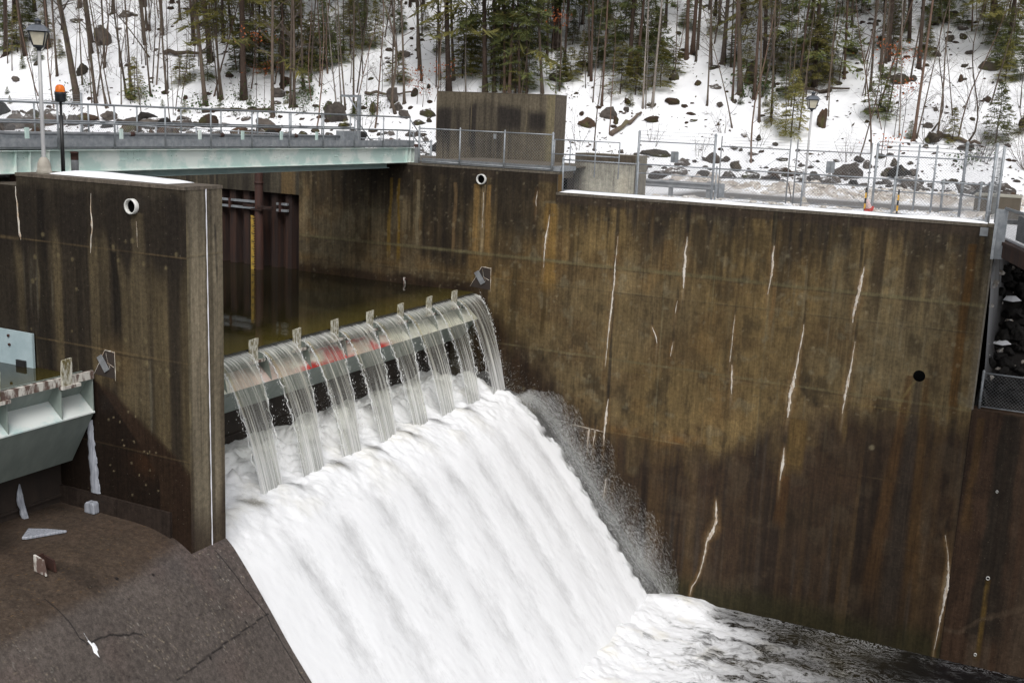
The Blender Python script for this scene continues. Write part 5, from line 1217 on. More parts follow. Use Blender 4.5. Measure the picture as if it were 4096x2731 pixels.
# ================================================================== ROADSIDE
g = thing('guardrail', 'grey roadside guardrail in front of the dirty snow bank', 'guardrail', (-13, 39.9, 3.7))
mb = MB(); prof = [(0, .42), (-.06, .47), (0, .53), (0, .57), (-.06, .63), (0, .70)]
for (a, c), (a2, c2) in zip(prof[:-1], prof[1:]): mb.add([(-14.9, 40.6+a, 3.62+c), (-11.6, 40.6+a, 3.62+c), (-11.6, 40.6+a2, 3.62+c2), (-14.9, 40.6+a2, 3.62+c2)], [(0,1,2,3)])
o = mb.build('rail_beam', M['galv_dull'], g); so = o.modifiers.new('thick', 'SOLIDIFY'); so.thickness = .012
for x in (-13.4, -11.9): MB().box(x-.07, x+.07, 40.62, 40.78, 3.5, 4.36).build('guard_post', M['galv_dull'], g)
MB().box(-11.62, -11.25, 40.53, 40.60, 3.55, 4.32).build('end_shoe', M['galv'], g)
c = thing('traffic_cone', 'tipped red traffic cone with faded pale sleeve in the snow behind the fence', 'traffic cone', (-5.3, 36.25, 3.95))
mb = MB(); mb.box(-.17, .17, -.17, .17, 0, .035); mb.lathe([(.15, .035), (.12, .06), (.112, .10)], (0, 0, 0), 16)
def tilt(mbx): 
    Rm = Matrix.Rotation(radians(28), 3, 'X') @ Matrix.Rotation(radians(-10), 3, 'Y')
    mbx.v = [tuple(Rm @ (Vector(p)*.78)+Vector((-5.3, 36.25, 4.03))) for p in mbx.v]; return mbx
tilt(mb).build('cone_base', M['cone_red'], c)
mb = MB(); mb.lathe([(.114, .10), (.06, .40), (.035, .47), (.02, .485), (.001, .485)], (0, 0, 0), 16); tilt(mb).build('cone_body', M['cone_pale'], c)
for x, lab_ in ((-5.50, 'yellow and black striped marker post left of the traffic cone'), (-4.50, 'yellow and black striped marker post right of the traffic cone')):
    t = thing('marker_post', lab_, 'marker post', (x, 36.6, 3.9), 'striped marker posts')
    for k in range(5): MB().box(x-.026, x+.026, 36.58, 36.61, 3.85+.17*k, 4.02+.17*k-.002).build('stripe', M['marker_yellow' if k % 2 else 'black'], t)

# ================================================================== POOL END, GAUGE, SHEET PILES
sh = thing('sheet_pile_wall', 'rusty corrugated sheet pile screen under the concrete beam', 'sheet piling', (-31, 35.7, 0))
pts = []; x = -40.0
while x < -27.06:
    for dx, dy in ((0, 0), (.20, 0), (.30, .30), (.52, .30), (.62, 0)): pts.append((min(x+dx, -27.06), 35.46+dy))
    x += .72
V = []
for (a, b_) in pts: V += [(a, b_, -1.0), (a, b_, 3.1)]
npmesh('corrugated_face', V, gridF(len(pts), 2), M['rustdark'], sh, smooth=False)
MB().box(-27.07, -27.05, WY+.01, 35.9, -1, 3.1).build('end_jamb', M['darkconc'], sh)
wl = thing('waler_beam', 'pair of grey steel rails fixed across the rusty sheet piles', 'steel beam', (-31, 35.2, 2.5))
for z in (2.62, 2.36):
    MB().box(-40, -29.0, 35.28, 35.40, z-.045, z+.045).build('rail_bar', M['galv'], wl); MB().box(-28.2, -27.65, 35.28, 35.40, z-.045, z+.045).build('rail_bar', M['galv'], wl)
for x in (-30.6, -29.2, -28.0): MB().box(x-.05, x+.05, 35.24, 35.42, 2.30, 2.68).build('clamp_plate', M['rust'], wl)
pl = thing('guide_pile', 'round rust brown steel pile rising from the pool to the bridge', 'pile', (-28.5, 34.5, 0))
MB().lathe([(.19, -.6), (.18, 2.2), (.165, 2.25), (.16, 4.9)], (-28.48, 34.55, 0), 18).build('pile_shaft', M['rust'], pl)
mb = MB(); mb.box(-29.1, -28.55, 34.30, 34.36, 2.50, 2.60); mb.box(-28.4, -27.6, 34.30, 34.36, 2.52, 2.58); mb.box(-28.75, -28.2, 34.35, 35.1, 2.38, 2.44); mb.build('guide_bracket', M['rustdark'], pl)
mb = MB(); mb.lathe([(.175, 3.42), (.19, 3.44), (.19, 3.50), (.175, 3.52)], (-28.48, 34.55, 0), 18); mb.build('pile_band', M['rust'], pl)
sg = thing('staff_gauge', 'yellow staff gauge with black numerals and notched edge in the pool', 'water gauge', (-28.5, 34.3, 0))
mb = MB(); mb.box(-28.70, -28.565, 34.31, 34.325, -.25, 2.17)
for k in range(48):
    if k % 2 == 0: mb.box(-28.565, -28.50, 34.31, 34.325, 2.12-k*.0508-.028, 2.12-k*.0508)
mb.build('gauge_board', M['yellow'], sg)
for k in range(7): text_mesh(str(11-k), .15, (-28.635, 34.305, 2.06-.3048*k), sg, M['black'])
[MB().box(-28.60, -28.555, 34.304, 34.309, 2.02-.3048*k, 2.06-.3048*k).build('tick_mark', M['black'], sg) for k in range(7)]
# pale blue bulkhead panel
bp = thing('steel_panel', 'pale blue steel panel half sunk in the pool against the pier', 'steel panel', (-22, 17.02, .5))
MB().box(-24.5, -20.58, 16.98, 17.04, -.3, 1.08).build('panel_sheet', M['blue'], bp)
for x, z in ((-21.35, .95), (-21.33, .74)): MB().lathe([(.001, -.03), (.035, -.03), (.035, 0)], (x, 16.98, z), 10, 'y').build('panel_bolt', M['rust'], bp)
MB().box(-21.1, -20.8, 16.93, 16.985, .10, .42).build('panel_latch', M['black'], bp)
# ice and bits in the left bay
def ice_mesh(name, label, pts, y, thick, seed, cat='ice'):
    t = crust(pts, y, seed, name, None, thick, 'ice', .35); tag(t, label, cat); return t
ice_mesh('ice_column', 'tall grey ice column running down the pier below the left gate', [(-18.92,-.70,.16),(-18.93,-1.1,.21),(-18.90,-1.5,.24),(-18.87,-1.9,.27),(-18.84,-2.2,.29),(-18.83,-2.42,.30)], PY0-.02, .05, 701)
ic = thing('ice_block', 'squarish block of ice on the ledge at the foot of the pier', 'ice', (-18.82, 16.95, -2.86))
mb = MB(); mb.prism([(-18.98, -2.86), (-18.66, -2.86), (-18.67, -2.62), (-18.72, -2.58), (-18.92, -2.59), (-18.97, -2.66)], 16.84, 17.02, 'y'); mb.build('ice_body', M['ice'], ic, .05)
ic = thing('ice_stump', 'pointed stub of ice standing on the sill left of the pier corner', 'ice', (-19.85, 16.0, -2.86))
crust([(-19.93+.0, -2.10, .015), (-19.90, -2.3, .05), (-19.86, -2.55, .12), (-19.82, -2.75, .17), (-19.80, -2.87, .19)], 15.95, 711, 'ice_body', ic, .12, 'ice', .4)
ic = thing('ice_slab', 'flat triangular slab of ice lying on the wet apron', 'ice', (-18.4, 14.9, -2.86))
mb = MB(); mb.prism([(-19.09, 15.42), (-18.73, 15.63), (-18.31, 15.78), (-18.69, 15.06), (-18.78, 15.00)], -2.85, -2.79, 'z'); mb.build('slab_body', M['ice'], ic, .015)
ic = thing('ice_patch', 'small ragged patch of white ice at a crack in the dry apron', 'ice', (-15.45, 13.75, -3.8))
cz = lambda x: float(chute(x)); n = 16
P = []
for k in range(n):
    a = 2*pi*k/n; r_ = .055*(.45+1.1*float(vnoise(k*1.3, 0, 9))); P.append((-15.40+r_*1.9*cos(a), 13.79+r_*.9*sin(a)))
mb = MB(); mb.add([(-15.40, 13.79, cz(-15.40)+.05)]+[(a, b_, cz(a)+.004) for a, b_ in P], [(0, 1+k, 1+(k+1) % n) for k in range(n)], True); mb.build('ice_body', M['snow'], ic)
crust([(-15.60, cz(-15.60)+.05, .006), (-15.52, cz(-15.52)+.05, .014), (-15.44, cz(-15.44)+.05, .010)], 13.74, 733, 'ice_thread', ic, .01, 'snow')
fb = thing('lifting_bracket', 'small rusty box bracket with peeling paint on the wet apron', 'bracket', (-17.2, 14.15, -2.86))
mb = MB(); mb.prism([(-17.28, -2.86), (-16.95, -2.90), (-17.02, -2.58), (-17.28, -2.52)], 14.05, 14.09, 'y'); mb.build('side_plate', M['peel'], fb); mb = MB(); mb.prism([(-17.28, -2.86), (-16.95, -2.90), (-17.0, -2.66), (-17.28, -2.6)], 14.28, 14.32, 'y'); mb.build('side_plate', M['rust'], fb)
MB().box(-17.30, -17.26, 14.09, 14.28, -2.86, -2.56).build('back_plate', M['rust'], fb)
cr = thing('cleat', 'small rusted mooring cleat on the wall just above the pool', 'cleat', (-22.0, 35.2, .12))
MB().obox((-22.0, WY-.05, .12), (.05, 0, 0), (0, .10, 0), (0, 0, .26)).build('cleat_bar', M['peel'], cr); MB().box(-22.1, -21.9, WY-.09, WY, .17, .21).build('cleat_arm', M['rust'], cr)

# ================================================================== RIGHT EDGE: FOOTBRIDGE AND LOW FENCE
rb = thing('footbridge', 'corner of a steel footbridge with dark cloth screen and snow on its deck', 'bridge', (-.5, 34, 3))
MB().box(-1.50, -1.20, 34.75, 34.85, 2.95, 4.40).build('end_post', M['galv'], rb)
MB().box(-1.52, -1.44, 34.6, 34.75, 2.95, 4.40).build('post_flange', M['galv'], rb)
def fbp(k, off, z): return (-1.30+.247*k+.97*off, 34.8-k+.24*off, z)      # k metres along the deck towards the viewer, off metres to its right
MB().tube([fbp(-.1, .05, 4.42), fbp(26, .05, 4.42)], .045, 8).build('top_rail', M['galv'], rb)
mb = MB(); wire_rect(mb, fbp(0, .08, 0), fbp(14, .08, 0), 3.55, 4.40, .06); mb.build('wire_mesh', M['wire'], rb)
mb = MB(); A = [fbp(1.1, .14, 3.62), fbp(22, .14, 3.62), fbp(22, .14, 4.36), fbp(1.1, .14, 4.30)]; B = [fbp(1.1, .16, 3.62), fbp(22, .16, 3.62), fbp(22, .16, 4.36), fbp(1.1, .16, 4.30)]
mb.add(A+B, [(0,1,2,3),(7,6,5,4)]); mb.build('screen_cloth', M['tarp'], rb)
def slab(mb, k0, k1, o0, o1, z0, z1):
    P = [fbp(k, o, z) for z in (z0, z1) for (k, o) in ((k0, o0), (k0, o1), (k1, o1), (k1, o0))]
    mb.add(P, [(0,1,2,3),(7,6,5,4),(0,4,5,1),(1,5,6,2),(2,6,7,3),(3,7,4,0)])
mb = MB(); slab(mb, -6.2, 27, .02, 2.6, 3.36, 3.46); slab(mb, -6.2, 27, .05, .25, 3.0, 3.35); slab(mb, -6.2, 27, 2.3, 2.5, 3.0, 3.35); mb.build('deck_beam', M['rustdark'], rb)
mb = MB(); slab(mb, -5.8, 26.8, .22, 2.4, 3.462, 3.56); mb.build('snow_cover', M['snow'], rb, .03)
fence('chain link guard on the lower wall at the right edge', [(-1.32, 35.55), (1.4, 35.55), (4.2, 35.55)], -1.70, 1.08, rails=(1.0, .02))
TREES = '''-55.74,50.26,0.425,-0.157,d;-54.59,50.61,0.204,-0.075,d;-53.45,50.38,0.124,-0.146,s;-53.46,50.76,0.094,-0.16,s;-54.85,50.54,0.078,-0.047,s;-53.41,52.01,0.142,-0.115,d;-53.37,52.41,0.143,-0.067,d;-53.76,52.66,0.08,-0.064,s;-51.21,53.23,0.142,-0.087,d;-51.26,53.4,0.095,-0.013,s;-63.73,55.06,0.277,-0.036,c;-64.78,53.98,0.259,-0.104,c;-66.23,53.6,0.312,0.032,c;-60.25,52.67,0.149,-0.042,d;-57.38,54.06,0.149,-0.012,d;-59.32,55.38,0.102,-0.143,s;-60.98,56.45,0.156,-0.12,d;-56.34,54.35,0.083,-0.025,s;-55.27,56.02,0.1,-0.884,l;-58.87,59.46,0.141,-0.073,d;-58.56,59.42,0.088,-0.037,s;-61.66,61.95,0.367,-0.009,c;-66.62,60.56,0.297,-0.019,d;-62.94,60.23,0.254,0.029,d;-63.79,52.04,0.067,0.028,s;-65.09,52.77,0.068,0.042,s;-64.63,53.54,0.069,-0.022,s;-54.83,55.15,0.066,-0.044,s;-47.51,52.66,0.277,-0.097,d;-50.54,56.57,0.36,-0.105,c;-46.75,53.13,0.139,-0.057,d;-46.66,53.24,0.123,-0.106,d;-47.06,53.29,0.093,-0.073,s;-45.4,53.71,0.4,-0.018,C;-42.17,52.45,0.223,-0.015,d;-43.89,55.54,0.249,-0.009,c;-41.88,53.76,0.166,-0.002,d;-41.73,53.9,0.211,-0.002,d;-51.87,59.32,0.221,-0.024,c;-53.97,58.66,0.153,-0.053,d;-53.88,58.78,0.119,-0.053,s;-52.45,60.84,0.173,-0.097,c;-47.06,57.18,0.145,0.004,h;-42.63,56.74,0.125,0.051,d;-38.98,54.45,0.089,-0.11,b;-39.15,55.14,0.09,-0.077,b;-38.43,54.55,0.104,-0.09,d;-37.74,54.4,0.133,-0.02,d;-35.22,54.89,0.175,-0.133,k;-36.55,59.76,0.187,-0.058,d;-34.84,59.36,0.185,-0.049,d;-33.1,57.55,0.343,-0.064,c;-40.05,62.26,0.115,-0.024,d;-31,58.15,0.296,-0.045,C;-32.26,58.07,0.089,-0.05,b;-30.58,58.5,0.222,-0.039,h;-40.81,67.01,0.208,-0.022,c;-29.77,58.27,0.191,-0.031,r;-29.5,58.35,0.221,-0.004,r;-28.9,58.54,0.176,-0.054,h;-28.6,58.82,0.132,-0.032,h;-29.31,64.24,0.519,-0.005,C;-29.24,62.84,0.155,-0.024,h;-28.12,62.97,0.154,0.011,h;-25.64,61.44,0.149,-0.03,r;-24.8,59.85,0.073,0.015,s;-24.24,59.87,0.13,0,r;-26.69,66.11,0.19,-0.018,c;-23.79,62.9,0.27,-0.008,h;-23.32,62.81,0.194,0.034,r;-21.91,60.41,0.115,-0.025,b;-21.74,60.44,0.072,-0.04,b;-21.43,60.66,0.158,0.026,b;-21.56,66.71,0.247,-0.034,r;-21.38,67.32,0.264,-0.003,r;-21.3,68.08,0.125,0.004,d;-19.61,65.72,0.136,-0.072,d;-17.29,62.52,0.129,-0.025,r;-19.89,72.8,0.36,-0.027,c;-16.19,63.04,0.186,-0.013,r;-15.31,61.16,0.139,-0.057,d;-16.41,65.85,0.267,-0.059,h;-14.67,61.25,0.125,-0.031,d;-14.04,64.4,0.143,0.034,r;-14,62.86,0.07,-0.008,s;-14.16,62.83,0.056,-0.026,s;-16.53,60.26,0.083,-0.341,l;-13.02,60.88,0.082,0.034,s;-15.28,72.57,0.255,-0.041,c;-17.52,71.96,0.224,0.005,h;-11.82,66.1,0.144,-0.059,r;-10.09,64.73,0.14,-0.024,d;-9.96,66.76,0.172,-0.025,d;-9.74,66.16,0.085,-0.006,s;-9.8,67.96,0.291,-0.028,C;-7.97,67.42,0.228,-0.04,c;-8.2,66.11,0.098,0.04,d;-6.98,60.18,0.168,0.02,r;-6.88,60.42,0.091,0.129,s;-7.73,60.46,0.078,-0.066,b;-6.14,61.36,0.078,0.001,k;-3.5,68.37,0.252,0.014,h;-4.39,60.46,0.089,0.031,k;-9.47,72.5,0.245,-0.02,c;-5.42,62.54,0.066,-0.223,s;-12.73,71.91,0.14,-0.029,d;-21.26,63.93,0.075,-0.035,s;-41.58,66.53,0.173,-0.005,c;-43.1,63.32,0.202,0.001,h;-48.27,62.99,0.242,0.021,h;-52.43,63,0.212,-0.01,h;-45.4,64.84,0.208,0.025,h;-29.24,68.05,0.197,0.017,h;-23.95,69.26,0.194,-0.001,h;-21.62,72.28,0.197,0.008,c;-7.43,73.06,0.183,0.047,c;-5.44,74.05,0.213,0.063,h;-69.73,57.34,0.293,-0.004,h;-69.14,58.64,0.259,-0.045,h;-14.87,74.09,0.161,0.001,d;-12.74,75.09,0.161,0.016,c;-57.82,61.57,0.179,-0.041,d;-65,57.44,0.161,-0.032,d;-18.01,70.34,0.158,-0.035,h'''
ROCKS_A = '''-60.01,56.05,1.8,1.63;-58.82,53.1,1.19,0.74;-61.79,59.99,1.53,0.63;-62.98,53.24,0.68,0.37;-64.93,58.52,1.26,0.45;-58.98,59.2,0.7,0.35;-62.24,50.96,0.58,0.46;-60.66,56.55,0.69,0.17;-60.99,58.72,0.53,0.25;-52.84,51.73,0.79,0.5;-51.09,52.84,0.57,0.35;-49.42,52.82,0.34,0.37;-55.71,56.89,0.44,0.2;-53.47,54.11,0.36,0.19;-48.1,55.46,0.54,0.45;-43.68,54.43,1.07,0.77;-43.97,55.64,0.93,0.62;-44.11,52.72,0.63,0.36;-42.93,53.73,0.68,0.3;-38.18,53.14,1.6,1.09;-39.68,54.21,0.9,0.6;-36.26,56.02,0.9,1.01;-36.93,58.12,0.49,0.4;-39.27,63.07,0.39,0.2;-34.87,57.98,0.42,0.36;-38.76,60.93,1.12,0.54;-38.21,62,0.49,0.23;-39.6,60.62,0.48,0.26;-39.11,60.03,0.4,0.22;-42.04,66.61,0.42,0.31;-35.17,56.92,0.45,0.51;-36.7,54.82,0.71,0.62;-36,56.02,0.21,0.18;-35.21,55.21,0.59,0.73;-33.24,55.09,1.38,0.72;-34.42,54.53,0.87,0.52;-32.76,54.71,0.43,0.32;-37.33,52.7,0.87,0.43;-23.4,58.81,0.85,0.74;-22.96,60.39,0.41,0.43;-22.69,59.68,0.49,0.43;-22.84,58.58,0.42,0.57;-24.22,57.36,1.05,0.59;-20.98,59.4,1.02,0.48;-21.57,60.59,0.66,0.37;-27.37,60.82,1.64,0.82;-26.83,62.85,0.92,0.46;-26.17,63.97,1.15,0.62;-24.23,64.89,0.62,0.31;-20.39,61.2,1.01,0.46;-21.29,63.59,0.74,0.6;-21.93,66.58,0.7,0.46;-21.13,67.06,0.37,0.25;-19.8,63.6,0.53,0.38;-18.8,63.54,0.88,0.32;-19.53,65.69,0.75,0.36;-17.81,61.78,0.54,0.37;-16.85,64.51,1.02,1.32;-15.91,64.61,0.73,0.26;-16.23,65.42,0.44,0.29;-18.83,60.21,0.84,0.2;-19.21,60.66,0.57,0.14;-17.11,62.29,0.43,0.31;-14.87,59.66,0.43,0.3;-13.83,59.14,0.48,0.24;-11.85,61.01,0.68,1.29;-12.37,64.49,0.64,0.31;-12.08,68.1,1.04,0.89;-13.51,68.6,0.45,0.24;-14.1,67.42,0.6,0.45;-12.61,64.36,0.57,0.28;-11.97,65.44,0.57,0.32;-9.46,65.99,0.85,0.57;-8.65,65.61,1.12,0.56;-8.05,66.01,0.42,0.39;-9.18,65.24,0.39,0.28;-9.73,62.4,0.81,0.43;-9.15,62.78,0.54,0.3;-9.61,61.55,0.38,0.21;-6.37,62.98,0.45,0.24;-5.89,63.51,0.19,0.19;-6.52,61.6,0.52,0.29;-6.15,60.12,0.92,0.61;-5.56,67.8,0.59,0.25;-5.58,69.41,0.58,0.37;-6.8,70.75,0.74,0.53;-6.07,70.96,0.65,0.44;-6.16,73.06,0.6,0.3;-7.14,73.95,0.92,0.61;-6.29,72.01,0.75,0.27;-4.43,62.38,0.34,0.21;-4.42,59.66,1.07,0.48;-4.77,72.02,0.44,0.21;-3.96,67.46,1.53,0.72;-3.52,65.88,0.35,0.3;-3.9,65.93,0.27,0.16;-3.19,65.16,0.32,0.19;-3.95,64.34,0.4,0.32;-2.81,63.94,0.24,0.24;-2.04,62.23,0.51,0.77;-4.1,64.52,0.27,0.13;-2.52,60.21,0.35,0.27;-5.63,66.52,0.42,0.42;-5.4,66.65,0.31,0.17;-7.37,69.12,0.58,0.35;-8.83,74.55,0.56,0.28;-14.05,73.32,0.57,0.38;-12.95,73.93,0.48,0.25;-11.82,72.94,0.63,0.22;-11.31,71.93,0.46,0.31;-10.66,70.21,0.33,0.33;-15.67,74.71,0.59,0.36;-14.36,75.29,0.65,0.26;-4.57,73.76,0.75,0.39;-3.7,74.7,0.76,0.45;-14.69,68.53,0.51,0.24;-13.52,66.84,0.44,0.21;-15.12,66.79,0.3,0.15;-16.02,66.25,0.36,0.21;-18.76,68.12,0.46,0.25;-20.91,71.67,0.49,0.23;-24.88,70.74,0.49,0.23;-29.79,63.67,0.38,0.22;-29.7,62.8,0.31,0.22;-24.89,58.31,0.37,0.31;-15.5,58.36,0.3,0.19;-12.54,58.76,0.26,0.16;-6.31,59.58,0.51,0.25;-7.99,59.48,0.33,0.18;-9.12,60.14,0.26,0.16'''
ROCKS_B = '''-19.42,56.32,1.48,0.38;-20.31,56.42,0.81,0.24;-17.8,55.31,0.91,0.44;-17.5,53.67,1.02,0.46;-17.51,51.41,1.23,0.39;-19.34,53.52,0.77,0.44;-16.56,56.5,0.79,0.53;-16.2,53.73,0.83,0.4;-16.63,51.85,0.74,0.29;-15.87,56.91,0.53,0.34;-14.97,55.72,0.71,0.51;-14.39,52.55,0.73,0.44;-13.38,52.25,1.02,0.72;-15.95,58.45,0.67,0.22;-14.73,58.07,0.8,0.27;-15.75,59.83,0.47,0.25;-14.55,57.22,0.45,0.21;-16.88,56.64,0.48,0.24;-15.15,54.55,0.35,0.28;-12.89,55.65,0.78,0.33;-12.33,55.94,1.52,0.61;-12.89,54.17,0.99,0.35;-11.96,57,0.51,0.28;-11.24,57.7,0.36,0.15;-13,57.56,0.73,0.23;-9.3,55.59,1.23,0.71;-10.02,54.39,1.09,0.41;-9.3,57.37,0.5,0.33;-9.29,57.94,0.76,0.33;-8.66,57.22,0.45,0.43;-9.24,56.48,0.42,0.22;-8.27,58.37,0.76,0.3;-10.34,57.88,0.38,0.21;-7.54,57.69,0.5,0.38;-6.88,56.19,0.36,0.58;-7.65,56.27,0.56,0.34;-6.4,56.5,0.41,0.37;-6.74,57.88,0.55,0.22;-7.85,58.73,0.46,0.18;-7.43,54.94,0.6,0.29;-9.35,55.21,0.37,0.2;-11.46,54.9,0.45,0.2;-5.46,53.65,0.46,0.21;-4.81,55.64,0.43,0.24;-4.53,56.09,0.48,0.17;-17.71,49.09,0.59,0.31;-21.43,55.97,0.46,0.27;-22.01,54.58,0.35,0.19;-22.74,54.58,0.4,0.21;-4.08,56.02,0.31,0.14;-3.29,55.77,0.35,0.16;-10.73,53.22,0.48,0.19;-12.58,51.96,0.48,0.17;-15.62,51.03,0.6,0.17;-14.98,51.8,0.53,0.17;-55.85,45.23,1.33,0.89;-56.74,47.23,1.22,0.76;-54.86,47.27,1.36,0.91;-53.62,47.48,1.05,0.6;-52.44,47.54,0.89,0.45;-49.18,41.69,1.07,0.54;-44.17,36.01,0.82,0.47;-45.8,40.05,0.89,0.38;-52.12,48.98,1.06,0.61;-50.87,48.76,0.9,0.36;-49.8,48.7,0.74,0.33;-48.36,48.64,0.88,0.38;-47.01,48.66,0.88,0.35;-46.23,49.06,0.73,0.29;-48.51,44.12,0.83,0.36;-47.88,44.95,0.84,0.39;-47.02,45.95,0.84,0.39;-45.35,46.55,0.84,0.36;-44.44,47.93,0.85,0.34;-43.35,48.78,0.86,0.43;-42.28,49.02,0.71,0.34;-41.57,49.67,0.71,0.37;-41.85,51.11,0.64,0.29;-39.85,50.42,0.63,0.31;-38.73,50.57,0.71,0.34;-38.37,51.48,0.57,0.29;-37.28,51.19,0.57,0.28;-36.17,51.81,0.57,0.34;-35.33,52.55,0.63,0.28;-34.01,52.61,0.56,0.31;-32.93,52.98,0.7,0.28;-31.69,52.57,0.55,0.33;-33.24,54.27,0.72,0.29;-44.3,50.72,0.59,0.21;-43.59,51.65,0.65,0.24;-46.06,50.12,0.53,0.21'''
HEM = '''-50.39,54.45,1.92;-49.25,54.79,2.07;-50.71,53.89,1.75;-47.77,56.15,2.89;-47.59,57.16,2.59;-46.33,56.86,2.4;-45.16,56.89,3.02;-42.03,55.36,1.69;-43.41,57.69,3.5;-42.64,58.22,3.18;-45,58.47,3.72;-42.21,58.97,2.88;-42.14,60.24,3.24;-41.7,61,2.94;-41.08,61.53,2.78;-44.75,60.82,2.82;-47.48,60.09,2.84;-50.06,59.37,2.86;-49.03,59.66,2.68;-43.19,62.29,2.34;-37.03,58.01,1.84;-40.52,63.64,2;-33.24,59.37,3.35;-33.23,60.28,3.23;-31.6,59.85,3.49;-30.32,58.77,3.86;-29.35,58.82,3.55;-28.77,59.31,2.96;-34.13,62.47,2.86;-33.01,63.39,3.03;-30.9,62.75,2.81;-30.52,64.06,2.53;-26.99,61.41,1.8;-27.67,61.44,1.81;-26.64,62.43,2.27;-25.83,62.84,1.82;-23.68,61.26,2.79;-24.79,62.72,2.56;-22.87,61.61,2.64;-23.29,63.41,2.71;-21.72,62.66,2.51;-23.02,65.57,2.93;-21.6,64.41,1.81;-23.97,66.71,2.82;-25.61,66.59,2.69;-27.33,65.79,2.37;-28.66,65.3,2.06;-22.64,69.86,1.77;-20.9,70.18,1.92;-18.5,66.82,1.82;-17.1,64.37,2.2;-15.98,63.6,1.87;-15.76,65.87,2.36;-16.68,68.51,2.3;-15.58,67.91,1.97;-13.34,66.68,1.76;-12.43,65.89,1.73;-13.77,69.63,1.98;-14.81,69.57,1.99;-11.61,67.91,1.62;-9.98,69.68,2.08;-9.81,71.79,1.83;-7.87,68.85,1.74;-4.27,70.09,2.16;-3.19,69.84,2.56;-2.57,66.35,1.63;-5.16,71.86,1.63;-6.4,72.79,1.36;-4.18,72.8,1.63;-66.91,54.09,3.14;-65.67,54.09,2.95;-65.93,55.39,2.82;-64.22,55.19,2.26;-69.68,56.2,2.17;-69.11,57.48,1.83;-63.29,53.72,1.02;-61.95,54.44,1.19;-63.49,52.65,0.84;-48.27,51.68,0.76;-46.31,52.59,0.61;-42.36,54.09,0.76;-44.55,53.26,0.61;-36.41,54.39,0.73;-37.41,54.06,0.88;-37.04,52.54,0.57;-27.22,60.5,0.89;-22.66,60.35,0.72;-7.17,60.39,0.91;-15.41,62.67,0.57;-16.74,62.29,0.57;-56.94,49.7,0.47;-50.18,51.77,0.53;-60.09,48.75,0.54;-61.41,49.66,0.48;-14.56,66.91,1.63;-27.47,67.67,2.1;-30.74,66.29,1.95;-36.68,62.42,1.45;-39.05,64.42,1.5'''

# ================================================================== LABEL HELPERS
CAMP = Vector((0, 0, 6.34)); FPX = 4342.2
_p, _r, _y = .200914, .043117, -.456057
_fw = Vector((sin(_y)*cos(_p), cos(_y)*cos(_p), -sin(_p))); _r0 = Vector((cos(_y), -sin(_y), 0)); _u0 = _r0.cross(_fw)
CR = _r0*cos(_r)+_u0*sin(_r); CU = -_r0*sin(_r)+_u0*cos(_r)
def seen_at(p):
    d = Vector(p)-CAMP; z = d.dot(_fw); return 2048+d.dot(CR)/z*FPX, 1365.5-d.dot(CU)/z*FPX
ZONES = [(150, 'left of the left lamp'), (420, 'behind the orange beacon'), (850, 'above the left railing'), (1330, 'above the middle railing'), (1740, 'left of the tall block'), (2290, 'behind the tall block'), (2540, 'above the pale block'), (2860, 'above the left fence panel'), (3190, 'left of the right lamp'), (3500, 'right of the right lamp'), (3800, 'above the right fence'), (9999, 'at the far right')]
ORD = ['', 'second ', 'third ', 'fourth ', 'fifth ', 'sixth ', 'seventh ', 'eighth ', 'ninth ', 'tenth ', 'eleventh ', 'twelfth ', '13th ', '14th ', '15th ', '16th ', '17th ', '18th ', '19th ', '20th ']+['%d%s ' % (k, {1: 'st', 2: 'nd', 3: 'rd'}.get(k % 10, 'th')) for k in range(21, 99)]
REG = []
def register(o, desc, pos):
    x, y = seen_at(pos); zone = next(n for lim, n in ZONES if x < lim)
    row = 'high on the slope' if y < 230 else ('midway up the slope' if y < 400 else 'low on the slope')
    REG.append((o, desc, zone, row, x))
def finish_labels():
    by = {}
    for o, d, z, r, x in REG: by.setdefault((d, z, r), []).append((x, o))
    for (d, z, r), L in by.items():
        L.sort(key=lambda q: q[0]); n = len(L)
        for i, (x, o) in enumerate(L):
            if n == 1: o['label'] = '%s %s %s' % (d, r, z)
            elif i == n-1: o['label'] = '%s %s %s, rightmost' % (d, r, z)
            else: o['label'] = '%s %s %s, %sleftmost' % (d, r, z, ORD[i]+'from ' if 0 else ORD[i]) if i == 0 else '%s %s %s, %sfrom left' % (d, r, z, ORD[i])

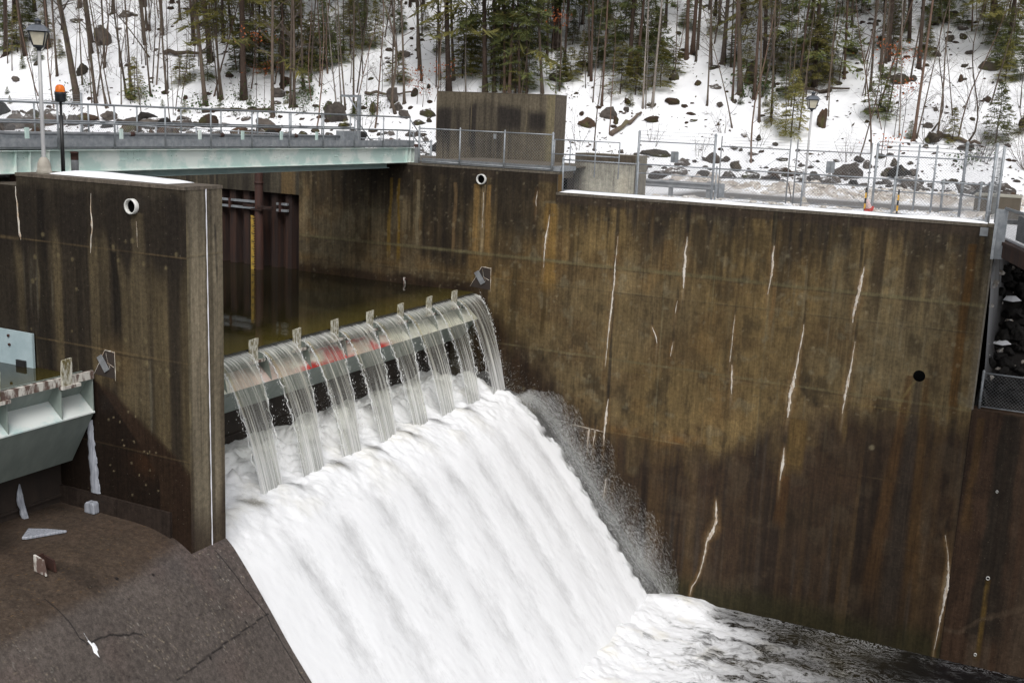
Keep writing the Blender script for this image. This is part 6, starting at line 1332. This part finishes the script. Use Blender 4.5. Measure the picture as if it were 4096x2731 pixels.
# ================================================================== TREES
def limb(mb, p, d, L, r, rr, depth, n=5, droop=0., kink=.12):
    pts = [Vector(p)]; rad = [r]; d = Vector(d).normalized(); k = max(3, int(L/.35)); k = min(k, 7)
    for i in range(k):
        d = (d+Vector((rr.normal(0, kink), rr.normal(0, kink), rr.normal(0, kink)-droop))).normalized()
        pts.append(pts[-1]+d*(L/k)); rad.append(max(.0035, r*(1-.8*(i+1)/k)))
    mb.tube(pts, rad, n if r > .02 else 3, False)
    if depth > 0:
        for j in range(rr.integers(2, 5)):
            i = int(rr.integers(1, len(pts))); dd = (d+Vector((rr.normal(0, .7), rr.normal(0, .7), rr.normal(0, .45)))).normalized()
            limb(mb, pts[i], dd, L*(.35+.3*rr.random()), max(.004, rad[i]*.55), rr, depth-1, 3, droop, kink*1.4)
def trunk_pts(h, lean, kind, rr):
    # leaning only sideways as seen along the slope, with natural wobble
    P = []; n = 14; wob = .010*h if kind in 'CcRrh' else .022*h
    a, b = rr.normal(0, 1, 3), rr.normal(0, 1, 3)
    for i in range(n+1):
        t = i/n; z = h*t; s = lean*z
        if kind == 'l': s = lean*z*(.75+.25*t)
        if kind == 'k': s = lean*z+.05*h*sin(t*7+a[0])*(1-.4*t)-.55*math.exp(-z*1.3)*math.copysign(1, lean)
        P.append(Vector((s*CR.x+wob*(a[1]*sin(3*t)*t+a[2]*.5*sin(7*t)*t)*.5, s*CR.y+wob*b[1]*sin(2.5*t)*t*.5, z)))
    return P
def make_tree(x, y, w, lean, kind, i):
    rr = np.random.default_rng(1000+i); z = terr1(x, y)-.12
    h = {'C': 21, 'c': 19, 'h': 15, 'r': 16, 'd': 14, 'b': 11, 's': 8, 'k': 10, 'l': 6}[kind]*(.85+.3*rr.random())
    h = min(h, 8+w*60)
    cat = {'C': 'conifer_tree', 'c': 'conifer_tree', 'h': 'conifer_tree', 'r': 'pine_tree', 'b': 'birch_tree'}.get(kind, 'bare_tree')
    if kind in 'skl' or (kind in 'db' and w < .085): cat = 'sapling'
    grp = {'conifer_tree': 'conifers on the snowy slope', 'pine_tree': 'reddish trunks on the snowy slope', 'birch_tree': 'pale birches on the snowy slope', 'bare_tree': 'bare trees on the snowy slope', 'sapling': 'bare saplings on the snowy slope'}[cat]
    t = thing(cat, None, 'tree', (x, y, z), grp)
    P = trunk_pts(h, lean, kind, rr); O = Vector((x, y, z))
    r0 = w/2*.97; rad = []
    for k, p in enumerate(P):
        q = k/(len(P)-1); rad.append(max(.006, r0*(1-.78*q)*(1+.45*math.exp(-p.z*2.2))))
    mb = MB(); mb.tube([O+p for p in P], rad, 10 if w > .12 else 6, True)
    if w > .12:
        for k in range(4):
            a = rr.random()*6.28; mb.tube([O+Vector((0, 0, .35)), O+Vector((cos(a)*w*.8, sin(a)*w*.8, .12)), O+Vector((cos(a)*w*1.5, sin(a)*w*1.5, -.15))], [r0*.5, r0*.32, r0*.1], 6, False)
    bark = {'C': 'bark_dark', 'c': 'bark_dark', 'h': 'bark_dark', 'r': 'bark_red', 'b': 'bark_pale'}.get(kind, 'bark')
    mb.build('trunk', M[bark], t)
    mb = MB()
    def at(zz):
        for k in range(len(P)-1):
            if P[k+1].z >= zz: return P[k].lerp(P[k+1], (zz-P[k].z)/(P[k+1].z-P[k].z)), rad[k]
        return P[-1], rad[-1]
    if kind in 'Cchr':
        nb = int(h*2.4)
        for k in range(nb):
            zz = 1.0+(h*.7)*rr.random(); p, rd = at(zz); a = rr.random()*6.28
            limb(mb, O+p, (cos(a), sin(a), .05), .5+1.3*rr.random(), .012, rr, 1, 4, .05, .1)
    else:
        nb = int(3+h*(1.5 if kind in 'dk' else 1.1))
        for k in range(nb):
            zz = h*(.10+.88*rr.random()**.9) if kind != 'd' else h*(.20+.78*rr.random()); p, rd = at(zz); a = rr.random()*6.28
            limb(mb, O+p, (cos(a), sin(a), .55+.5*rr.random()), (.6+1.8*rr.random())*(1-.4*zz/h)*(1 if w > .08 else .6), max(.006, rd*.42), rr, 2 if w > .08 else 1, 4, -.03, .13)
    mb.build('branches' if 0 else 'twig_crown', M['twig'], t)
    desc = {'conifer_tree': 'dark conifer trunk', 'pine_tree': 'reddish brown straight trunk', 'birch_tree': 'pale thin birch', 'bare_tree': 'bare brown tree', 'sapling': 'slim bare sapling'}[cat]
    if kind == 'C': desc = 'thick dark conifer trunk'
    if kind == 'h': desc = 'conifer with green boughs'
    if kind == 'l': desc = 'strongly leaning sapling'
    if kind == 'k': desc = 'crooked bare tree'
    register(t, desc, (x, y, z)); return t, P, h
SAPS = []
def sapling_model(i):
    rr = np.random.default_rng(9000+i); t = thing('sapling', None, 'tree', (0, 0, 0), 'bare saplings on the snowy slope'); mb = MB(); h = 6.5+2*rr.random(); P = [Vector((0, 0, -.1))]; d = Vector((rr.normal(0, .06), rr.normal(0, .06), 1))
    for k in range(10): d = (d+Vector((rr.normal(0, .05), rr.normal(0, .05), .05))).normalized(); P.append(P[-1]+d*h/10)
    mb.tube(P, [.042*(1-.85*k/10) for k in range(11)], 6, False); mb.build('trunk', M['bark' if i % 3 else 'bark_red'], t); mb = MB()
    for k in range(15):
        j = int(rr.integers(2, 11)); a = rr.random()*6.28; limb(mb, P[j], (cos(a), sin(a), .9), (.5+1.1*rr.random())*(1.1-.06*j), .012, rr, 1, 3, -.02, .12)
    mb.build('twig_crown', M['twig'], t); return t
# needle crowns: flat drooping sprays of small leaf-sized faces
def crown_mesh(name, H, R, zlo, nb, seed, spray=.30, mat='hemlock', density=1.0, lw=.05):
    rr = np.random.default_rng(seed); VV = []
    for k in range(nb):
        q = rr.random()**.85; z = zlo+(H-zlo)*q; L = R*(1-(z-zlo)/(H-zlo+.2))**.75*(.40+.75*rr.random())+.15
        a = rr.random()*6.283; d = np.array([cos(a), sin(a), .15-.30*rr.random()]); side = np.array([-sin(a), cos(a), 0.])
        n = max(6, int(L*26*density)); t = rr.random(n)**.75*.96+.04
        if L > .9: t = .16+.84*t
        base = np.outer(t*L, d)+np.outer((t*L)**2, [0, 0, -.10])+np.array([0, 0, z])+side*np.outer((rr.random(n)-.5)*.1, [1, 1, 1])
        s = np.where(rr.random(n) < .5, -1., 1.); reach = spray*(1.15-.75*t)*rr.random(n)**.6*min(1.2, L)
        # twigs fork from the bough, leaves are set along each twig
        tw = side[None]*s[:, None]*.85+d[None]*(.45+.45*rr.random((n, 1))); tw[:, 2] -= .10+.22*rr.random(n); tw /= np.linalg.norm(tw, axis=1)[:, None]
        o = base+tw*reach[:, None]; ll = (.10+.10*rr.random(n))*(spray/.34)
        dv = tw+rr.normal(0, .35, (n, 3)); dv /= np.linalg.norm(dv, axis=1)[:, None]
        wv = np.cross(dv, np.array([0, 0, 1.])+rr.normal(0, .45, (n, 3))); wv /= np.linalg.norm(wv, axis=1)[:, None]+1e-6
        w = (lw*(.6+.8*rr.random(n)))[:, None]; ll = ll[:, None]
        VV.append(np.stack([o-dv*ll, o-wv*w, o+dv*ll, o+wv*w], 1).reshape(-1, 3))
    V = np.concatenate(VV); F = np.arange(len(V)).reshape(-1, 4)
    me_o = npmesh(name, V, F, M[mat], smooth=False); me = me_o.data
    bpy.data.objects.remove(me_o); return me
YOUNG = [crown_mesh('hemlock_crown', 6, 2.15-.12*i, .25, 120+10*i, 40+i, .62, 'hemlock' if i % 2 else 'hemlock2', .62, .036) for i in range(6)]
TALL = [crown_mesh('conifer_crown', 18, 2.9, 1.8+.8*i, 210, 60+i, .85, 'hemlock' if i != 1 else 'hemlock2', .58, .042) for i in range(4)]
HIGH = [crown_mesh('conifer_crown', 19, 2.9, 7.5, 110, 70+i, .9, 'hemlock', .5, .045) for i in range(2)]
for i, e in enumerate(TREES.split(';')):
    a = e.split(','); x, y, w, lean = map(float, a[:4]); kind = a[4]
    t, P, h = make_tree(x, y, w, lean, kind, i)
    if kind in 'Ch' or (kind == 'c' and i % 2):
        me = (TALL[i % 4] if kind == 'h' or (kind == 'C' and i % 2) else HIGH[i % 2])
        c = bpy.data.objects.new('crown', me); COL.objects.link(c); c.parent = t
        s = h/18.5; c.scale = (s*(.8 if w < .2 else 1.05), s*(.8 if w < .2 else 1.05), s); c.rotation_euler = (0, 0, i*1.7)
        ph = math.atan(lean); c.rotation_euler = Matrix.Rotation(ph, 3, Vector((-CR.y, CR.x, 0))).to_euler(); 
for i, e in enumerate(HEM.split(';')):
    x, y, h = map(float, e.split(',')); rr = np.random.default_rng(3000+i); z = terr1(x, y)-.08
    t = thing('young_hemlock', None, 'tree', (x, y, z), 'young green hemlocks on the snowy slope'); h = min(h*1.08, 6.5); s = h/6
    mb = MB(); P = [Vector((x+.03*h*sin(k*1.1+i)*k/8, y, z+h*.98*k/8)) for k in range(9)]
    mb.tube(P, [max(.008, (.011*h+.012)*(1-.85*k/8)) for k in range(9)], 6, False)
    for k in range(int(5*h)):
        q = .08+.85*rr.random(); a = rr.random()*6.28; Lb = s*1.5*(1-q)*(.5+.6*rr.random())+.1
        p = Vector((x, y, z+h*q)); mb.tube([p, p+Vector((cos(a)*Lb*.6, sin(a)*Lb*.6, .02)), p+Vector((cos(a)*Lb, sin(a)*Lb, -.08*Lb))], [.010, .007, .003], 3, False)
    mb.build('trunk', M['bark_dark'], t)
    c = bpy.data.objects.new('crown', YOUNG[i % 6]); COL.objects.link(c); c.parent = t
    f = (.8+.45*rr.random())*(1.25 if h < 2 else 1); c.scale = (s*f, s*f, s); c.rotation_euler = (0, 0, rr.random()*6.28)
    register(t, 'young green hemlock' if h > 2.2 else 'small low green hemlock', (x, y, z))
rs = np.random.default_rng(123); first = [sapling_model(i) for i in range(5)]; used = [False]*5
for i in range(235):
    x = -60+67*rs.random(); y = float(foot(x))+.6+26*rs.random(); k = int(rs.integers(5))
    if -27 < x < -13 and rs.random() < .5: x = -58+20*rs.random(); y = float(foot(x))+1.5+20*rs.random()
    t = first[k] if not used[k] else copy_tree(first[k]); used[k] = True
    s_ = .55+.8*rs.random(); t.location = (x, y, terr1(x, y)); t.scale = (s_, s_, s_); t.rotation_euler = (rs.normal(0, .07), rs.normal(0, .10), rs.random()*6.28); register(t, 'slim bare sapling', (x, y, terr1(x, y)))
# more standing trees further back, copied from a few of the ones above
src_b = [o for o in list(COL.objects) if o.get('category') == 'tree' and o.name.startswith('bare_tree')][:10]
src_c = [o for o in list(COL.objects) if o.get('category') == 'tree' and o.name.startswith('conifer_tree') and any(ch.name.startswith('crown') for ch in o.children)]
desc_of = {id(o): d for o, d, *_ in REG}
for i in range(78):
    con = i % 6 == 0; L_ = src_c if con else src_b; src = L_[int(rs.integers(len(L_)))]
    x = -60+67*rs.random(); y = float(foot(x))+ (9 if con else 4)+24*rs.random()
    t = copy_tree(src); z = terr1(x, y)-.1; t.location = (x, y, z); s_ = .7+.5*rs.random(); t.scale = (s_, s_, s_*1.1); t.rotation_euler = (0, rs.normal(0, .03), rs.normal(0, .5))
    register(t, 'dark conifer with boughs' if con else 'bare brown tree', (x, y, z))
src_h = [o for o in list(COL.objects) if o.name.startswith('young_hemlock')][:12]
for i in range(46):
    src = src_h[int(rs.integers(len(src_h)))]; x = -15+21*rs.random() if i < 36 else -58+16*rs.random(); y = float(foot(x))+4+22*rs.random()
    t = copy_tree(src); t.location = (x, y, terr1(x, y)-.08); s_ = .55+.55*rs.random(); t.scale = (s_, s_, s_); t.rotation_euler = (0, 0, rs.random()*6.28); register(t, 'young green hemlock', (x, y, terr1(x, y)))
# beech saplings that still hold orange leaves
def leaf_cluster(name, n, rx, ry, rz, mat, seed, size=.07):
    r = np.random.default_rng(seed); C = r.normal(size=(n, 3))*np.array([rx, ry, rz])*.5; V = []; F = []
    for c in C:
        a = r.normal(size=3); a /= np.linalg.norm(a); b = np.cross(a, r.normal(size=3)); b /= np.linalg.norm(b); s = size*(.6+.7*r.random())
        k = len(V); V += [c-a*s, c-b*s*.5, c+a*s, c+b*s*.5]; F.append((k, k+1, k+2, k+3))
    o = npmesh(name, np.array(V), np.array(F), M[mat], smooth=False); me = o.data; bpy.data.objects.remove(o); return me
BEECH = [leaf_cluster('dead_foliage', 70, 1.1, .8, .45, 'beech', 80+k) for k in range(3)]
for i, (x, y, up, k) in enumerate(((-43.7, 52.8, 4.2, 0), (-43.2, 52.9, 2.4, 1), (-34.5, 56.2, 1.7, 2), (-33.2, 56.6, 2.0, 0), (-34.0, 56.0, 1.1, 1), (-26.5, 58.2, 5.2, 2), (-8.3, 58.8, 5.2, 0), (-8.0, 60.5, 4.0, 1), (-7.6, 60.3, 2.6, 2), (-7.9, 57.6, 1.2, 0))):
    z = terr1(x, y); rr = np.random.default_rng(4000+i)
    t = thing('beech_sapling', None, 'tree', (x, y, z), 'beech saplings with orange dead leaves')
    mb = MB(); mb.tube([(x, y, z-.1), (x+.06, y, z+up*.5), (x+.02, y, z+up+.3)], [.022, .016, .005], 5, False)
    for q in range(6):
        a = rr.random()*6.28; zz = z+up*(.6+.4*rr.random()); mb.tube([(x, y, zz), (x+cos(a)*.5, y+sin(a)*.5, zz+.12)], [.008, .003], 3, False)
    mb.build('trunk', M['twig'], t)
    c = bpy.data.objects.new('dead_foliage', BEECH[k]); COL.objects.link(c); c.parent = t; c.location = (0, 0, up); c.rotation_euler = (0, 0, i)
    register(t, 'orange leaved beech sapling', (x, y, z))
# brush clumps with many thin stems
def brush(x, y, n, h, i, desc='bare brush clump'):
    z = terr1(x, y)-.1; rr = np.random.default_rng(5000+i); t = thing('brush_clump', None, 'shrub', (x, y, z), 'bare brush clumps on the slope'); mb = MB()
    for k in range(n):
        a = rr.random()*6.28; tl = .15+.55*rr.random(); limb(mb, (x+.3*cos(a), y+.3*sin(a), z), (cos(a)*tl, sin(a)*tl, 1), h*(.4+.8*rr.random()), .017, rr, 2, 3, .01, .12)
    mb.build('stems' if 0 else 'stem_bundle', M['twig'], t); register(t, desc, (x, y, z))
rb_ = np.random.default_rng(15)
for i, (x, y, n, h) in enumerate(((-3.6, 58.3, 16, 3.2), (-6.2, 60.2, 12, 2.4), (-1.3, 58.2, 12, 3.0), (.9, 58.4, 10, 3.0), (-.4, 61.2, 9, 2.8), (-9.8, 58.2, 6, 1.6), (-14.8, 59.3, 6, 1.4), (-17.5, 57.4, 7, 1.2), (-13.3, 62.8, 9, 2.2), (2.2, 60.6, 9, 2.6), (-20.2, 57.6, 6, 1.6),
    (-52, 51.4, 5, 1.0), (-47.5, 52.6, 5, 1.1), (-40.5, 53.8, 6, 1.0), (-36, 55.2, 6, 1.2), (-31.2, 56.8, 6, 1.4), (-28.6, 57.6, 5, 1.3), (-8.8, 62.5, 7, 2.2), (-4.5, 63.5, 8, 2.6), (-1.8, 65, 8, 2.6), (1.2, 66, 8, 2.4))+tuple((-59+66*rb_.random(), 0, int(rb_.integers(4, 9)), 1.0+1.8*rb_.random()) for _ in range(46))): brush(x, y if y else float(foot(x))+1+20*rb_.random(), n, h, i)
# evergreen rhododendron-like plants
RH = [leaf_cluster('foliage', 130, .9, .9, .7, 'rhodo', 90+k, .075) for k in range(3)]
for i, (x, y) in enumerate(((-56.5, 49.8), (-55.9, 51.2), (-51.6, 51.8), (-44.5, 51.9), (-43.6, 52.3), (-42.2, 52.4), (-45.6, 53.4), (-40.6, 53.3), (-38.9, 53.6), (-16.6, 63.1), (-15.6, 63.4), (-47.2, 51.6), (-41.4, 54.6), (-36.6, 54.6), (-4.2, 58.0))):
    z = terr1(x, y); t = thing('evergreen_shrub', None, 'shrub', (x, y, z), 'small evergreen shrubs on the slope')
    mb = MB(); rr = np.random.default_rng(6000+i)
    for k in range(5): a = rr.random()*6.28; mb.tube([(x, y, z-.05), (x+.2*cos(a), y+.2*sin(a), z+.3), (x+.35*cos(a), y+.35*sin(a), z+.55)], [.012, .009, .004], 3, False)
    mb.build('stem', M['twig'], t); c = bpy.data.objects.new('foliage', RH[i % 3]); COL.objects.link(c); c.parent = t; c.location = (0, 0, .45); c.scale = (.8+.6*rr.random(),)*3; c.rotation_euler = (0, 0, i)
    register(t, 'small leafy evergreen shrub', (x, y, z))
# fallen logs
LOGS = [(-46.9, 51.7, -42.6, 53.0, .13, 'long fallen log slanting down the snow behind the left railing'), (-15.2, 63.9, -11.2, 64.6, .10, 'thin straight fallen log across the slope above the pale block'), (-5.9, 60.9, -3.8, 60.2, .15, 'fallen log slanting on the snow right of the right lamp'),
        (-22.6, 57.4, -21.8, 59.9, .16, 'broken leaning trunk beside the tall concrete block'), (-2.0, 63.8, -.2, 63.6, .09, 'short dark fallen branch high at far right'), (-38.2, 56.2, -35.4, 57.0, .10, 'dark fallen log between the bridge trees'), (-54.5, 56.5, -51.5, 57.4, .16, 'mossy fallen log behind the left lamp'), (-48.8, 57.4, -45.9, 57.3, .20, 'mossy fallen log high above the left railing')]
for i, (x0, y0, x1, y1, r_, lab_) in enumerate(LOGS):
    t = thing('fallen_log', lab_, 'log', (x0, y0, terr1(x0, y0)), 'fallen logs on the slope'); mb = MB(); n = 9; rr = np.random.default_rng(7000+i)
    P = []; 
    for k in range(n): q = k/(n-1); xx = x0+(x1-x0)*q; yy = y0+(y1-y0)*q; P.append((xx, yy, terr1(x0, y0)*(1-q)+terr1(x1, y1)*q+.12+.06*rr.normal()))
    mb.tube(P, [r_*(1-.5*k/(n-1))*(.85+.3*rr.random()) for k in range(n)], 9); mb.build('trunk', M['bark'], t)
# dead leaves, sticks and litter lying on the snow
def build_litter():
    r = np.random.default_rng(321); n = 9500; x = -64+74*r.random(n); y = foot(x)-3+34*r.random(n)
    k = r.random(n) < sm(.42, .70, fbm(x*.35, y*.35, 611, 4))*.95+.05; x = x[k]; y = y[k]; n = len(x); z = terr(x, y)+.03
    a = r.random(n)*6.28; L = .04+.22*r.random(n)**3; w = .02+.06*r.random(n)**2
    d = np.stack([np.cos(a), np.sin(a), .5*np.sin(a)], -1)*L[:, None]; s = np.stack([-np.sin(a), np.cos(a), .5*np.cos(a)+.3], -1)*w[:, None]; P = np.stack([x, y, z], -1)
    o = npmesh('leaf_litter', np.stack([P-d, P-s, P+d, P+s], 1).reshape(-1, 3), np.arange(n*4).reshape(-1, 4), M['leaflitter'], smooth=False)
    tag(o, 'brown dead leaves and sticks scattered on the snowy slope', 'leaf litter', kind='stuff')
build_litter()
# ================================================================== ROCKS
def rock_mesh(seed, flat=.7):
    import bmesh
    bm = bmesh.new(); bmesh.ops.create_icosphere(bm, subdivisions=4, radius=.5); r = np.random.default_rng(seed)
    pl = [(Vector(r.normal(size=3)).normalized(), .22+.20*r.random()) for _ in range(13)]
    for v in bm.verts:
        p = v.co.copy()
        for nrm, d in pl:
            s = p.dot(nrm)
            if s > d: p -= nrm*(s-d)*.98
        q = p*1.0; f = float(fbm(np.array(q.x*5+seed), np.array(q.y*5+q.z*4), seed, 4))-.5; f2 = float(fbm(np.array(q.x*2+seed), np.array(q.z*2.5+q.y*2), seed+9, 2))-.5
        p += p.normalized()*(.20*f+.14*f2); v.co = (p.x, p.y, p.z*flat)
    me = bpy.data.meshes.new('rock'); bm.to_mesh(me); bm.free(); return me
RM = [rock_mesh(20+k, .62+.1*(k % 3)) for k in range(8)]
def rocks(S, mats, names, sink, group, big):
    for i, e in enumerate(S.split(';')):
        x, y, w, h = map(float, e.split(',')); rr = np.random.default_rng(8000+i+int(big)*500); z = terr1(x, y)
        if big and rr.random() < .08: pass
        me = RM[int(rr.integers(8))]; mt = mats[int(rr.integers(len(mats)))]
        key = me.name+mt; m2 = bpy.data.meshes.get(key)
        if m2 is None: m2 = me.copy(); m2.name = key; m2.materials.clear(); m2.materials.append(M[mt])
        o = bpy.data.objects.new('boulder' if w > .8 else 'rock', m2); COL.objects.link(o)
        hh = max(h*1.25, .18); o.scale = (w*1.12, w*.9, hh*1.5); o.location = (x, y+w*.25, z+hh*(.30-sink)); o.rotation_euler = (rr.normal(0, .12), rr.normal(0, .15), rr.random()*6.28 if abs(w-h) < .5 else rr.normal(.1, .35))
        d = {'rock': 'grey brown', 'rock_moss': 'mossy', 'leaflitter': 'leaf-strewn', 'rock_dark': 'dark'}[mt]; sz = 'large ' if w > 1.15 else ('small ' if w < .5 else '')
        o['category'] = 'rock'; o['group'] = group; register(o, '%s%s rock' % (sz, d), (x, y, z))
rocks(ROCKS_A, ['rock', 'rock_moss', 'rock_moss', 'leaflitter'], 0, .08, 'rocks and stumps on the wooded slope', False)
rocks(ROCKS_B, ['rock', 'rock', 'rock_moss'], 0, .02, 'rubble rocks along the foot of the slope', True)
EX = []
re_ = np.random.default_rng(432)
for k in range(74):
    x = -15+17*re_.random() if k < 44 else -58+30*re_.random(); y = float(foot(x))-4.6+5.6*re_.random(); w_ = .35+1.1*re_.random()**2; EX.append('%.2f,%.2f,%.2f,%.2f' % (x, y, w_, w_*(.35+.3*re_.random())))
for k in range(26):
    x = -60+14*re_.random() if k < 18 else -46+16*re_.random(); y = float(foot(x))-2.4+3.4*re_.random(); w_ = .8+.9*re_.random(); EX.append('%.2f,%.2f,%.2f,%.2f' % (x, y, w_, w_*(.45+.3*re_.random())))
rocks(';'.join(EX), ['rock', 'rock', 'rock_dark', 'leaflitter'], 0, .05, 'rubble rocks along the foot of the slope', True)
def scatter_stuff(name, label, cat, mat, n, xr, yf, smin, smax, seed, zoff=0., thr=None):
    r = np.random.default_rng(seed); Vs = []; Fs = []; base = 0
    for k in range(n):
        x = xr[0]+(xr[1]-xr[0])*r.random(); y = yf(x, r); me = SMALL[int(r.integers(4))]; z = terr1(x, y)
        co, f = me; s = smin+(smax-smin)*r.random()**2.5; a = r.random()*6.28; R_ = np.array([[cos(a), -sin(a), 0], [sin(a), cos(a), 0], [0, 0, 1]])
        Vs.append((co*np.array([s, s*(.6+.4*r.random()), s*.9]))@R_.T+np.array([x, y, z+zoff*s])); Fs.append(f+base); base += len(co)
    o = npmesh(name, np.concatenate(Vs), np.concatenate(Fs), M[mat], smooth=False); tag(o, label, cat, kind='stuff')
def small_rock(seed):
    import bmesh
    bm = bmesh.new(); bmesh.ops.create_icosphere(bm, subdivisions=2, radius=.5); r = np.random.default_rng(seed)
    for v in bm.verts: v.co *= .75+.5*r.random(); v.co.z *= .75
    co = np.array([v.co[:] for v in bm.verts]); f = np.array([[v.index for v in q.verts] for q in bm.faces]); bm.free(); return co, f
SMALL = [small_rock(k) for k in range(4)]
scatter_stuff('rubble', 'small broken stones between the rubble rocks at the slope foot', 'rubble', 'rock', 700, (-60, 3), lambda x, r: float(foot(x))-5+6.5*r.random(), .08, .45, 5)
scatter_stuff('snow_lumps', 'dirty lumps of ploughed snow along the road edge', 'snow', 'snow_dirty', 1500, (-14.5, 6), lambda x, r: (46.3+2.6*r.random()) if r.random() < .72 else (36.3+4.2*r.random()), .06, .5, 6, -.12)
scatter_stuff('stump_litter', 'small dark stumps, sods and stones poking through the slope snow', 'debris', 'leaflitter', 950, (-62, 8), lambda x, r: float(foot(x))+1+30*r.random(), .07, .55, 8, -.1)
# dark rubble under the footbridge at the right edge: a dump of stones nobody could count
def build_rubble():
    r = np.random.default_rng(99); Vs = []; Fs = []; base = 0
    for k in range(420):
        x = -1.3+4.5*r.random(); y = 35.9+5*r.random(); z = terr1(x, y); me = RM[int(r.integers(8))]
        co = np.empty(len(me.vertices)*3); me.vertices.foreach_get('co', co); co = co.reshape(-1, 3)
        s = .25+.5*r.random()**1.5; a = r.random()*6.28; R_ = np.array([[cos(a), -sin(a), 0], [sin(a), cos(a), 0], [0, 0, 1]])
        co = (co*np.array([s, s*.8, s*.9]))@R_.T+np.array([x, y, z+.08]); f = np.empty(len(me.polygons)*3, int); me.polygons.foreach_get('vertices', f)
        Vs.append(co); Fs.append(f.reshape(-1, 3)+base); base += len(co)
    o = npmesh('rubble', np.concatenate(Vs), np.concatenate(Fs), M['rock_dark']); tag(o, 'dark broken stone rubble under the footbridge', 'rubble', kind='stuff')
build_rubble()
for i, (x, y) in enumerate(((-.9, 38.9), (-1.0, 37.6))):
    mb = MB(); mb.add([(x-.26, y-.1, terr1(x, y)+.22), (x+.05, y-.16, terr1(x, y)+.20), (x+.3, y+.02, terr1(x, y)+.24), (x+.1, y+.2, terr1(x, y)+.36), (x-.18, y+.14, terr1(x, y)+.34), (x, y+.02, terr1(x, y)+.36)], [(0,1,5),(1,2,5),(2,3,5),(3,4,5),(4,0,5)], True); tag(mb.build('snow', M['snow']), 'patch of snow on the dark rubble at right', 'snow', kind='stuff')
finish_labels()

# ================================================================== CAMERA, LIGHT
cam = bpy.data.cameras.new('camera'); co = bpy.data.objects.new('camera', cam); COL.objects.link(co)
cam.sensor_width = 36; cam.sensor_fit = 'HORIZONTAL'; cam.lens = 36*FPX/4096; cam.clip_end = 2000; cam.clip_start = .1
co.matrix_world = Matrix(((CR.x, CU.x, -_fw.x, 0), (CR.y, CU.y, -_fw.y, 0), (CR.z, CU.z, -_fw.z, CAMP.z), (0, 0, 0, 1)))
scene.camera = co
SUN_EL, SUN_AZ = radians(52), radians(150)     # azimuth clockwise from +y
w = bpy.data.worlds.new('World'); scene.world = w; w.use_nodes = True; nt = w.node_tree; nt.nodes.clear()
sky = nt.nodes.new('ShaderNodeTexSky'); sky.sky_type = 'NISHITA'; sky.sun_disc = False; sky.sun_elevation = SUN_EL; sky.sun_rotation = SUN_AZ
sky.air_density = 1.0; sky.dust_density = 4.0
hs = nt.nodes.new('ShaderNodeHueSaturation'); hs.inputs['Saturation'].default_value = .22
bg = nt.nodes.new('ShaderNodeBackground'); bg.inputs['Strength'].default_value = .12; wo = nt.nodes.new('ShaderNodeOutputWorld')
nt.links.new(sky.outputs[0], hs.inputs['Color']); nt.links.new(hs.outputs[0], bg.inputs['Color']); nt.links.new(bg.outputs[0], wo.inputs[0])
sl = bpy.data.lights.new('sun', 'SUN'); sl.energy = 1.1; sl.angle = radians(25); sl.color = (1, .97, .93)
so = bpy.data.objects.new('sun', sl); COL.objects.link(so)
dv = Vector((sin(SUN_AZ)*cos(SUN_EL), cos(SUN_AZ)*cos(SUN_EL), sin(SUN_EL)))
so.rotation_euler = dv.to_track_quat('Z', 'Y').to_euler(); so.location = dv*60
scene.view_settings.view_transform = 'Standard'; scene.view_settings.look = 'None'; scene.view_settings.gamma = 1; scene.view_settings.exposure = EXPO
scene.cycles.max_bounces = 8; scene.cycles.transparent_max_bounces = 16; scene.cycles.use_denoising = True
scene.render.film_transparent = False
